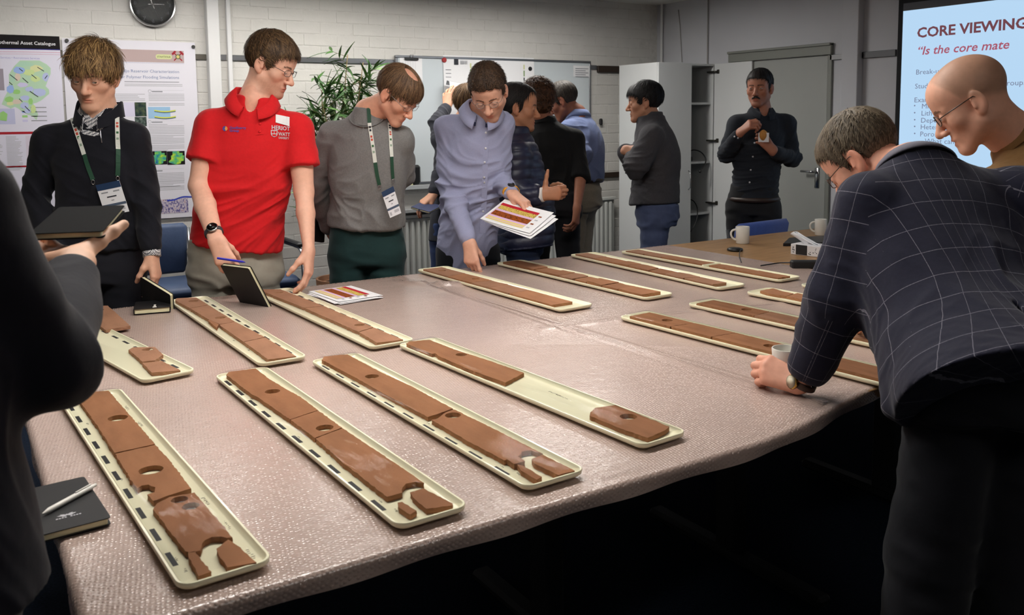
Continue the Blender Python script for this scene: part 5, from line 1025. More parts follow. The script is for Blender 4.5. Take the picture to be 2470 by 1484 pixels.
P = [onz(*p_, .75) for p_ in ((1889, 591), (2010, 588), (2016, 570), (1904, 577))]; c = np.mean(P, 0); tag(MB().prism([(p[0] - c[0], p[1] - c[1]) for p in P], 0, .016).obj('laptop', mat('laptop_black', S(26, 27, 32), .4), None, loc=(c[0], c[1], WZ)), 'flat closed black laptop lying on the oak table behind the tissue box', 'laptop')
# ------------------------------------------------------------------ notebooks, pens, handouts
M_nb = mat('notebook_black', S(18, 18, 20), .55, spec=.4, bump=(300, .1, .0005)); M_page = mat('page_cream', S(220, 214, 176), .8, bump=(60, .2, .001, (1, 1, 40)))
def notebook(label, W_, H_, T_, R=None, org=(0, 0, 0), m=None, strap=None, ribbon=False, open_=0):
    """covers W x H (x, y), thickness along z; spine on the left; R: 3x3, org: world"""
    m = m or M_nb; q = empty('notebook', label, 'notebook', org); R = np.eye(3) if R is None else R
    def part(nme, mb, mm, **k): mb.xf(R); return mb.obj(nme, mm, q, **k)
    pl = rrect(W_, H_, .007, 4); part('back_cover', MB().prism(pl, 0, .0016), m); part('front_cover', MB().prism(pl, T_ - .0016, T_), m); part('spine', MB().box((-.0008, .004, 0), (.0016, H_ - .004, T_), bev=.0008), m); part('pages', MB().prism(rrect(W_ - .007, H_ - .006, .004, 3) + np.array([.0025, .003]), .0016, T_ - .0016), M_page)
    if strap is not None: part('elastic_strap', MB().box((strap, -.0012, -.0006), (strap + .006, 0, T_ + .0006)).box((strap, -.0012, T_), (strap + .006, H_ + .0012, T_ + .0006)), m)
    return q, R
ZN = TT + .0064
def flat_R(p_left, p_right):
    d = nrm((p_right - p_left) * np.array([1, 1, 0])); return np.stack([d, np.array([-d[1], d[0], 0]), Z_], 1)
zt_ = ZN + .014; pA, pB, pC = onz(82, 1296, zt_), onz(268, 1248, zt_), onz(213, 1147, zt_); R_ = flat_R(pA, pB); hh = np.linalg.norm(pC - pB); org = pB - R_[:, 0] * .21; org[2] = ZN
q, _ = notebook('black notebook under a white pen on the front left corner of the table', .21, max(hh, .14), .014, R_, org)
def emb(parent, org, R, items, m, z):
    mb = MB()
    for P in items: mb.add(np.c_[np.array(P), np.full(len(P), z)], [tuple(range(len(P)))])
    mb.xf(R); o = tag(mb.obj('emblem', m, parent), kind='stuff'); return o
M_wp = mat('print_white', S(196, 196, 200), .7)
cE = (R_.T @ (onz(162, 1243, zt_) - org))[:2]; lf = lambda x, y, a, l, w: [(x + l * math.cos(a) * t + w * s_ * math.sin(math.pi * t) * -math.sin(a), y + l * math.sin(a) * t + w * s_ * math.sin(math.pi * t) * math.cos(a)) for s_, ts in ((1, np.linspace(0, 1, 6)), (-1, np.linspace(1, 0, 6)[1:-1])) for t in ts]
emb(q, org, R_, [lf(cE[0], cE[1], a, l, .0024) for a, l in ((2.9, .017), (2.5, .014), (.24, .017), (.65, .014), (1.57, .006), (3.4, .010), (-.26, .010))], M_wp, .0143); emb(q, org, R_, [[(cE[0] - .020 + k * .0048, cE[1] - .010), (cE[0] - .0165 + k * .0048, cE[1] - .010), (cE[0] - .0165 + k * .0048, cE[1] - .0065), (cE[0] - .020 + k * .0048, cE[1] - .0065)] for k in range(9) if k != 4], M_wp, .0143)
a, b = onz(102, 1240, zt_ + .006), onz(231, 1170, zt_ + .006); d = nrm(b - a); q = empty('pen', 'white ballpoint pen lying across the black notebook, front left', 'pen', (a + b) / 2); c = (a + b) / 2; q.location[2] = ZN + .014 + .0062; L_ = np.linalg.norm(b - a)
MB().tube([d * -L_ / 2, d * (-L_ / 2 + .016), d * (L_ / 2 - .012)], [.0012, .0050, .0052], 12).obj('barrel', mat('pen_white', S(222, 220, 212), .35), q, auto=40); MB().tube([d * (L_ / 2 - .012), d * L_ / 2], [.0036, .0034], 10).obj('push_button', MATS['pen_white'], q, auto=40); MB().tube([d * (L_ / 2 - .014) + Z_ * .0062, d * (L_ / 2 - .052) + Z_ * .0060], [.0018, .0014], 6).obj('clip', MATS['pen_white'], q)
zt_ = ZN + .020; pA, pB, pD = onz(322, 747, zt_), onz(411, 740, zt_), onz(290, 725, zt_); R_ = flat_R(pA, pB); org = pA.copy(); org[2] = ZN; q, _ = notebook('closed black notebook with bulging pages on the table by the young man', np.linalg.norm(pB - pA), .155, .020, R_, org)
mb = MB().box((.07, .004, .0200), (.078, .065, .0212), bev=.0005).box((.066, .002, .0200), (.070 + .012, .012, .024), bev=.002); mb.xf(R_).obj('pen_loop', mat('pen_white', None), q)
# printed handouts
def handout(label, P0, U, V_, wid, hei, curl=0.0, n=1, prints=True, nn=None):
    """P0 corner, U along the long edge, V_ along the short edge (unit vectors)"""
    N3 = nrm(np.cross(U, V_)); q = empty('printed_handout', label, 'handout', P0, 'printed handouts'); f = lambda a, b, o: U * a + V_ * b + N3 * (o + curl * ((a / wid - .35) ** 2) * 1.0 + curl * .4 * (b / hei) ** 2)
    def sh(nme, a0, b0, a1, b1, o, m, par=q): A, B = np.linspace(a0, a1, 9), np.linspace(b0, b1, 5); P = np.array([[f(a, b, o) for b in B] for a in A]); return MB().grid(P).obj(nme, m, par, True)
    s_ = sh('sheet', 0, 0, wid, hei, 0, M_paper); sh('sheet_back', 0, 0, wid, hei, -.0006, M_paper, s_)
    if prints:
        k = lambda nme, b0, b1, m, a0=.04, a1=.80, o=.0008: sh(nme, a0 * wid, b0 * hei, a1 * wid, b1 * hei, o, m, q)
        k('pink_band', .10, .84, ink('hand_pink', 212, 176, 206)); k('red_band', .74, .84, ink('hand_red', 176, 32, 48), o=.0014); k('speckled_band', .58, .74, noise_ink('hand_speckle', [(120, 84, 24), (222, 196, 100), (90, 60, 20)], 140), .06, o=.0014); k('brown_band', .30, .50, noise_ink('hand_brown', [(60, 28, 16), (150, 74, 20), (110, 50, 24)], 70, (1, 1, 1), 5), .06, o=.0014); k('yellow_band', .17, .22, ink('hand_yellow', 222, 206, 118), .06, o=.0014); k('yellow_band', .10, .14, ink('hand_yellow', 222, 206, 118), .06, o=.0014)
        for j in range(4): k('caption', .16 + .17 * j, .21 + .17 * j, MATS['ink_hand_brown'] if j % 2 else INK[2], .84, .90, .0012)
    return q
g = lambda u, v: onz(u, v, ZN)
A_, B_, C_ = g(742, 707), g(852, 737), g(848, 692)
def flat_hand(label, a, b, c, lift, prints): U = nrm((b - a) * np.array([1, 1, 0])); V_ = np.cross(Z_, U); V_ = V_ if (c - a) @ V_ > 0 else -V_; p = a.copy(); p[2] = ZN + lift; return handout(label, p, U, V_, .297, .21, .0, 1, prints)
U = nrm(((g(948, 712) - g(742, 707)) * np.array([1, 1, 0])))
def lay(label, corner, along, lift, prints): V_ = nrm((along - corner) * np.array([1, 1, 0])); U = np.cross(V_, Z_); p = corner.copy(); p[2] = ZN + lift; return handout(label, p, U * 1, V_, .297, .21, 0, 1, prints)
pc_ = [g(744, 706), g(846, 692), g(948, 712), g(826, 736)]; U1 = nrm((pc_[2] - pc_[1]) * np.array([1, 1, 0])); V1 = nrm((pc_[1] - pc_[0]) * np.array([1, 1, 0])); U1 = nrm(U1 - V1 * (U1 @ V1))
for k, (dx, dy, rz) in enumerate(((.030, -.022, .05), (.016, -.008, -.06), (0, 0, .0))):
    c_, s_ = math.cos(rz), math.sin(rz); Rz_ = np.array([[c_, -s_, 0], [s_, c_, 0], [0, 0, 1]]); p = pc_[0] + U1 * dx + V1 * dy; p[2] = ZN + k * .0024 + .0008
    handout(('bottom white sheet of the handout pile on the table', 'middle white sheet of the handout pile on the table', 'colour printed handout lying on top of the pile on the table')[k], p, Rz_ @ U1, Rz_ @ V1, .285, .20, 0, 1, k == 2)
# ------------------------------------------------------------------ people
def skin_mat(name, spec=.35): return mat(name, (.5, .3, .22, 1), .52, spec=spec, attr='Col', noise=(60, .05, 3), bump=(220, .08, .0006))
SKIN = skin_mat('skin')
HAIRM = mat('hair', (.1, .06, .03, 1), .55, spec=.25, attr='Col', noise=(160, .25, 3), bump=(260, .3, .0012))
def cloth(name, col, rough=.85, fine=700, bs=.25, sheen=.07, nz=.06, nscale=90):
    if name in MATS: return MATS[name]
    return mat(name, col, rough, spec=.25, sheen=sheen, noise=(nscale, nz, 3), bump=(fine, bs, .0006), bump2=(38, .25, .004))
class Person:
    def __init__(s, label, D, base_px=None, tone=S(196, 150, 122), group=None, name='person'):
        s.D = D; s.label = label; s.tone = np.array(tone[:3]); s.name = name; s.kids = []; s.bodyV = []; s.bodyQ = []; s.bodyC = []; s.bvh = {}
    def a(s, u, v, dd=0.0): return at(u, v, s.D + dd)
    def add_body(s, V, Q, C=None):
        off = sum(len(v) for v in s.bodyV); s.bodyV.append(V); s.bodyQ.append(Q + off); s.bodyC.append(np.repeat(s.tone[None], len(V), 0) if C is None else C)
    def kid(s, name, me, m, label=None):
        s.kids.append((name, me, m, label)); return len(s.kids) - 1
    # -- skeleton
    def pose(s, pelvis, neck, shL, shR, hipdir=None, bend=0.0, w=1.0, d=1.0, feet=None, hw=None):
        s.pelvis, s.neck, s.shL, s.shR = map(np.asarray, (pelvis, neck, shL, shR))
        s.up = nrm(s.neck - s.pelvis); sd = s.shR - s.shL; s.sside = nrm(sd - s.up * (sd @ s.up))
        hd = s.sside if hipdir is None else np.asarray(hipdir, float); s.hside = nrm(hd * np.array([1, 1, 0]))
        s.front = nrm(np.cross(s.up, s.sside)); s.w, s.d = w, d; s.bend = bend; s.feet = feet
        s.base = np.array([s.pelvis[0], s.pelvis[1], 0.0])
    def sp(s, t):
        return s.pelvis + (s.neck - s.pelvis) * t - s.front * s.bend * 4 * t * (1 - t)
    STN = [(-.16, .184, .126), (.02, .181, .128), (.25, .170, .120), (.52, .180, .124), (.72, .172, .116), (.86, .128, .098), (.96, .080, .076), (1.03, .070, .070)]
    def hem(s, t):
        return [(t, .184, .128), (t + .10, .178, .126), (max(.30, t + .18), .171, .120)] + s.STN[3:]
    def inset(s, name, m, grow=-.004, rad=.13, cutdown=.02, label=None):
        c = s.neck + s.front * .05 - s.up * .03; sd = Sdf(c - rad, c + rad, .005); s.torso(sd, grow); sd.ell(s.neck + s.front * .050 + s.up * .02, (.020, .034, cutdown * 1.9), rot_from(s.front, s.up).T, k=.008, op='sub')
        sd.put(c - rad, c + rad, lambda X, Y, Z: rad * .85 - np.sqrt((X - c[0]) ** 2 + (Y - c[1]) ** 2 + (Z - c[2]) ** 2), .002, 'sub')
        V, Q = sd.nets(); s.kid(name, mesh_np(name, smooth(V, Q, 1), Q, True), m, label)
    def torso(s, sd, grow=0.0, stn=None, k=.01, belly=0.0):
        st = stn or s.STN; T = [q[0] for q in st]; A = []; B = []; side = []; OFF = []
        for t, a, b in st:
            bl = belly * math.exp(-((t - .2) / .25) ** 2); OFF.append(s.sp(t) - (s.pelvis + (s.neck - s.pelvis) * t) + s.front * bl); A.append(a * s.w + grow); B.append(b * s.d + grow + bl * .5); q = min(max((t + .1) / .8, 0), 1); side.append(nrm(s.hside * (1 - q) + s.sside * q))
        sd.loft(s.pelvis, s.neck, T, OFF, A, B, side, k=k, p=2.25)
        for sh in (s.shL, s.shR):
            q = sh - s.up * .018
            sd.cone(s.sp(.93), q, .046 + grow, .050 + grow, k=.05)
            sd.cone(s.sp(.80) * .5 + q * .5, s.sp(.66) * .45 + q * .55 - s.up * .04, .062 + grow, .06 + grow, k=.05)
    def top(s, name, m, L, R, grow=.0, rs=(.066, .054, .040), h=.0054, short=0, folds=.0075, seed=1, stn=None, belly=0.0, neckcut=.03, quilt=0, extra=None, cut=None, label=None, cuffgap=.0, foldscale=1.0):
        """L, R = (elbow, wrist) or None; sleeves run from the shoulder; short = bare below this share of the upper arm"""
        s.arms = {'L': L, 'R': R}; pts = [s.sp(-.2), s.neck, s.shL, s.shR] + [q for a in (L, R) if a for q in a[:2]]
        lo = np.min(pts, 0) - .24; hi = np.max(pts, 0) + .2
        sd = Sdf(lo, hi, h)
        for arm, sh in ((L, s.shL), (R, s.shR)):
            if not arm: continue
            el, wr = arm[:2]
            if short:
                e2 = sh + (el - sh) * short; e3 = sh + (el - sh) * (short + .2)
                sh = sh - s.up * .018; sd.cone(sh, e2, rs[0] * .9 + grow, rs[1] + grow + .006, k=.035); dd = nrm(el - sh)
                sd.put(e2 - .12, e2 + .12, lambda X, Y, Z, c=e2, n=dd: np.maximum(-((X - c[0]) * n[0] + (Y - c[1]) * n[1] + (Z - c[2]) * n[2]), np.sqrt((X - c[0]) ** 2 + (Y - c[1]) ** 2 + (Z - c[2]) ** 2) - .12), .002, 'sub')
            else:
                w2 = wr + nrm(el - wr) * cuffgap
                sh = sh - s.up * .018; sd.cone(sh, el, rs[0] * .93 + grow, rs[1] + grow, k=.03); sd.cone(el, w2 + nrm(el - w2) * rs[2] * .75, rs[1] + grow, rs[2] + grow * .6, k=.02)
                n = nrm(w2 - el); sd.put(w2 - .1, w2 + .1, lambda X, Y, Z, c=w2, n=n: np.maximum(-((X - c[0]) * n[0] + (Y - c[1]) * n[1] + (Z - c[2]) * n[2]), np.sqrt((X - c[0]) ** 2 + (Y - c[1]) ** 2 + (Z - c[2]) ** 2) - .07), .002, 'sub')
        s.torso(sd, grow, stn, k=.028, belly=belly)
        if extra: extra(sd)
        if neckcut:
            neckcut = min(neckcut, .055)
            sd.ell(s.neck + s.front * .052 + s.up * .012, (.030, .040, neckcut * 1.9), rot_from(s.front, s.up).T, k=.012, op='sub')
        if cut: cut(sd)
        V, Q = sd.nets(); ctr = [(s.sp(.05), .8), (s.sp(.3), .7)] + [(a[0], 1.0) for a in (L, R) if a]
        fs = foldscale
        def fold(V, N):
            amp = .22 + sum(wt * np.exp(-np.sum((V - c) ** 2, 1) / .022) for c, wt in ctr); amp = np.minimum(amp, 1.15)
            P = V @ rot_from(s.front, s.up); wv = (vnoise(V * 6, seed + 3) - .5) * 1.3
            q = np.stack([P[:, 0] * 4.5 + wv, P[:, 1] * 4.5 - wv, P[:, 2] * 12 + (vnoise(V * 2.2, seed + 21) - .5) * 9 + (P[:, 0] + P[:, 1]) * (5 if seed % 2 else -5)], 1) * fs
            f = (ridge(q, seed) ** 2 - .35) + .55 * (ridge(q * 2.2 + 7, seed + 5) ** 2 - .35) + .5 * (vnoise(P * 6, seed + 9) - .5)
            o = 1.5 * folds * amp * f
            if quilt:
                z = (V @ s.up); o = o * .6 + .008 * (np.abs(np.sin(z * math.pi / quilt)) ** .6 - .6)
            return o
        V = tidy(V, Q, fold, 2); s.bvh[name] = BVHTree.FromPolygons([tuple(v) for v in V], [tuple(int(i) for i in q) for q in Q]); s.topV, s.topQ = V, Q
        s.topname = name
        return s.kid(name, mesh_np(name, V, Q, True), m, label)
    def legs(s, name, m, h=.0085, seed=3, w=1.0, knees=None, ankles=None, folds=.008, top=.06, rs=(.094, .070, .058), label=None, zmin=None):
        dz = np.array([0, 0, 1.0]); hp = [s.pelvis - s.hside * .085 * w - dz * .03, s.pelvis + s.hside * .085 * w - dz * .03]
        if ankles is None: ankles = [np.array([q[0], q[1], .07]) + e * s.hside * .035 for q, e in zip(hp, (-1, 1))]
        if knees is None: knees = [q * .5 + an * .5 + s.front * np.array([1, 1, 0]) * .02 + np.array([0, 0, .02]) for q, an in zip(hp, ankles)]
        s.ankles = ankles; pts = hp + list(ankles) + list(knees); lo = np.min(pts, 0) - .17; hi = np.max(pts, 0) + .17
        sd = Sdf(lo, hi, h); c0 = s.pelvis
        sd.tube([c0 - dz * .10 - s.front * .01, c0 - dz * .02 - s.front * .012, c0 + dz * top], [.178 * s.w * w, .184 * s.w * w, .170 * s.w * w], [.118 * s.d, .124 * s.d, .112 * s.d], s.hside, p=2.4)
        for q, kn, an in zip(hp, knees, ankles):
            sd.cone(q - dz * .03, kn, rs[0] * w, rs[1] * w, k=.03); sd.cone(kn, an - (an - kn) * .0, rs[1] * w, rs[2] * w, k=.02)
        V, Q = sd.nets()
        def fold(V, N):
            q = V * np.array([9, 9, 20]) + V[:, [2, 2, 0]] * 4; f = (ridge(q, seed) - .55) + .6 * (vnoise(V * 9, seed) - .5)
            amp = .5 + np.exp(-((V[:, 2] - (s.pelvis[2] - .09)) / .08) ** 2) * .8; return folds * amp * f
        V = tidy(V, Q, fold, 2); s.kid(name, mesh_np(name, V, Q, True), m, label)
        s.bvh[name] = BVHTree.FromPolygons([tuple(v) for v in V], [tuple(int(i) for i in q) for q in Q])
    def shoes(s, m, dirv=None):
        f = nrm((s.front if dirv is None else np.asarray(dirv)) * np.array([1, 1, 0]))
        for an in s.ankles:
            a = np.array([an[0], an[1], 0]); sd = Sdf(a - np.array([.26, .26, .01]), a + np.array([.26, .26, .15]), .008)
            sd.cone(a - f * .05 + np.array([0, 0, .042]), a + f * .15 + np.array([0, 0, .036]), .042, .036, k=0); sd.cone(a + np.array([0, 0, .05]), a + np.array([0, 0, .1]), .045, .042, k=.03)
            sd.put(a - .3, a + np.array([.3, .3, .01]), lambda X, Y, Z: np.broadcast_to(Z - .006, np.broadcast_shapes(X.shape, Y.shape, Z.shape)), 0, 'sub')
            V, Q = sd.nets(); s.kid('shoe', mesh_np('shoe', smooth(V, Q, 1), Q, True), m)
    def core(s):
        """the body under the clothes, one closed figure"""
        pts = [s.pelvis, s.neck, s.shL, s.shR] + list(s.ankles) + [q for a in s.arms.values() if a for q in a[:2]]
        sd = Sdf(np.min(pts, 0) - .2, np.max(pts, 0) + .2, .016); st = [(max(t, -.03), a * .80, b * .76) for t, a, b in s.STN]; st = [st[0]] + [q for q in st[1:] if q[0] > .1]; w, d = s.w, s.d
        C = [s.sp(t) for t, _, _ in st]; sd.tube(C, [a * w for _, a, _ in st], [b * d for _, _, b in st], s.sside, k=0, flat=(False, False))
        sd.cone(s.sp(.9), s.neck, .06, .05, k=.03)
        for arm, sh in ((s.arms['L'], s.shL), (s.arms['R'], s.shR)):
            sd.cone(s.sp(.92), sh, .035, .036, k=.03)
            if arm: sd.cone(sh, arm[0], .038, .034, k=.02); sd.cone(arm[0], arm[1] + (arm[0] - arm[1]) * .2, .033, .024, k=.02)
        dz = np.array([0, 0, 1.0])
        for e, an in zip((-1, 1), s.ankles):
            hp = s.pelvis + e * s.hside * .085; kn = hp * .5 + an * .5 + s.front * .02 * np.array([1, 1, 0]); sd.cone(hp, kn, .066, .046, k=.03); sd.cone(kn, an, .046, .034, k=.02)
        V, Q = sd.nets(); s.add_body(smooth(V, Q, 2), Q)
    def head(s, c, fwd, roll=0.0, sc=1.0, p=None, neck=None, h=.003, nr=(.057, .060), tone=None, chest=None):
        p = p or {}; y = nrm(fwd); z = np.array([0, 0, 1.0]); z = nrm(z - y * (z @ y)); x = np.cross(y, z)
        z2 = z * math.cos(roll) + x * math.sin(roll); x2 = np.cross(y, z2); s.HR = np.stack([x2, y, z2], 1); s.HC = np.asarray(c); s.HS = sc; s.hp = p
        nl = None
        if neck is not False:
            nk = s.neck if neck is None else np.asarray(neck); nl = s.HR.T @ (nk - s.HC) / sc
        sd = head_sdf(h, p, nl, nr)
        if nl is not None:
            ch = s.HR.T @ ((s.sp(.86) + s.front * .020) - s.HC) / sc; sd.cone(nl, ch, nr[1] * .92, .054 * s.w, k=.03)
        V, Q = sd.nets(); V = smooth(V, Q, 1, .5); C = head_paint(V, s.tone if tone is None else tone, p); s.headV, s.headQ = V, Q
        s.add_body(s.hw(V), Q, C)
        if p.get('eyes', True):
            gz = nrm(np.array(p.get('gaze', (0, 1, -.2))))
            for e in (-1, 1):
                mb = MB(); pr = [(.0124 * math.sin(a), .0124 * math.cos(a)) for a in np.linspace(math.pi, 0, 13)]; pr[0] = (0, pr[0][1]); pr[-1] = (0, pr[-1][1]); mb.lathe(pr, 18)
                V2 = np.concatenate(mb.V); ang = np.arccos(np.clip(V2[:, 2] / .0124, -1, 1)); Cc = np.where(ang[:, None] < .24, np.array([[.004, .004, .004]]), np.where(ang[:, None] < .52, np.array([p.get('iris', (.05, .035, .02))]), np.array([[.42, .38, .36]])))
                Rg = rot_from(gz, (0, 0, 1)); V2 = np.stack([V2[:, 0], V2[:, 2], V2[:, 1]], 1) @ Rg.T + np.array([e * .033, .0775, .004])
                s.kid('eye', mesh_np('eye', s.hw(V2), mb.F, True, Cc), mat('eye', (.6, .6, .6, 1), .15, attr='Col'))
    def hw(s, V): return (np.asarray(V) * s.HS) @ s.HR.T + s.HC
    def hair(s, style, n=900, seed=1, h=.0032, label=None):
        n = int(n * 3.4); style['w'] = style.get('w', .0032) * .42
        sd = hair_sdf(style, h); V, Q = sd.nets(); N = normals(V, Q); c = np.array(style.get('crown', (0.01, -.045, .12)))
        d = V - c; lon = np.arctan2(d[:, 0], d[:, 1]) * style.get('strands', 9); rad = np.linalg.norm(d, axis=1)
        f = ridge(np.stack([lon, rad * 9, rad * 0 + 3], 1), seed) - .5 + .5 * (ridge(np.stack([lon * 2.3, rad * 14, rad * 0], 1), seed + 2) - .5)
        if style.get('curl'): f = ridge(V * style['curl'], seed) - .4
        V = V + N * (f * style.get('relief', .004))[:, None]; V = smooth(V, Q, 1, .3)
        c1, c2 = np.array(style['col'][0][:3]), np.array(style['col'][1][:3]); u = np.clip(.25 + .5 * f, 0, 1)[:, None]; C = c1 * (1 - u) + c2 * u
        NN = normals(V, Q); keep = np.ones(len(V), bool)
        if style.get('bald'): bc, br = style['bald']; keep = (((V - np.array(bc)) / (np.array(br) * 1.12)) ** 2).sum(1) > 1
        LV, LF, LC = hair_locks(V[keep], NN[keep], style, n, seed)
        VV = np.concatenate([V, LV]); FF = np.concatenate([Q, LF + len(V)]); s.kid('hair', mesh_np('hair', s.hw(VV), FF, True, np.concatenate([C, LC])), HAIRM, label)
    def hand(s, side, dirv, back, curl=(.35, .4, .45, .5), spread=.06, thumb=(.6, .25, .3), sc=1.0, bare=0.0, wrist=None, h=.0030, upper=None):
        """side 'L'/'R'; bare = share of the forearm shown without sleeve"""
        el, wr = s.arms[side][:2]; wr = wr if wrist is None else wrist; R = rot_from(dirv, back)
        pr, J = hand_prims(1 if side == 'L' else -1, curl, spread, thumb, sc); pts = [wr] + [wr + R @ q for a in pr for q in a[:2]]
        e2 = wr + (el - wr) * (max(bare, .3)); pts.append(e2)
        if bare >= 1: pts += [el, upper]
        sd = Sdf(np.min(pts, 0) - .06, np.max(pts, 0) + .06, h); x = R[:, 0]; ax = nrm(el - wr)
        xx = nrm(x - ax * (x @ ax))
        f = lambda t: .0215 + .019 * min(t / .6, 1) ** .8
        for e in (-1, 1):
            off = xx * e * .0095 * sc
            sd.cone(wr + off + R[:, 1] * .012, wr + off, .0175 * sc, .0185 * sc, k=.012)
            if bare >= 1:
                m_ = wr + (el - wr) * .62; sd.cone(wr + off, m_ + off * .8, .0195 * sc, .0345 * sc, k=.012); sd.cone(m_ + off * .8, el + off * .5, .0345 * sc, .034 * sc, k=.012)
            else: sd.cone(wr + off, e2 + off, .0195 * sc, f(max(bare, .3)) * .8 * sc, k=.012)
        if bare >= 1: sd.cone(el, upper, .0405 * sc, .050 * sc, k=.02)
        put_hand(sd, pr, wr, R); V, Q = sd.nets(); V = smooth(V, Q, 1, .5)
        C = np.repeat(s.tone[None], len(V), 0); kn = [wr + R @ (np.array([fx * (1 if side == 'L' else -1), fy, 0]) * sc) for fx, fy, *_ in FING] + [wr + R @ J['tip%d' % i] for i in range(4)]
        w = sum(np.exp(-np.sum((V - q) ** 2, 1) / .00022) for q in kn); w = np.clip(w * .45, 0, .5)[:, None]; C = C * (1 - w) + s.tone * np.array([1.02, .74, .68]) * w
        s.add_body(V, Q, C); return {k: wr + R @ v for k, v in J.items()}, R
    def collar(s, name, m, h=.042, r=.066, open_=.42, drop=.034, flare=.03, th=.003, up=None, front=None, pt=.03, c=None, lean=.0, stand=False, label=None):
        """folded shirt collar (or a stand collar) round the neck, open at the front"""
        u = nrm(s.neck * 0 + (s.up if up is None else up)); f = s.front if front is None else np.asarray(front); f = nrm(f - u * (f @ u)); sd = np.cross(f, u); c = s.neck if c is None else np.asarray(c); n = 40; rows = []
        ph = np.linspace(open_, 2 * math.pi - open_, n); rad = np.cos(ph)[:, None] * f + np.sin(ph)[:, None] * sd; fr = np.clip(np.cos(ph), 0, 1)[:, None]
        base = c - u * .012 + f * lean
        r0 = base + rad * (r + .006) - u * fr * drop; r1 = base + rad * (r - .002) + u * (h - fr * (.020 + drop * .9))
        if stand:
            rows = [r0, (r0 + r1) / 2 + rad * .004, r1 + rad * .004, r1 + rad * .008, (r0 + r1) / 2 + rad * .009, r0 + rad * .010]
        else:
            r2 = base + rad * (r + .006) + u * (h + .004 - fr * (.020 + drop * .9)); tip = np.clip((np.abs(np.sin(ph * .5 + math.pi / 2)) - .80) / .2, 0, 1)[:, None]
            r3 = base + rad * (r + flare) - u * (.004 + fr * (drop * .7 + .006)) - u * tip * pt; rows = [r0, r1, r2, (r2 + r3) / 2 + rad * .006, r3 + rad * .004, r3 - u * th + rad * .001, (r2 + r3) / 2 + rad * .003 - u * th, r1 - rad * .0 - u * .004]
        P = np.stack(rows, 0); mb = MB(); mb.grid(P); s.kid(name, mb.mesh(name, True), m, label)
    def glasses(s, m, shape='rect', w=.024, hgt=.016, r=.0011, cx=.033, y=.099, z=.004, lens=True, top_only=False):
        mb = MB(); lm = MB()
        for e in (-1, 1):
            a = np.linspace(0, 2 * math.pi, 25)[:-1]; ex = 2 if shape == 'round' else 3.2
            P = np.stack([e * cx + w * np.sign(np.cos(a)) * np.abs(np.cos(a)) ** (2 / ex), y - .10 * np.abs(np.cos(a) * w + 0) * 0 - (np.abs(e * cx + w * np.cos(a)) - .02).clip(0) ** 2 * 5, z + hgt * np.sign(np.sin(a)) * np.abs(np.sin(a)) ** (2 / ex)], 1)
            mb.tube(P, r, 6, closed=True); lm.add(np.concatenate([P, [P.mean(0) + np.array([0, .001, 0])]]), [(i, (i + 1) % 24, 24) for i in range(24)])
            q = np.array([[e * (cx + w), y - .006, z + .004], [e * (cx + w + .012), y - .016, z + .006], [e * .080, .03, z + .010], [e * .083, -.005, z + .012], [e * .083, -.022, z - .004]]); mb.tube(q, r * 1.1, 6)
        mb.tube([[-cx + w - .001, y, z + .003], [-.004, y + .004, z + .007], [.004, y + .004, z + .007], [cx - w + .001, y, z + .003]], r, 6)
        mb.V = [s.hw(v) for v in mb.V]; i = s.kid('glasses', mb.mesh('glasses', True), m)
        if lens:
            lm.V = [s.hw(v) for v in lm.V]; g = mat('lens_glass', (.9, .95, .95, 1), .03, alpha=.12, spec=.6); s.kid(('lenses', i), lm.mesh('lenses', True), g)
    def hit(s, u, v, names=None, off=.002):
        d = ray(u, v); L = np.linalg.norm(d); best = None
        for nme in ([names] if isinstance(names, str) else (names or s.bvh)):
            loc, nn, i, dist = s.bvh[nme].ray_cast(Vector(CAMP), Vector(d / L))
            if loc is not None and (best is None or dist < best[2]): best = (np.array(loc), np.array(nn), dist)
        if best is None: return None
        nn = best[1]; nn = nn if nn @ d < 0 else -nn
        return best[0] + nn * off, nn
    def decal(s, V2, F2, mapper, names=None, off=.0022):
        """flat print laid on the cloth: 2-D outline points -> where they meet the garment"""
        V = []
        for q in V2:
            hh = s.hit(*mapper(q), names, off)
            if hh is None: return None
            V.append(hh[0])
        return np.array(V), F2
    def done(s):
        V = np.concatenate(s.bodyV); Q = np.concatenate(s.bodyQ); C = np.concatenate(s.bodyC)
        o = link(s.name, mesh_np(s.name, V - s.base, Q, True, C), SKIN, None, s.base); tag(o, s.label, 'person'); objs = []
        for nme, me, m, lb in s.kids:
            par = o
            if isinstance(nme, tuple): par = objs[nme[1]]; nme = nme[0]
            n = len(me.vertices); co = np.empty(n * 3, np.float32); me.vertices.foreach_get('co', co); co = co.reshape(-1, 3) - s.base.astype(np.float32); me.vertices.foreach_set('co', co.ravel()); me.update()
            k = link(nme, me, m, par); objs.append(k)
            if lb: k['label'] = lb
            if nme == 'lettering': k['kind'] = 'stuff'
        s.obj = o; return o
Z3 = np.array([0, 0, 1.0])
def vec(t, r, tc=0, rt=0, up=0): return t * tc + r * rt + Z3 * up
PEOPLE = {}
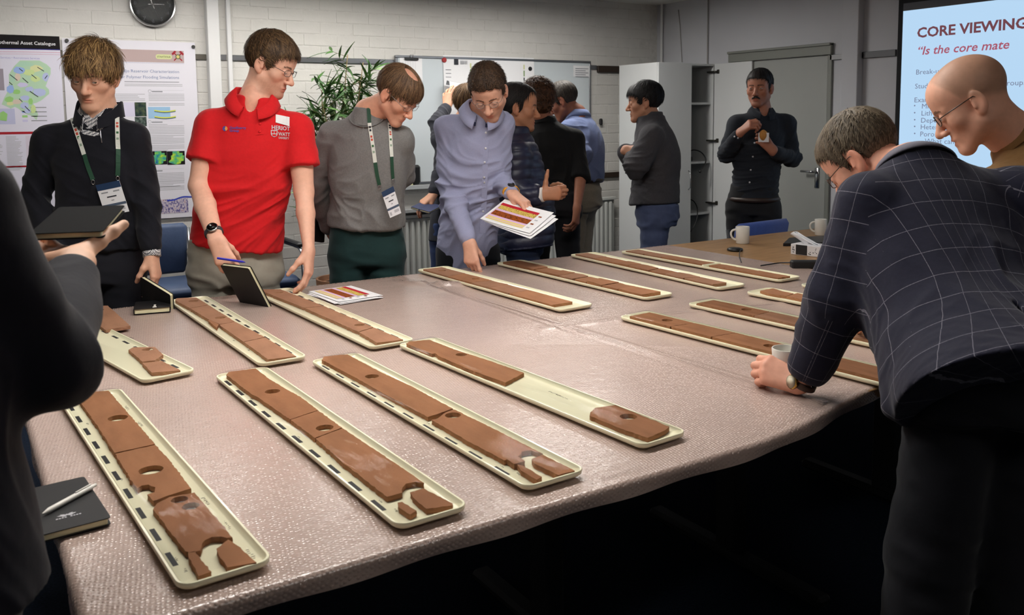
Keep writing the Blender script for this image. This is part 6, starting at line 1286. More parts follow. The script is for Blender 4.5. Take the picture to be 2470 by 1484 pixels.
# --- young man in a navy quarter-zip, left
def p_navy():
    s = Person('young man with tousled light brown hair in navy quarter-zip jumper and white green lanyard', 3.62, tone=S(218, 168, 142)); a = s.a
    t, r = frame(a(225, 300))
    s.pose(a(238, 622, .06), a(243, 272, .03), a(322, 324, .02), a(119, 330, .02), w=.95, d=.95, hipdir=-r)
    L = (a(352, 462, .06), a(366, 612, .0)); R = (a(86, 478, .04), a(135, 628, -.10))
    m = cloth('navy_knit', S(15, 16, 25), fine=900)
    s.top('jumper', m, L, R, seed=4, folds=.008, rs=(.064, .054, .043), neckcut=.048, stn=s.hem(.07)); 
    s.legs('trousers', cloth('navy_trousers', S(22, 23, 31)), folds=.006, top=.09); s.shoes(mat('dark_shoe', S(30, 26, 24), .5)); s.core()
    s.head(a(227, 186, -.02), vec(t, r, .88, -.36, -.30), roll=-.05, sc=1.04, p=dict(open=.0036, lid=-.0015, jaw=.97, red=1.1, brow=S(86, 60, 40), gaze=(-.45, .85, -.15), iris=(.09, .06, .03)))
    st = dict(t=.012, top=.024, back=.016, front=.014, line=([-.15, -.055, -.03, -.026, -.005, .0, .03, .045, .07, .10], [-.07, -.062, -.03, .012, .012, .006, .016, .042, .062, .070]), col=(S(74, 52, 32), S(172, 138, 92)), crown=(-.015, -.055, .125), len=(.04, .078), w=.0040, mess=.26, lift=.14, comb=(-.1, .15, 0), relief=.007, strands=7)
    s.hair(st, 1500, 3)
    shirt = mat('gingham', S(225, 225, 228), .8, noise=(5, .05))
    nt = shirt.node_tree; ck = nt.nodes.new('ShaderNodeTexChecker'); ck.inputs['Scale'].default_value = 230; ck.inputs['Color1'].default_value = S(235, 235, 235); ck.inputs['Color2'].default_value = S(38, 42, 60)
    tc = nt.nodes.new('ShaderNodeTexCoord'); nt.links.new(tc.outputs['Object'], ck.inputs['Vector']); nt.links.new(ck.outputs['Color'], nt.nodes['Principled BSDF'].inputs['Base Color'])
    s.inset('shirt', shirt, .000, .105, .030, 'black and white checked shirt'); s.collar('shirt_collar', shirt, h=.046, r=.068, open_=.34, drop=.055, flare=.016, pt=.02, th=.002, lean=.014, label='checked shirt collar')
    s.collar('knit_collar', m, h=.062, r=.082, open_=.36, drop=.062, stand=True, lean=.012)
    s.hand('L', vec(t, r, .15, .12, -1), vec(t, r, .45, .85, .1), curl=(.35, .45, .5, .55), thumb=(.5, .5, .4))
    n = nrm(L[0] - L[1]); s.kid('shirt_cuff', MB().tube([L[1] + n * .03, L[1] - n * .014, L[1] - n * .015], [.036, .035, .030], 24).mesh('shirt_cuff', True), shirt, 'checked shirt cuff')
    s.hand('R', vec(t, r, .5, .35, -.7), vec(t, r, .6, -.6, .3), curl=(.6, .6, .6, .6))
    # zip
    P = [h_[0] for h_ in (s.hit(u, v, None, .004) for u, v in ((242, 306), (243, 318), (244, 330), (246, 345))) if h_]
    if len(P) > 1: s.kid('zip', MB().tube(P, .0028, 6).mesh('zip', True), mat('zip_metal', S(150, 150, 155), .3, 1), 'silver zip')
    PEOPLE['navy'] = s; return s
# --- man in the red polo
def p_red():
    s = Person('tall man with glasses and stubble in bright red polo shirt and grey jeans', 3.80, tone=S(226, 174, 150)); a = s.a
    t, r = frame(a(590, 300))
    s.pose(a(566, 628, .13), a(612, 244, .03), a(719, 303, .06), a(512, 293, .0), hipdir=-r, w=1.05, d=1.08)
    L = (a(733, 462, .04), a(745, 602, -.06)); R = (a(480, 448, -.04), a(521, 578, -.24))
    s.top('polo_shirt', cloth('red_pique', S(205, 26, 32), fine=1100, nz=.04), L, R, grow=.006, short=.62, seed=11, folds=.010, rs=(.066, .066, .05), neckcut=.055, stn=s.hem(.10))
    s.legs('jeans', cloth('grey_denim', S(158, 154, 142), fine=800, nz=.10, nscale=14), w=1.05, folds=.014, seed=8, top=.12); s.shoes(mat('dark_shoe', None)); s.core()
    s.head(a(653, 158, .04), vec(t, r, .40, .80, -.42), roll=.0, sc=1.045, p=dict(open=.0028, lid=-.004, beard=.5, beardcol=S(128, 78, 54), brow=S(70, 48, 34), gaze=(0, .8, -.6)))
    st = dict(t=.013, top=.020, back=.013, front=.010, line=([-.15, -.055, -.03, -.024, .010, .014, .030, .036, .052, .07, .10], [-.06, -.052, -.03, .034, .034, -.006, -.004, .034, .052, .066, .072]), col=(S(44, 32, 24), S(112, 86, 58)), crown=(.0, -.05, .12), len=(.02, .038), w=.003, mess=.3, lift=.12, comb=(0, .4, .1), relief=.005)
    s.hair(st, 1600, 5)
    s.collar('collar', MATS['red_pique'], h=.046, r=.072, open_=.36, drop=.065, flare=.042, pt=.012, lean=.020, c=s.neck + s.up * .012)
    s.glasses(mat('black_frame', S(18, 18, 20), .3), 'rect', hgt=.013)
    up = lambda e, sh: sh + (e - sh) * .55
    s.hand('R', vec(t, r, .25, .34, -.9), vec(t, r, .9, -.25, .3), curl=(.45, .5, .55, .6), thumb=(.45, .75, .2), bare=1, upper=up(R[0], s.shR), sc=1.04)
    s.hand('L', vec(t, r, .2, -.06, -1), vec(t, r, .35, .9, .0), curl=(.32, .36, .42, .46), thumb=(.5, .55, .25), bare=1, upper=up(L[0], s.shL), sc=1.04)
    s.watch = (R[1] + (R[0] - R[1]) * .12, nrm(R[0] - R[1])); PEOPLE['red'] = s; return s
# --- man in the grey jumper
def p_grey():
    s = Person('stooping man with bald crown in grey jumper and dark green trousers with lanyard', 4.2, tone=S(218, 160, 134)); a = s.a
    t, r = frame(a(880, 350))
    s.pose(a(884, 588, .10), a(889, 271, -.03), a(966, 330, .0), a(802, 318, .02), hipdir=-r, w=.98, d=1.0)
    L = (a(968, 425, .16), a(900, 540, .24)); R = (a(762, 440, .12), a(800, 560, .22))
    m = cloth('grey_knit', S(118, 117, 116), fine=900, nz=.12, nscale=160)
    s.top('jumper', m, L, R, seed=21, folds=.013, rs=(.066, .058, .045), neckcut=0, stn=s.hem(.15)[:-1] + [(1.04, .068, .068)])
    s.legs('trousers', cloth('green_trousers', S(26, 52, 52)), folds=.010, top=.14); s.shoes(mat('dark_shoe', None)); s.core()
    s.head(a(958, 230, -.10), vec(t, r, .42, .62, -.66), roll=.05, sc=1.03, p=dict(open=.002, lid=-.005, brow=S(110, 76, 54), gaze=(0, .8, -.6), red=1.3))
    st = dict(t=.010, top=.014, back=.013, front=.008, line=([-.15, -.055, -.03, -.024, .010, .014, .030, .036, .052, .07, .10], [-.06, -.052, -.03, .034, .034, -.004, -.002, .024, .032, .044, .048]), col=(S(66, 48, 34), S(128, 98, 70)), crown=(0, -.03, .125), len=(.025, .05), w=.003, mess=.16, lift=.06, relief=.003, strands=14, bald=((.0, .005, .150), (.042, .052, .052)))
    s.hair(st, 1300, 8)
    s.collar('undershirt', mat('white_tee', S(222, 218, 216), .8), h=.012, r=.062, open_=.02, drop=.040, flare=.0, stand=True, lean=.015, label='white t-shirt neckline')
    s.collar('knit_neckline', m, h=.008, r=.070, open_=.02, drop=.046, stand=True, lean=.018)
    s.glasses(mat('steel_frame', S(120, 118, 115), .3, .8), 'rect', r=.0009, hgt=.013)
    s.hand('R', vec(t, r, -.2, .35, -.9), vec(t, r, .7, -.7, 0), curl=(.6, .6, .65, .7)); s.hand('L', vec(t, r, -.2, -.7, -.6), vec(t, r, -.9, 0, .2), curl=(.5, .5, .5, .5))
    PEOPLE['grey'] = s; return s
# --- man in the pale blue shirt pointing at the table
def p_blue():
    s = Person('man with round glasses and orange watch in pale blue shirt pointing at the table', 4.5, tone=S(216, 164, 140)); a = s.a
    t, r = frame(a(1140, 350))
    s.pose(a(1128, 585, .12), a(1163, 266, -.06), a(1212, 292, .0), a(1078, 300, .0), hipdir=-r, w=.82, d=.90)
    L = (a(1202, 432, .04), a(1236, 468, -.16)); R = (a(1084, 452, .04), a(1132, 586, -.24))
    m = cloth('blue_oxford', S(150, 153, 182), fine=1200, nz=.06, nscale=300)
    stn = [(-.17, .176, .128), (-.05, .19, .135), (.15, .180, .128), (.35, .176, .120), (.55, .182, .122), (.72, .174, .112), (.86, .13, .096), (.96, .080, .075), (1.03, .070, .070)]
    def tail(sd):
        c = s.sp(-.24) + s.hside * .21; sd.ell(c, (.16, .3, .07), np.stack([s.hside, s.front, s.up]), k=.01, op='sub'); c = s.sp(-.24) - s.hside * .21; sd.ell(c, (.16, .3, .07), np.stack([s.hside, s.front, s.up]), k=.01, op='sub')
    s.top('shirt', m, L, R, seed=31, folds=.014, rs=(.062, .052, .040), neckcut=0, stn=stn, cut=tail)
    s.legs('trousers', cloth('black_trousers', S(18, 20, 26)), folds=.006, w=.95); s.shoes(mat('dark_shoe', None)); s.core()
    s.head(a(1179, 224, -.16), vec(t, r, .74, -.10, -.64), roll=.10, sc=1.04, p=dict(open=.0015, lid=-.006, beard=.35, beardcol=S(92, 58, 42), brow=S(60, 40, 30), gaze=(0, .7, -.7), nose=1.1))
    st = dict(t=.009, top=.022, back=.009, front=.012, line=([-.15, -.055, -.03, -.024, .010, .014, .028, .034, .052, .07, .10], [-.06, -.052, -.03, .034, .034, -.008, -.006, .040, .062, .078, .086]), col=(S(40, 29, 22), S(84, 62, 44)), crown=(0, -.06, .10), len=(.012, .026), w=.003, mess=.4, lift=.3, comb=(0, -.2, .6), relief=.006)
    s.hair(st, 1300, 12)
    s.collar('collar', m, h=.046, r=.070, open_=.34, drop=.050, flare=.044, pt=.034, lean=.020, c=s.neck + s.up * .010)
    inner = mat('navy_check', S(36, 42, 74), .8); s.collar('collar_lining', inner, h=.044, r=.0665, open_=.33, drop=.060, stand=True, lean=.019, label='dark blue inner collar')
    s.glasses(mat('steel_frame', None), 'round', w=.021, hgt=.017, r=.0010)
    Jr, _ = s.hand('R', vec(t, r, .35, .10, -.93), vec(t, r, .85, -.4, .25), curl=((.25, .3, .2), .75, .9, 1.0), thumb=(.4, .6, .2))
    s.hand('L', vec(t, r, .62, .62, -.45), vec(t, r, .1, .1, 1), curl=(.4, .45, .5, .5), thumb=(.2, .55, .2)); s.tip = Jr['tip0']
    # button front: placket strip and buttons
    for u, v in ((1172, 320), (1171, 358), (1169, 392), (1168, 428), (1168, 440), (1166, 474), (1165, 510)):
        hh = s.hit(u, v, 'shirt', .002)
        if hh: R_ = rot_from(np.cross(hh[1], Z3), hh[1]); mb = MB().lathe([(.0, .003), (.0045, .003), (.0058, .0015), (.0058, 0)], 12); mb.V = [x_ @ R_.T + hh[0] for x_ in mb.V]; s.kid('button', mb.mesh('button', True), mat('button_white', S(205, 205, 210), .3))
    P1 = [s.hit(u, v, 'shirt', .003) for u, v in ((1164, 306), (1164, 340), (1164, 380), (1163, 420), (1162, 460), (1160, 500), (1158, 540), (1157, 562))]; P2 = [s.hit(u + 13, v, 'shirt', .003) for u, v in ((1164, 306), (1164, 340), (1164, 380), (1163, 420), (1162, 460), (1160, 500), (1158, 540), (1157, 562))]
    ok = [(p, q) for p, q in zip(P1, P2) if p and q]
    if len(ok) > 2: s.kid('placket', MB().grid(np.array([[p[0] for p, q in ok], [q[0] for p, q in ok]])).mesh('placket', True), m)
    s.watch = (L[1] + (L[0] - L[1]) * .10, nrm(L[0] - L[1])); PEOPLE['blue'] = s; return s
# --- man in the navy puffer jacket
def p_puffer():
    s = Person('man with receding black hair in navy quilted puffer jacket, thumb raised', 4.95, tone=S(176, 122, 92)); a = s.a
    t, r = frame(a(1250, 400)); fr = vec(t, r, -.08, 1, 0)
    sd_ = np.cross(fr, Z3)  # person's right
    nk = a(1234, 318, .0); pel = a(1258, 560, .0)
    s.pose(pel, nk, nk - sd_ * .19 - Z3 * .10, nk + sd_ * .19 - Z3 * .11, w=1.02, d=1.15)
    R = (a(1238, 474, -.20), a(1306, 470, -.26)); L = (a(1270, 474, .18), a(1318, 462, .05))
    s.top('puffer_jacket', mat('navy_nylon', S(30, 33, 56), .45, spec=.5, noise=(60, .05), bump=(60, .3, .004)), L, R, grow=.016, seed=41, folds=.006, quilt=.052, rs=(.074, .062, .05), neckcut=0, belly=.03)
    s.legs('jeans', cloth('dark_jeans', S(30, 40, 66))); s.shoes(mat('dark_shoe', None)); s.core()
    s.head(a(1250, 262, .0), vec(t, r, .02, 1, -.10), sc=1.04, p=dict(beard=.25, beardcol=S(70, 50, 40), brow=S(22, 18, 16), open=.004, jaw=1.05), h=.0035)
    st = dict(t=.011, top=.016, back=.018, front=.004, line=([-.15, -.055, -.03, -.024, .010, .014, .024, .03, .05, .06, .10], [-.06, -.052, -.03, .034, .034, -.01, -.005, .05, .075, .095, .105]), col=(S(14, 12, 12), S(44, 38, 36)), crown=(0, -.03, .125), len=(.03, .06), w=.0032, mess=.2, lift=.10, comb=(0, -.6, 0), relief=.004)
    s.hair(st, 900, 15)
    s.collar('collar', MATS['navy_nylon'], h=.05, r=.075, open_=.25, drop=.03, stand=True)
    s.hand('R', vec(t, r, .15, .98, .1), vec(t, r, .95, -.15, .05), curl=(1.0, 1.05, 1.1, 1.15), thumb=(1.35, .0, .05)); s.hand('L', vec(t, r, .3, .9, .1), vec(t, r, -.8, .3, .3), curl=(.9, .9, 1, 1))
    # white shirt cuff
    el, wr = R; n = nrm(el - wr); s.kid('shirt_cuff', MB().tube([wr + n * .03, wr - n * .012, wr - n * .013], [.040, .039, .034], 24).mesh('shirt_cuff', True), mat('white_tee', None), 'white shirt cuff')
    PEOPLE['puffer'] = s; return s
# --- person in black seen from the back
def p_black():
    s = Person('person with dark brown curly hair in black top seen from behind at the whiteboard', 5.6, tone=S(150, 98, 76)); a = s.a
    t, r = frame(a(1330, 400))
    s.pose(a(1332, 480, .0), a(1312, 292, .0), a(1262, 330, .06), a(1384, 330, -.02), w=1.0, d=1.0)
    R = (a(1400, 432, -.10), a(1392, 500, -.20)); L = (a(1250, 420, .1), a(1270, 470, .25))
    s.top('jumper', cloth('black_knit', S(10, 10, 12)), L, R, seed=51, folds=.006, rs=(.068, .058, .05), neckcut=0, cuffgap=.20, stn=s.hem(.04))
    s.legs('trousers', cloth('charcoal_trousers', S(26, 26, 30))); s.shoes(mat('dark_shoe', None)); s.core()
    s.head(a(1296, 248, -.02), vec(t, r, -.85, -.45, -.25), sc=1.02, p=dict(eyes=False, open=0), h=.005)
    st = dict(t=.024, top=.030, back=.026, front=.016, nape=1, col=(S(34, 22, 15), S(92, 58, 34)), len=(.02, .035), w=.004, mess=.8, lift=.3, relief=.012, curl=55, line=([-.15, -.06, -.03, .03, .07, .1], [-.085, -.08, -.04, -.01, .05, .06]))
    s.hair(st, 1100, 18, h=.004)
    s.collar('collar', MATS['black_knit'], h=.035, r=.070, open_=.2, drop=.02, stand=True)
    s.hand('R', vec(t, r, .1, -.12, -1), vec(t, r, .4, .9, 0), curl=(.5, .55, .6, .6), bare=.95); s.hand('L', vec(t, r, 0, 0, -1), vec(t, r, .0, -1, 0), curl=(.4, .4, .4, .4))
    PEOPLE['black'] = s; return s
# --- grey-haired man bending to the board
def p_khaki():
    s = Person('dark-haired man in blue shirt and khaki trousers leaning towards the whiteboard', 6.2, tone=S(150, 96, 76)); a = s.a
    t, r = frame(a(1390, 400)); fr = vec(t, r, -.30, -.95, 0); sd_ = np.cross(fr, Z3)
    nk = a(1392, 275, .0); pel = a(1396, 470, .0)
    s.pose(pel, nk, nk - sd_ * .18 - Z3 * .09, nk + sd_ * .18 - Z3 * .09, bend=.045, w=1.0, d=1.12)
    L = (a(1402, 372, -.2), a(1372, 430, -.26)); R = (a(1380, 380, .2), a(1350, 330, .3))
    s.top('shirt', cloth('mid_blue_shirt', S(108, 122, 162)), L, R, seed=61, folds=.013, rs=(.068, .056, .045), neckcut=0, stn=s.hem(.16))
    s.legs('trousers', cloth('khaki_twill', S(150, 140, 124)), folds=.014, w=1.05, top=.13); s.shoes(mat('dark_shoe', None)); s.core()
    s.head(a(1358, 246, .0), vec(t, r, -.15, -.85, -.45), sc=1.04, p=dict(open=.003), h=.004)
    st = dict(t=.009, top=.014, back=.010, front=.006, col=(S(38, 34, 30), S(80, 72, 64)), len=(.02, .035), w=.003, mess=.25, lift=.08)
    s.hair(st, 900, 22, h=.004); s.collar('collar', MATS['mid_blue_shirt'], h=.035, r=.066, open_=.35, drop=.03)
    s.glasses(MATS['black_frame'], 'rect', hgt=.013, lens=False)
    s.hand('L', vec(t, r, .1, -.3, -1), vec(t, r, .9, -.2, 0), curl=(.5, .5, .5, .5)); s.hand('R', vec(t, r, -.3, -.8, .3), vec(t, r, .2, 0, 1), curl=(.3, .3, .3, .3))
    e = s.sp(.19); B = []
    for k in range(24):
        q = 2 * math.pi * k / 24; B.append(e + s.hside * math.cos(q) * .180 + nrm(np.cross(Z3, s.hside)) * math.sin(q) * .138)
    s.kid('belt', MB().tube(B, .016, 6, closed=True).mesh('belt', True), mat('brown_leather', S(46, 30, 22), .5))
    PEOPLE['khaki'] = s; return s
# --- woman reaching up to the chart
def p_reach():
    s = Person('person with long fair brown hair in charcoal jacket reaching up to the wall chart', 6.0, tone=S(208, 156, 128)); a = s.a
    t, r = frame(a(1100, 400))
    s.pose(a(1092, 545, .0), a(1108, 300, .0), a(1062, 330, .02), a(1150, 330, .0), w=.85, d=.9)
    L = (a(1053, 296, .08), a(1078, 258, .22)); R = (a(1062, 420, -.08), a(1046, 470, -.14))
    # left arm of the figure is raised to the chart, the other hangs with a notebook
    s.top('jacket', cloth('charcoal_fleece', S(44, 46, 54)), L, R, seed=71, folds=.006, rs=(.060, .052, .044), neckcut=0)
    s.legs('jeans', cloth('blue_jeans', S(46, 62, 100)), w=.9); s.shoes(mat('dark_shoe', None)); s.core()
    s.head(a(1130, 248, .0), vec(t, r, -.85, .3, .1), sc=.96, p=dict(eyes=False, open=0), h=.005)
    st = dict(t=.012, top=.012, back=.016, front=.008, nape=1, col=(S(70, 50, 32), S(128, 98, 66)), len=(.07, .12), w=.0045, mess=.15, lift=.04, comb=(0, 0, -.3), line=([-.15, -.06, .0, .03, .07, .1], [-.11, -.11, -.09, -.05, .05, .06]))
    s.hair(st, 900, 25, h=.004)
    s.hand('L', vec(t, r, -.5, .05, .85), vec(t, r, .8, -.5, .3), curl=(.25, .25, .3, .3), spread=.35); s.hand('R', vec(t, r, .3, -.75, -.55), vec(t, r, .2, .2, 1), curl=(.4, .45, .45, .5))
    PEOPLE['reach'] = s; return s
# --- man with folded arms
def p_arms():
    s = Person('black-haired man with folded arms in dark grey jumper and blue jeans facing left', 5.8, tone=S(178, 128, 102)); a = s.a
    t, r = frame(a(1570, 400)); fr = vec(t, r, .05, -1, 0); sd_ = np.cross(fr, Z3)
    nk = a(1570, 288, .0); pel = a(1580, 505, .0)
    s.pose(pel, nk, nk - sd_ * .185 - Z3 * .10, nk + sd_ * .185 - Z3 * .10, bend=.03, w=.98, d=1.12)
    L = (a(1534, 402, -.22), a(1522, 366, .03)); R = (a(1534, 398, .20), a(1506, 362, -.06))
    m = cloth('dark_grey_fleece', S(58, 57, 61), nz=.1)
    s.top('jumper', m, L, R, seed=81, folds=.009, rs=(.070, .062, .048), neckcut=0, belly=.015, grow=.012, stn=s.hem(.06))
    s.legs('jeans', cloth('mid_blue_jeans', S(72, 82, 112), nz=.12, nscale=20), folds=.012, top=.05); s.shoes(mat('dark_shoe', None)); s.core()
    s.head(a(1554, 248, .0), vec(t, r, .02, -1, -.10), sc=1.03, p=dict(open=.003, brow=S(20, 18, 18), nose=.95), h=.0035)
    st = dict(t=.013, top=.018, back=.018, front=.012, line=([-.15, -.055, -.03, -.024, .010, .014, .03, .036, .052, .07, .10], [-.07, -.062, -.035, .034, .034, -.005, -.002, .034, .046, .056, .060]), col=(S(12, 11, 12), S(36, 34, 36)), len=(.025, .045), w=.003, mess=.2, lift=.10, comb=(0, .4, 0))
    s.hair(st, 1000, 31); s.collar('knit_collar', m, h=.055, r=.072, open_=.25, drop=.04, stand=True)
    s.hand('L', vec(t, r, -1, .0, .2), vec(t, r, 0, -.6, .6), curl=(.5, .5, .5, .5)); s.hand('R', vec(t, r, .55, .8, -.2), vec(t, r, .5, -.6, .4), curl=(.3, .3, .3, .3), bare=.35)
    PEOPLE['arms'] = s; return s
# --- man eating by the door
def p_eat():
    s = Person('man with dark moustache in dark button shirt eating a bun by the door', 5.95, tone=S(166, 112, 90)); a = s.a
    t, r = frame(a(1830, 350))
    s.pose(a(1818, 480, .03), a(1837, 268, .03), a(1898, 292, .02), a(1778, 294, .02), hipdir=-r, w=.88, d=1.0)
    L = (a(1912, 384, .04), a(1866, 366, -.18)); R = (a(1752, 372, .02), a(1783, 322, -.16))
    m = cloth('dark_teal_shirt', S(30, 34, 42))
    s.top('shirt', m, L, R, seed=91, folds=.008, rs=(.060, .052, .042), neckcut=.035, stn=[(-.02, .172, .120), (.1, .174, .122), (.3, .172, .120), (.52, .182, .122), (.72, .174, .114), (.86, .13, .098), (.96, .080, .075), (1.03, .070, .070)])
    s.legs('trousers', cloth('black_chinos', S(32, 32, 34)), w=1.02, top=.10); s.shoes(mat('dark_shoe', None)); s.core()
    s.head(a(1832, 214, .0), vec(t, r, .96, -.26, -.06), sc=1.0, p=dict(open=.0030, brow=S(20, 16, 14), jaw=1.03, beard=.3, beardcol=S(60, 44, 38)), h=.0032)
    st = dict(t=.008, top=.014, back=.010, front=.006, col=(S(14, 12, 12), S(38, 32, 30)), len=(.015, .03), w=.0028, mess=.25, lift=.12, comb=(0, .2, 0))
    s.hair(st, 900, 35)
    mb = MB()
    for e in (-1, 1): mb.tube([[e * x, y, z] for x, y, z in ((0, .101, -.052), (.010, .100, -.053), (.020, .094, -.058), (.028, .086, -.066))], [.006, .0065, .0055, .002], 8)
    mb.V = [s.hw(v) for v in mb.V]; s.kid('moustache', mb.mesh('moustache', True), mat('dark_hair', S(22, 17, 15), .6))
    s.collar('collar', m, h=.038, r=.064, open_=.35, drop=.035, flare=.03, pt=.025, lean=.012)
    s.hand('R', vec(t, r, .25, .72, .62), vec(t, r, .55, -.55, .55), curl=(.7, .8, .9, .9), thumb=(.4, .7, .2)); s.hand('L', vec(t, r, .25, -.62, .72), vec(t, r, .8, .25, .1), curl=(.6, .65, .7, .75), thumb=(.3, .7, .2))
    for u, v in ((1829, 283), (1824, 313), (1820, 345), (1816, 378), (1811, 410), (1808, 440), (1772, 330), (1780, 333)):
        hh = s.hit(u, v, 'shirt', .001)
        if hh: R_ = rot_from(np.cross(hh[1], Z3), hh[1]); mb = MB().lathe([(.0, .003), (.0048, .003), (.006, .0015), (.006, 0)], 10); mb.V = [x_ @ R_.T + hh[0] for x_ in mb.V]; s.kid('button', mb.mesh('button', True), mat('button_white', None))
    e = s.sp(.0); f2 = nrm(np.cross(Z3, s.hside)); s.kid('belt', MB().tube([e + s.hside * math.cos(q) * .158 + f2 * math.sin(q) * .124 for q in np.linspace(0, 2 * math.pi, 25)[:-1]], .018, 6, closed=True).mesh('belt', True), mat('brown_leather', S(46, 30, 22), .5), 'dark brown belt')
    PEOPLE['eat'] = s; return s
# --- man in the check blazer bending over the table
def p_blazer():
    s = Person('grey-haired man in navy windowpane check blazer bending over the table with a cup', 2.1, tone=S(218, 160, 136)); a = s.a
    pel = at(2398, 885, 1.92); nk = np.array([2.105, 1.375, 1.335])
    s.pose(pel, nk, np.array([1.935, 1.385, 1.262]), np.array([2.265, 1.185, 1.272]), hipdir=(.86, -.50, 0), bend=-.07, w=1.10, d=1.15)
    wr = a(1934, 926, .20); L = (np.array([1.858, 1.40, 1.02]), wr); R = (np.array([2.42, 1.34, 1.03]), np.array([2.46, 1.58, .87]))
    m = mat('windowpane_check', S(30, 31, 48), .85, spec=.2, sheen=.1, noise=(120, .08, 3), bump=(800, .3, .0006), bump2=(30, .25, .004)); nt = m.node_tree; N = nt.nodes; Lk = nt.links
    uv = N.new('ShaderNodeUVMap'); uv.uv_map = 'UVMap'; sx = N.new('ShaderNodeSeparateXYZ'); Lk.new(uv.outputs['UV'], sx.inputs[0]); fac = None
    for ch in ('X', 'Y'):
        q = N.new('ShaderNodeMath'); q.operation = 'FRACT'; Lk.new(sx.outputs[ch], q.inputs[0]); w = N.new('ShaderNodeMath'); w.operation = 'LESS_THAN'; w.inputs[1].default_value = .022; Lk.new(q.outputs[0], w.inputs[0])
        if fac is None: fac = w.outputs[0]
        else: mxx = N.new('ShaderNodeMath'); mxx.operation = 'MAXIMUM'; Lk.new(fac, mxx.inputs[0]); Lk.new(w.outputs[0], mxx.inputs[1]); fac = mxx.outputs[0]
    nz = N.new('ShaderNodeTexNoise'); nz.inputs['Scale'].default_value = 260; ml = N.new('ShaderNodeMath'); ml.operation = 'MULTIPLY'; Lk.new(fac, ml.inputs[0]); Lk.new(nz.outputs['Fac'], ml.inputs[1])
    mix = N.new('ShaderNodeMix'); mix.data_type = 'RGBA'; b = N['Principled BSDF']; Lk.new(b.inputs['Base Color'].links[0].from_socket, mix.inputs[6]); mix.inputs[7].default_value = S(150, 148, 160); Lk.new(ml.outputs[0], mix.inputs[0]); Lk.new(mix.outputs[2], b.inputs['Base Color'])
    stn = [(-.17, .222, .168), (-.08, .212, .160), (.05, .194, .150), (.25, .180, .138), (.5, .190, .140), (.75, .178, .124), (.88, .13, .10), (.97, .08, .08)]
    def vent(sd):
        c = s.sp(-.10) - s.front * .17 + s.hside * .02; sd.put(c - .2, c + .2, lambda X, Y, Z: np.maximum(np.abs((X - c[0]) * s.hside[0] + (Y - c[1]) * s.hside[1] + (Z - c[2]) * s.hside[2]) - .005, np.sqrt((X - c[0]) ** 2 + (Y - c[1]) ** 2 + (Z - c[2]) ** 2) - .15), .006, 'sub')
    s.top('blazer', m, L, R, grow=.008, seed=101, folds=.008, rs=(.076, .066, .052), neckcut=0, stn=stn, h=.006, cuffgap=.02, cut=vent, extra=lambda sd: sd.cone(s.sp(.12) - s.hside * .15, at(2148, 985, 1.93), .05, .010, k=.05))
    # cloth coordinates: around and along the torso or the sleeve
    V, Q = s.topV, s.topQ; FC = V[Q].mean(1)
    segs = [(s.sp(-.3), s.sp(1.0), .17, s.hside), (s.shL, L[0], .08, s.front), (L[0], L[1], .07, s.front), (s.shR, R[0], .08, s.front), (R[0], R[1], .07, s.front)]; best = np.full(len(Q), 9.0); pick = np.zeros(len(Q), int)
    for i, (p0, p1, rr, ref) in enumerate(segs):
        d = p1 - p0; tt = np.clip((FC - p0) @ d / (d @ d), 0, 1); dist = np.linalg.norm(FC - p0 - tt[:, None] * d, axis=1) - rr; w = dist < best; best[w] = dist[w]; pick[w] = i
    UV = np.zeros((len(Q), 4, 2)); off = 0
    for i, (p0, p1, rr, ref) in enumerate(segs):
        w = pick == i; d = nrm(p1 - p0); e1 = nrm(ref - d * (ref @ d)); e2 = np.cross(d, e1); X = V[Q[w]] - p0; ang = np.arctan2(X @ e2, X @ e1); ang = np.where(ang - ang[:, :1] > 3, ang - 2 * math.pi, np.where(ang - ang[:, :1] < -3, ang + 2 * math.pi, ang)); UV[w, :, 0] = ang * rr / .054; UV[w, :, 1] = (X @ d) / .070
    me = s.kids[-1][1]; me.uv_layers.new(name='UVMap').data.foreach_set('uv', UV.astype(np.float32).ravel())
    f2 = s.front
    s.legs('trousers', cloth('dark_navy_trousers', S(13, 14, 21)), w=.96, folds=.012, rs=(.098, .092, .082), h=.009, top=.0, ankles=[np.array([*at(2190, 1823, 1.95)[:2], .07]), np.array([*at(2430, 1850, 1.90)[:2], .07])])
    s.shoes(mat('dark_shoe', None)); s.core()
    s.head(np.array([2.125, 1.535, 1.35]), np.array([-.16, .62, -.60]), roll=-.05, sc=1.04, p=dict(open=.002, brow=S(110, 96, 84), red=1.3, eyes=False), h=.0032)
    st = dict(t=.006, top=.012, back=.007, front=.006, col=(S(64, 55, 45), S(126, 113, 94)), crown=(0, -.05, .12), len=(.015, .03), w=.0024, mess=.3, lift=.10, comb=(0, .3, 0), relief=.003, strands=16)
    s.hair(st, 2200, 41, h=.003)
    s.collar('jacket_collar', m, h=.030, r=.072, open_=.6, drop=.02, flare=.03, pt=0)
    s.glasses(mat('tortoise_frame', S(60, 40, 26), .35), 'rect', hgt=.014)
    t, r = frame(wr); s.hand('L', vec(t, r, -.25, -.9, .22), vec(t, r, .78, -.1, .6), curl=(.75, .8, .85, .9), thumb=(.35, .9, .3), h=.0028, sc=1.03); s.hand('R', np.array([-.1, .9, -.3]), np.array([.1, .2, 1]), curl=(.2, .2, .2, .2))
    s.watch = (wr + (L[0] - wr) * .02, nrm(L[0] - wr)); s.wr = wr; PEOPLE['blazer'] = s; return s
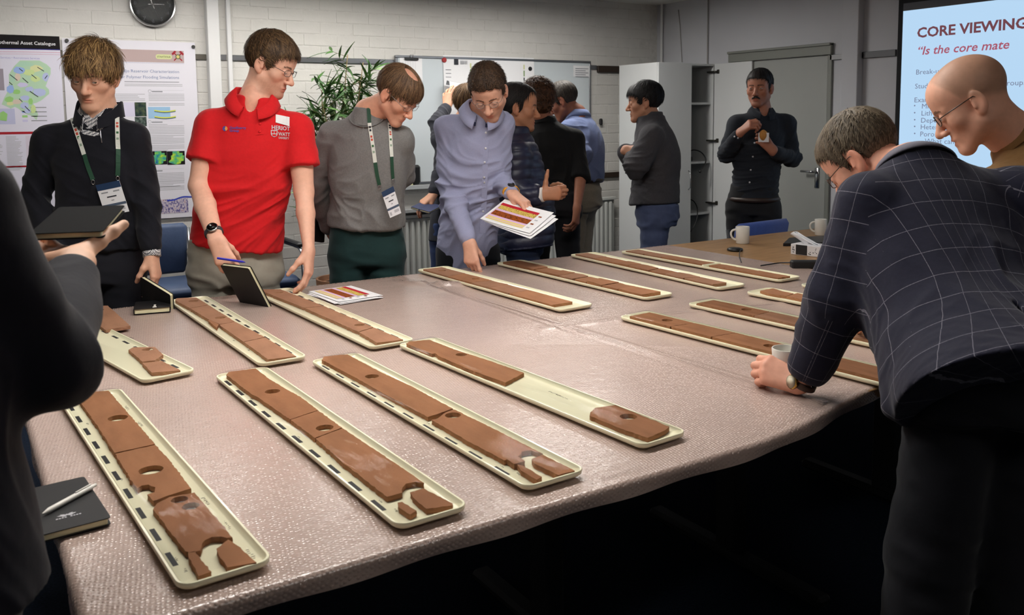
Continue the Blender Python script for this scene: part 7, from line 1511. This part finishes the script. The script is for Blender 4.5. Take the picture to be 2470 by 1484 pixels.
# --- bald man with glasses
def p_bald():
    s = Person('shaven-headed man with glasses in tan jacket leaning over the table at far right', 2.42, tone=S(226, 170, 144)); a = s.a
    hc = a(2344, 248, .0); t, r = frame(hc); nk = a(2462, 338, .02); pel = np.array([2.62, .92, .95])
    fr = nrm(nk - pel) ; s.pose(pel, nk, nk + np.array([-.18, -.03, -.13]), nk + np.array([.20, .03, -.12]), hipdir=(1, 0, 0), bend=-.03, w=1.0, d=1.05)
    wl = a(2146, 842, .42 - .06); L = (np.array([2.42, 1.36, .98]), wl); R = (np.array([2.88, 1.50, 1.02]), a(2128, 716, .62))
    m = cloth('tan_suede', S(140, 106, 66), fine=500)
    s.top('jacket', m, L, R, grow=.006, seed=111, folds=.008, rs=(.072, .062, .050), neckcut=.02, cuffgap=.14)
    s.legs('trousers', cloth('charcoal_trousers', None), folds=.008); s.shoes(mat('dark_shoe', None)); s.core()
    s.head(hc, vec(t, r, .06, -.84, -.56), roll=.0, sc=1.0, neck=nk - s.up * .02, nr=(.062, .070), p=dict(open=.004, mouth=.004, shave=.55, shavecol=S(128, 104, 84), brow=S(120, 84, 60), red=.5, gaze=(0, .9, -.4)))
    s.glasses(mat('tortoise_frame', None), 'rect', hgt=.015, r=.0014)
    s.collar('collar', m, h=.05, r=.078, open_=.5, drop=.03, flare=.02, pt=.01); s.collar('inner_collar', mat('dark_brown_knit', S(58, 42, 28), .9), h=.045, r=.073, open_=.25, drop=.03, stand=True)
    t, r = frame(wl); s.hand('L', vec(t, r, -.1, -1, -.08), vec(t, r, .25, 0, 1), curl=(.15, .18, .2, .25), thumb=(.5, .2, .1), bare=.8); t, r = frame(R[1]); s.hand('R', vec(t, r, -.1, -.6, -.5), vec(t, r, .3, 0, 1), curl=(.35, .4, .4, .4), bare=.8)
    PEOPLE['bald'] = s; return s
# --- foreground person, left edge
def p_fore():
    s = Person('person in dark navy jumper cut off by left edge, holding a black notebook', 1.3, tone=S(224, 176, 146)); a = s.a
    pel = np.array([-.115, 1.33, .96]); nk = np.array([-.13, 1.34, 1.52])
    s.pose(pel, nk, np.array([-.30, 1.43, 1.42]), np.array([-.005, 1.235, 1.405]), w=1.06, d=1.14)
    wr = a(182, 634, .15); R = (a(108, 880, -.12), wr); L = (np.array([-.30, 1.56, 1.14]), np.array([-.10, 1.70, 1.18]))
    m = cloth('midnight_knit', S(24, 23, 32), fine=700)
    s.top('jumper', m, L, R, grow=.006, seed=121, folds=.008, rs=(.060, .060, .042), h=.006, neckcut=.02, cuffgap=.035)
    s.legs('trousers', cloth('grey_trousers', S(92, 86, 82)), top=-.05, w=.94); s.shoes(mat('dark_shoe', None)); s.core()
    s.head(np.array([-.11, 1.38, 1.66]), np.array([.75, .6, -.2]), p=dict(open=.003), h=.004)
    st = dict(t=.010, top=.014, back=.010, front=.006, col=(S(60, 42, 30), S(110, 80, 56)), len=(.02, .03), w=.003); s.hair(st, 500, 51, h=.0045)
    t, r = frame(wr); s.HJ, s.RH = s.hand('R', vec(t, r, -.85, -.42, .04), vec(t, r, -.04, .1, -1), curl=((.1, .3, .3), (.15, .4, .3), (.25, .6, .5), (.45, .8, .7)), thumb=(1.25, .25, .0), h=.0024, sc=1.0)
    s.hand('L', np.array([.7, .4, .2]), np.array([.2, -.5, -.8]), curl=(.5, .5, .5, .5)); s.wr = wr; PEOPLE['fore'] = s; return s
import time as _t
for fn in (p_navy, p_red, p_grey, p_blue, p_puffer, p_black, p_khaki, p_reach, p_arms, p_eat, p_blazer, p_bald, p_fore):
    _0 = _t.time(); s_ = fn()
    print(fn.__name__, 'torso %.2f sh %.2f uaL %.2f faL %.2f uaR %.2f faR %.2f headtop z %.2f' % (np.linalg.norm(s_.neck - s_.pelvis), np.linalg.norm(s_.shL - s_.shR), *[np.linalg.norm(q) for q in (s_.shL - s_.arms['L'][0], s_.arms['L'][0] - s_.arms['L'][1], s_.shR - s_.arms['R'][0], s_.arms['R'][0] - s_.arms['R'][1])], s_.HC[2] + .13), 'pelvis', np.round(s_.pelvis, 2), '%.1fs' % (_t.time() - _0))
# ------------------------------------------------------------------ things worn and held
G_G = mat('lanyard_green', S(24, 66, 46), .7); G_W = mat('lanyard_white', S(214, 216, 208), .65); M_bd = mat('badge_card', S(226, 226, 230), .4); M_bb = mat('badge_blue', S(30, 52, 84), .4)
def ribbon(mb, C, Wd, th=.0012):
    """flat band through C with width vectors Wd"""
    C, Wd = np.array(C), np.array(Wd); T = np.gradient(C, axis=0); N = np.cross(T, Wd); N /= np.linalg.norm(N, axis=1)[:, None] + 1e-9; N = np.where((N * (CAMP - C)).sum(1)[:, None] < 0, -N, N) * th
    mb.rings([np.stack([c - w, c + w, c + w + n, c - w + n]) for c, w, n in zip(C, Wd, N)])
def lanyard(s, label, sides, badge, garment):
    anchor = s.hit(*badge[0], garment, .012); q = empty('lanyard', label, 'lanyard', s.neck); o0 = s.neck
    for pts in sides:
        for (nme, m, pp) in pts:
            uv = np.array(pp, float); tt = np.linspace(0, 1, len(uv)); t2 = np.linspace(0, 1, 14); uu = np.stack([np.interp(t2, tt, uv[:, i]) for i in (0, 1)], 1); C, Wd = [], []
            for i, (u, v) in enumerate(uu):
                h_ = s.hit(u, v, None, .004)
                if h_ is None: continue
                d = uu[min(i + 1, 13)] - uu[max(i - 1, 0)]; pn = np.array([-d[1], d[0]]) / (np.linalg.norm(d) + 1e-9); wv = RIGHT * pn[0] + DOWN * pn[1]; wv = nrm(wv - h_[1] * (wv @ h_[1])); C.append(h_[0]); Wd.append(wv * .0085)
            if len(C) < 3: continue
            C = np.array(C)
            for _ in range(3): C[1:-1] = .25 * C[:-2] + .5 * C[1:-1] + .25 * C[2:]
            mb = MB(); ribbon(mb, C - o0, Wd); mb.obj(nme, m, q)
            if m is G_W:
                for f, mm in ((.15, INK[0]), (.24, INK[0]), (.36, mat('print_red', S(186, 70, 50), .7)), (.46, MATS['print_red']), (.66, mat('print_green', S(50, 100, 60), .7)), (.8, mat('print_sage', S(140, 160, 140), .7))):
                    i = int(f * (len(C) - 2)); c0, c1 = C[i], C[i + 1]; w = Wd[i] * .55; nn = nrm(np.cross(c1 - c0, w)); nn = nn if nn @ (CAMP - c0) > 0 else -nn; e = nn * .0016; mb = MB().add([c0 + e - w - o0, c0 + e + w - o0, c0 + (c1 - c0) * .7 + e + w - o0, c0 + (c1 - c0) * .7 + e - w - o0], [(0, 1, 2, 3)]); mb.obj('print', mm, q)
        e_ = pts[-1][2][-1]; h_ = s.hit(*e_, None, .006)
        if h_: MB().tube([h_[0] + np.array([.006 * math.cos(a), 0, -.010 + .009 * math.sin(a)]) - o0 for a in np.linspace(0, 2 * math.pi, 13)[:-1]], .0016, 6, closed=True).obj('clip', M_steel, q, True)
    P = []
    d0 = np.min([np.dot((s.hit(*b_, None, .0) or (at(*b_, s.D - .15), 0))[0] - CAMP, FWD) for b_ in badge[:4]]) - .014
    for b_ in badge: P.append(at(*b_, d0))
    P = np.array(P) - o0; n_ = nrm(np.cross(P[1] - P[0], P[3] - P[0])); n_ = n_ if n_ @ (CAMP - o0) > 0 else -n_
    bl_ = lambda a, b: (P[0] * (1 - a) + P[1] * a) * (1 - b) + (P[3] * (1 - a) + P[2] * a) * b
    qd = lambda a0, b0, a1, b1, o: [bl_(a0, b0) + n_ * o, bl_(a1, b0) + n_ * o, bl_(a1, b1) + n_ * o, bl_(a0, b1) + n_ * o]
    cd = MB().rings([np.array(qd(0, 0, 1, 1, 0)), np.array(qd(0, 0, 1, 1, .0012))]).obj('badge', M_bd, q)
    for nme, m, r in (('badge_header', M_bb, (0, 0, 1, .20)), ('badge_print', INK[1], (.12, .27, .40, .31)), ('badge_print', INK[1], (.62, .27, .88, .31)), ('badge_print', INK[0], (.30, .42, .70, .46)), ('badge_print', INK[1], (.44, .54, .56, .57)), ('badge_stripe', mat('badge_slate', S(70, 84, 104), .5), (0, .66, 1, .74)), ('badge_print', INK[2], (.10, .82, .26, .94)), ('badge_print', INK[2], (.5, .8, .9, .9))): MB().add(qd(*r, .0018), [(0, 1, 2, 3)]).obj(nme, m, cd)
    return q
s = PEOPLE['navy']; lanyard(s, 'white and green lanyard with name badge round the young man in navy', [[('strap', G_W, [(168, 268), (178, 296), (192, 336), (204, 373)]), ('strap_end', G_G, [(204, 373), (214, 405), (225, 434)])], [('strap', G_W, [(281, 268), (284, 315), (285, 360)]), ('strap_end', G_G, [(285, 360), (285, 395), (284, 424)])]], [(231, 447), (288, 435), (312, 510), (255, 522)], 'jumper')
s = PEOPLE['grey']; lanyard(s, 'green and white lanyard with name badge round the man in the grey jumper', [[('strap_top', G_G, [(889, 262), (890, 280), (891, 297)]), ('strap', G_W, [(891, 297), (896, 330), (901, 362), (905, 392)]), ('strap_end', G_G, [(905, 392), (909, 420), (915, 446)])], [('strap', G_W, [(939, 298), (941, 330), (944, 378)]), ('strap_end', G_G, [(944, 378), (945, 405), (947, 431)])]], [(920, 464), (949, 449), (968, 514), (941, 526)], 'jumper')
# prints on the red polo
s = PEOPLE['red']; M_pw = mat('print_white', None); M_pb = mat('print_indigo', S(84, 72, 150), .8)
def pol(nme, m, V2, F, mp, off=.003, names='polo_shirt'):
    r_ = s.decal(V2, F, mp, names, off)
    if r_: s.kid(nme, mesh_np(nme, r_[0], r_[1]), m)
def dec_text(t, u0, v0, u1, v1, cap, m, bold=.01, names='polo_shirt', nme='lettering'):
    V, F = text_mesh(t, 1.0, bold); w = V[:, 0].max(); V = V / np.array([w, 1]); pol(nme, m, V, F, lambda q_: (u0 + (u1 - u0) * q_[0] + 0 * q_[1], v0 + (v1 - v0) * q_[0] - cap * q_[1]), .003, names)
dec_text('HERIOT', 654.5, 312, 700, 315.5, 9.5, M_pw, .02); dec_text('WATT', 671, 327, 700, 329, 8.5, M_pw, .02); dec_text('UNIVERSITY', 671, 334.5, 698, 336.5, 5, M_pw, .015); dec_text('GeoEnergy', 554, 311, 594, 311.5, 5.5, M_pb, .03); dec_text('Group', 554, 318, 577, 318.3, 5.5, M_pb, .03)
sh_ = np.array([(0, 1), (0, .45), (.12, .18), (.5, 0), (.88, .18), (1, .45), (1, 1)]); sub_ = [(653, 314, 669, 331, M_pw, .0030), (655, 316, 660.4, 322.5, MATS['red_pique'], .0038), (661.6, 316, 667, 322.5, MATS['red_pique'], .0038), (656, 324, 666, 329, MATS['red_pique'], .0038)]
for u0, v0, u1, v1, m, off in sub_: pol('crest', m, sh_, [tuple(range(7))], lambda q_: (u0 + (u1 - u0) * q_[0], v1 - (v1 - v0) * q_[1]), off)
cir = np.array([(math.cos(a), math.sin(a)) for a in np.linspace(0, 2 * math.pi, 17)[:-1]])
pol('round_logo', M_pb, cir, [tuple(range(16))], lambda q_: (543 + 5.5 * q_[0], 310.5 - 6 * q_[1])); pol('round_logo', mat('print_orange', S(222, 150, 70), .8), np.array([(0, 0)] + [(math.cos(a), math.sin(a)) for a in np.linspace(-1.2, 1.2, 8)]), [tuple(range(9))], lambda q_: (543 + 6.5 * q_[0], 310.5 - 6 * q_[1]), .0038)
g2 = np.array([(i / 4, j / 3) for i in range(5) for j in range(4)]); gf = [(i * 4 + j, i * 4 + j + 1, i * 4 + j + 5, i * 4 + j + 4) for i in range(4) for j in range(3)]
pol('sticker', mat('sticker_white', S(226, 224, 224), .6), g2, gf, lambda q_: ((664.5 * (1 - q_[0]) + 699 * q_[0]), (277 + 7 * q_[0]) * (1 - q_[1]) + (296 + 9 * q_[0]) * q_[1]), .004)
pol('placket', MATS['red_pique'], g2, gf, lambda q_: (620 + 20 * q_[0] - 4 * q_[1], 268 + 58 * q_[1] - 2 * q_[0]), .003)
for u, v in ((628, 283), (627, 300), (626, 318)):
    h_ = s.hit(u, v, 'polo_shirt', .004)
    if h_: R_ = rot_from(np.cross(h_[1], Z3), h_[1]); mb = MB().lathe([(0, .003), (.004, .003), (.0055, .0015), (.0055, 0)], 12); mb.V = [x_ @ R_.T + h_[0] for x_ in mb.V]; s.kid('button', mb.mesh('button', True), MATS['red_pique'])
s = PEOPLE['black']; dec_text('EAGE', 1298, 288, 1316, 289, 6, mat('print_mint', S(120, 150, 130), .8), .02, None)
# watches
def watch(s, r, m_strap, m_case, m_face, face_r, wid=.010, tilt=None):
    c, n = s.watch; t = nrm(CAMP - c); e1 = nrm(t - n * (t @ n)); 
    if tilt is not None: e1 = nrm(e1 + np.cross(n, e1) * tilt)
    e2 = np.cross(n, e1); rings = [[c + (e1 * math.cos(a) * r[0] + e2 * math.sin(a) * r[1]) * k + n * w for a in np.linspace(0, 2 * math.pi, 29)[:-1]] for k, w in ((1, -wid), (1.09, -wid * .8), (1.09, wid * .8), (1, wid))]; i = s.kid('watch', MB().rings(rings, cap=False).mesh('watch', True), m_strap); Rm = np.stack([e2, n, e1], 1)
    for nme, m, pr in (('watch_case', m_case, [(0, 0), (face_r, 0), (face_r * 1.02, .005), (face_r * .88, .009), (face_r * .86, .0085), (0, .0085)]), ('watch_face', m_face, [(face_r * .87, .0088), (0, .0092)])):
        mb = MB().lathe(pr, 28); mb.V = [v @ Rm.T + c + e1 * (r[0] * 1.03) for v in mb.V]; s.kid((nme, i), mb.mesh(nme, True), m)
M_rub = mat('strap_grey', S(58, 58, 62), .6); M_face = mat('watch_glass_black', S(8, 8, 10), .08)
watch(PEOPLE['red'], (.0295, .0345), M_rub, M_steel, M_face, .0225); watch(PEOPLE['blue'], (.036, .040), mat('strap_orange', S(222, 150, 24), .5), mat('case_black', S(26, 24, 22), .4), M_face, .018, .010, .9); watch(PEOPLE['blazer'], (.030, .036), mat('strap_brown', S(58, 34, 22), .5), mat('gold_case', S(190, 150, 80), .25, 1.0), mat('dial_cream', S(210, 200, 176), .3), .019, .009, -.9)
# held notebooks, pen, papers, bun
s = PEOPLE['navy']; pts = [at(u, v, d) for u, v, d in ((348, 664, 3.52), (362, 672, 3.50), (408, 716, 3.44), (376, 722, 3.46))]
def held_book(label, a, b, down, T_, m=None, H_=None, strap=None):
    """a->b: the top edge; down: approximate direction of the cover's other edge"""
    U = nrm(b - a); V_ = nrm(down - U * (down @ U)); W_ = np.linalg.norm(b - a); N3 = np.cross(U, V_); R_ = np.stack([U, V_, N3], 1); return notebook(label, W_, H_ or .14, T_, R_, a, m, strap)[0]
Rw = PEOPLE['navy'].arms['L'][1]; held_book('black notebook with cream pages hanging from the young man\'s hand', at(338, 668, 3.56), at(410, 712, 3.44), at(338, 720, 3.60) - at(338, 668, 3.56), .016, H_=.13)
a, b = at(531, 640, 3.50), at(599, 648, 3.40); zb_ = TT + .007; dn = onz(588, 729, zb_) - b; held_book('black notebook standing on the table in the red polo man\'s hand', a, b, dn, .015, H_=np.linalg.norm(dn) - .002)
a, b = at(552, 627, 3.44), at(592, 633, 3.38); d = nrm(b - a); L_ = np.linalg.norm(b - a) + .07; q = empty('pen', 'bright blue pen in the hand of the man in the red polo', 'pen', b); m_ = mat('pen_blue', S(54, 54, 196), .35); MB().tube([d * -L_, d * -.022], [.0045, .0048], 10).obj('barrel', m_, q, auto=40); MB().tube([d * -.022, d * 0], [.0046, .0012], 10).obj('tip', m_, q, auto=40)
# handouts held by the man in blue
P4 = [q_ - Z3 * .018 for q_ in (at(1158, 519, 4.20), at(1217, 475, 4.34), at(1336, 484, 4.22), at(1262, 554, 4.06))]; V_ = nrm(P4[1] - P4[0]); U = P4[3] - P4[0]; U = nrm(U - V_ * (U @ V_)); U = U * 1.0
for k in range(3):
    rz = (k - 2) * .05; U2 = nrm(U * math.cos(rz) + V_ * math.sin(rz)); V2 = nrm(V_ * math.cos(rz) - U * math.sin(rz)); N3 = nrm(np.cross(U2, V2)); N3 = N3 if N3[2] > 0 else -N3
    handout(('lowest loose sheet in the blue shirt man\'s hand', 'middle loose sheet in the blue shirt man\'s hand', 'colour printed handout on top in the blue shirt man\'s hand')[k], P4[0] + N3 * (k - 2) * .004 + U * (2 - k) * .012, U2, V2, .285, .205, .012, 1, k == 2)
s = PEOPLE['reach']; w = at(1035, 478, 5.80); held_book('navy notebook held flat by the reaching person, left of the blue shirt', at(991, 504, 5.74), at(1036, 516, 5.68), at(1016, 478, 5.95) - at(991, 504, 5.74), .014, mat('notebook_navy', S(44, 54, 92), .6), .15, .06)
s = PEOPLE['grey']; held_book('black notebook held behind the grey jumper man\'s back', at(762, 520, 4.42), at(786, 524, 4.46), at(760, 574, 4.40) - at(762, 520, 4.42), .012, H_=.13)
s = PEOPLE['eat']; c = at(1842, 326, s.D - .225); q = empty('bread_bun', 'bitten golden bun in a white napkin in the eating man\'s hand', 'bun', c); sd = Sdf(np.array([-.06, -.06, -.06]), np.array([.06, .06, .06]), .004); sd.ell((0, 0, 0), (.030, .024, .036), k=0); sd.ell((.02, -.0, .036), (.018, .03, .018), k=.004, op='sub'); V, Q = sd.nets(); link('bun', mesh_np('bun', smooth(V, Q, 1), Q, True), mat('bun_crust', S(186, 128, 58), .6, noise=(40, .2)), q)
t_, r_ = frame(c); P = np.array([[r_ * (a - 1.5) * .022 + Z3 * (b * .020 - .045) - t_ * (.018 * math.cos(a * 1.3)) for b in range(4)] for a in range(4)]); MB().grid(P).obj('napkin', mat('tissue_white', S(230, 230, 234), .9), q, True)
b, e = at(250, 574, 1.50), at(304, 508, 1.68); V_ = nrm(e - b); U = nrm(np.cross(V_, Z3)); held_book('black notebook resting open-handed in the foreground person\'s palm', b - U * .115, b, V_, .012, mat('tablet_black', S(12, 12, 13), .9, spec=.1), .185)
for s_ in PEOPLE.values(): s_.done()
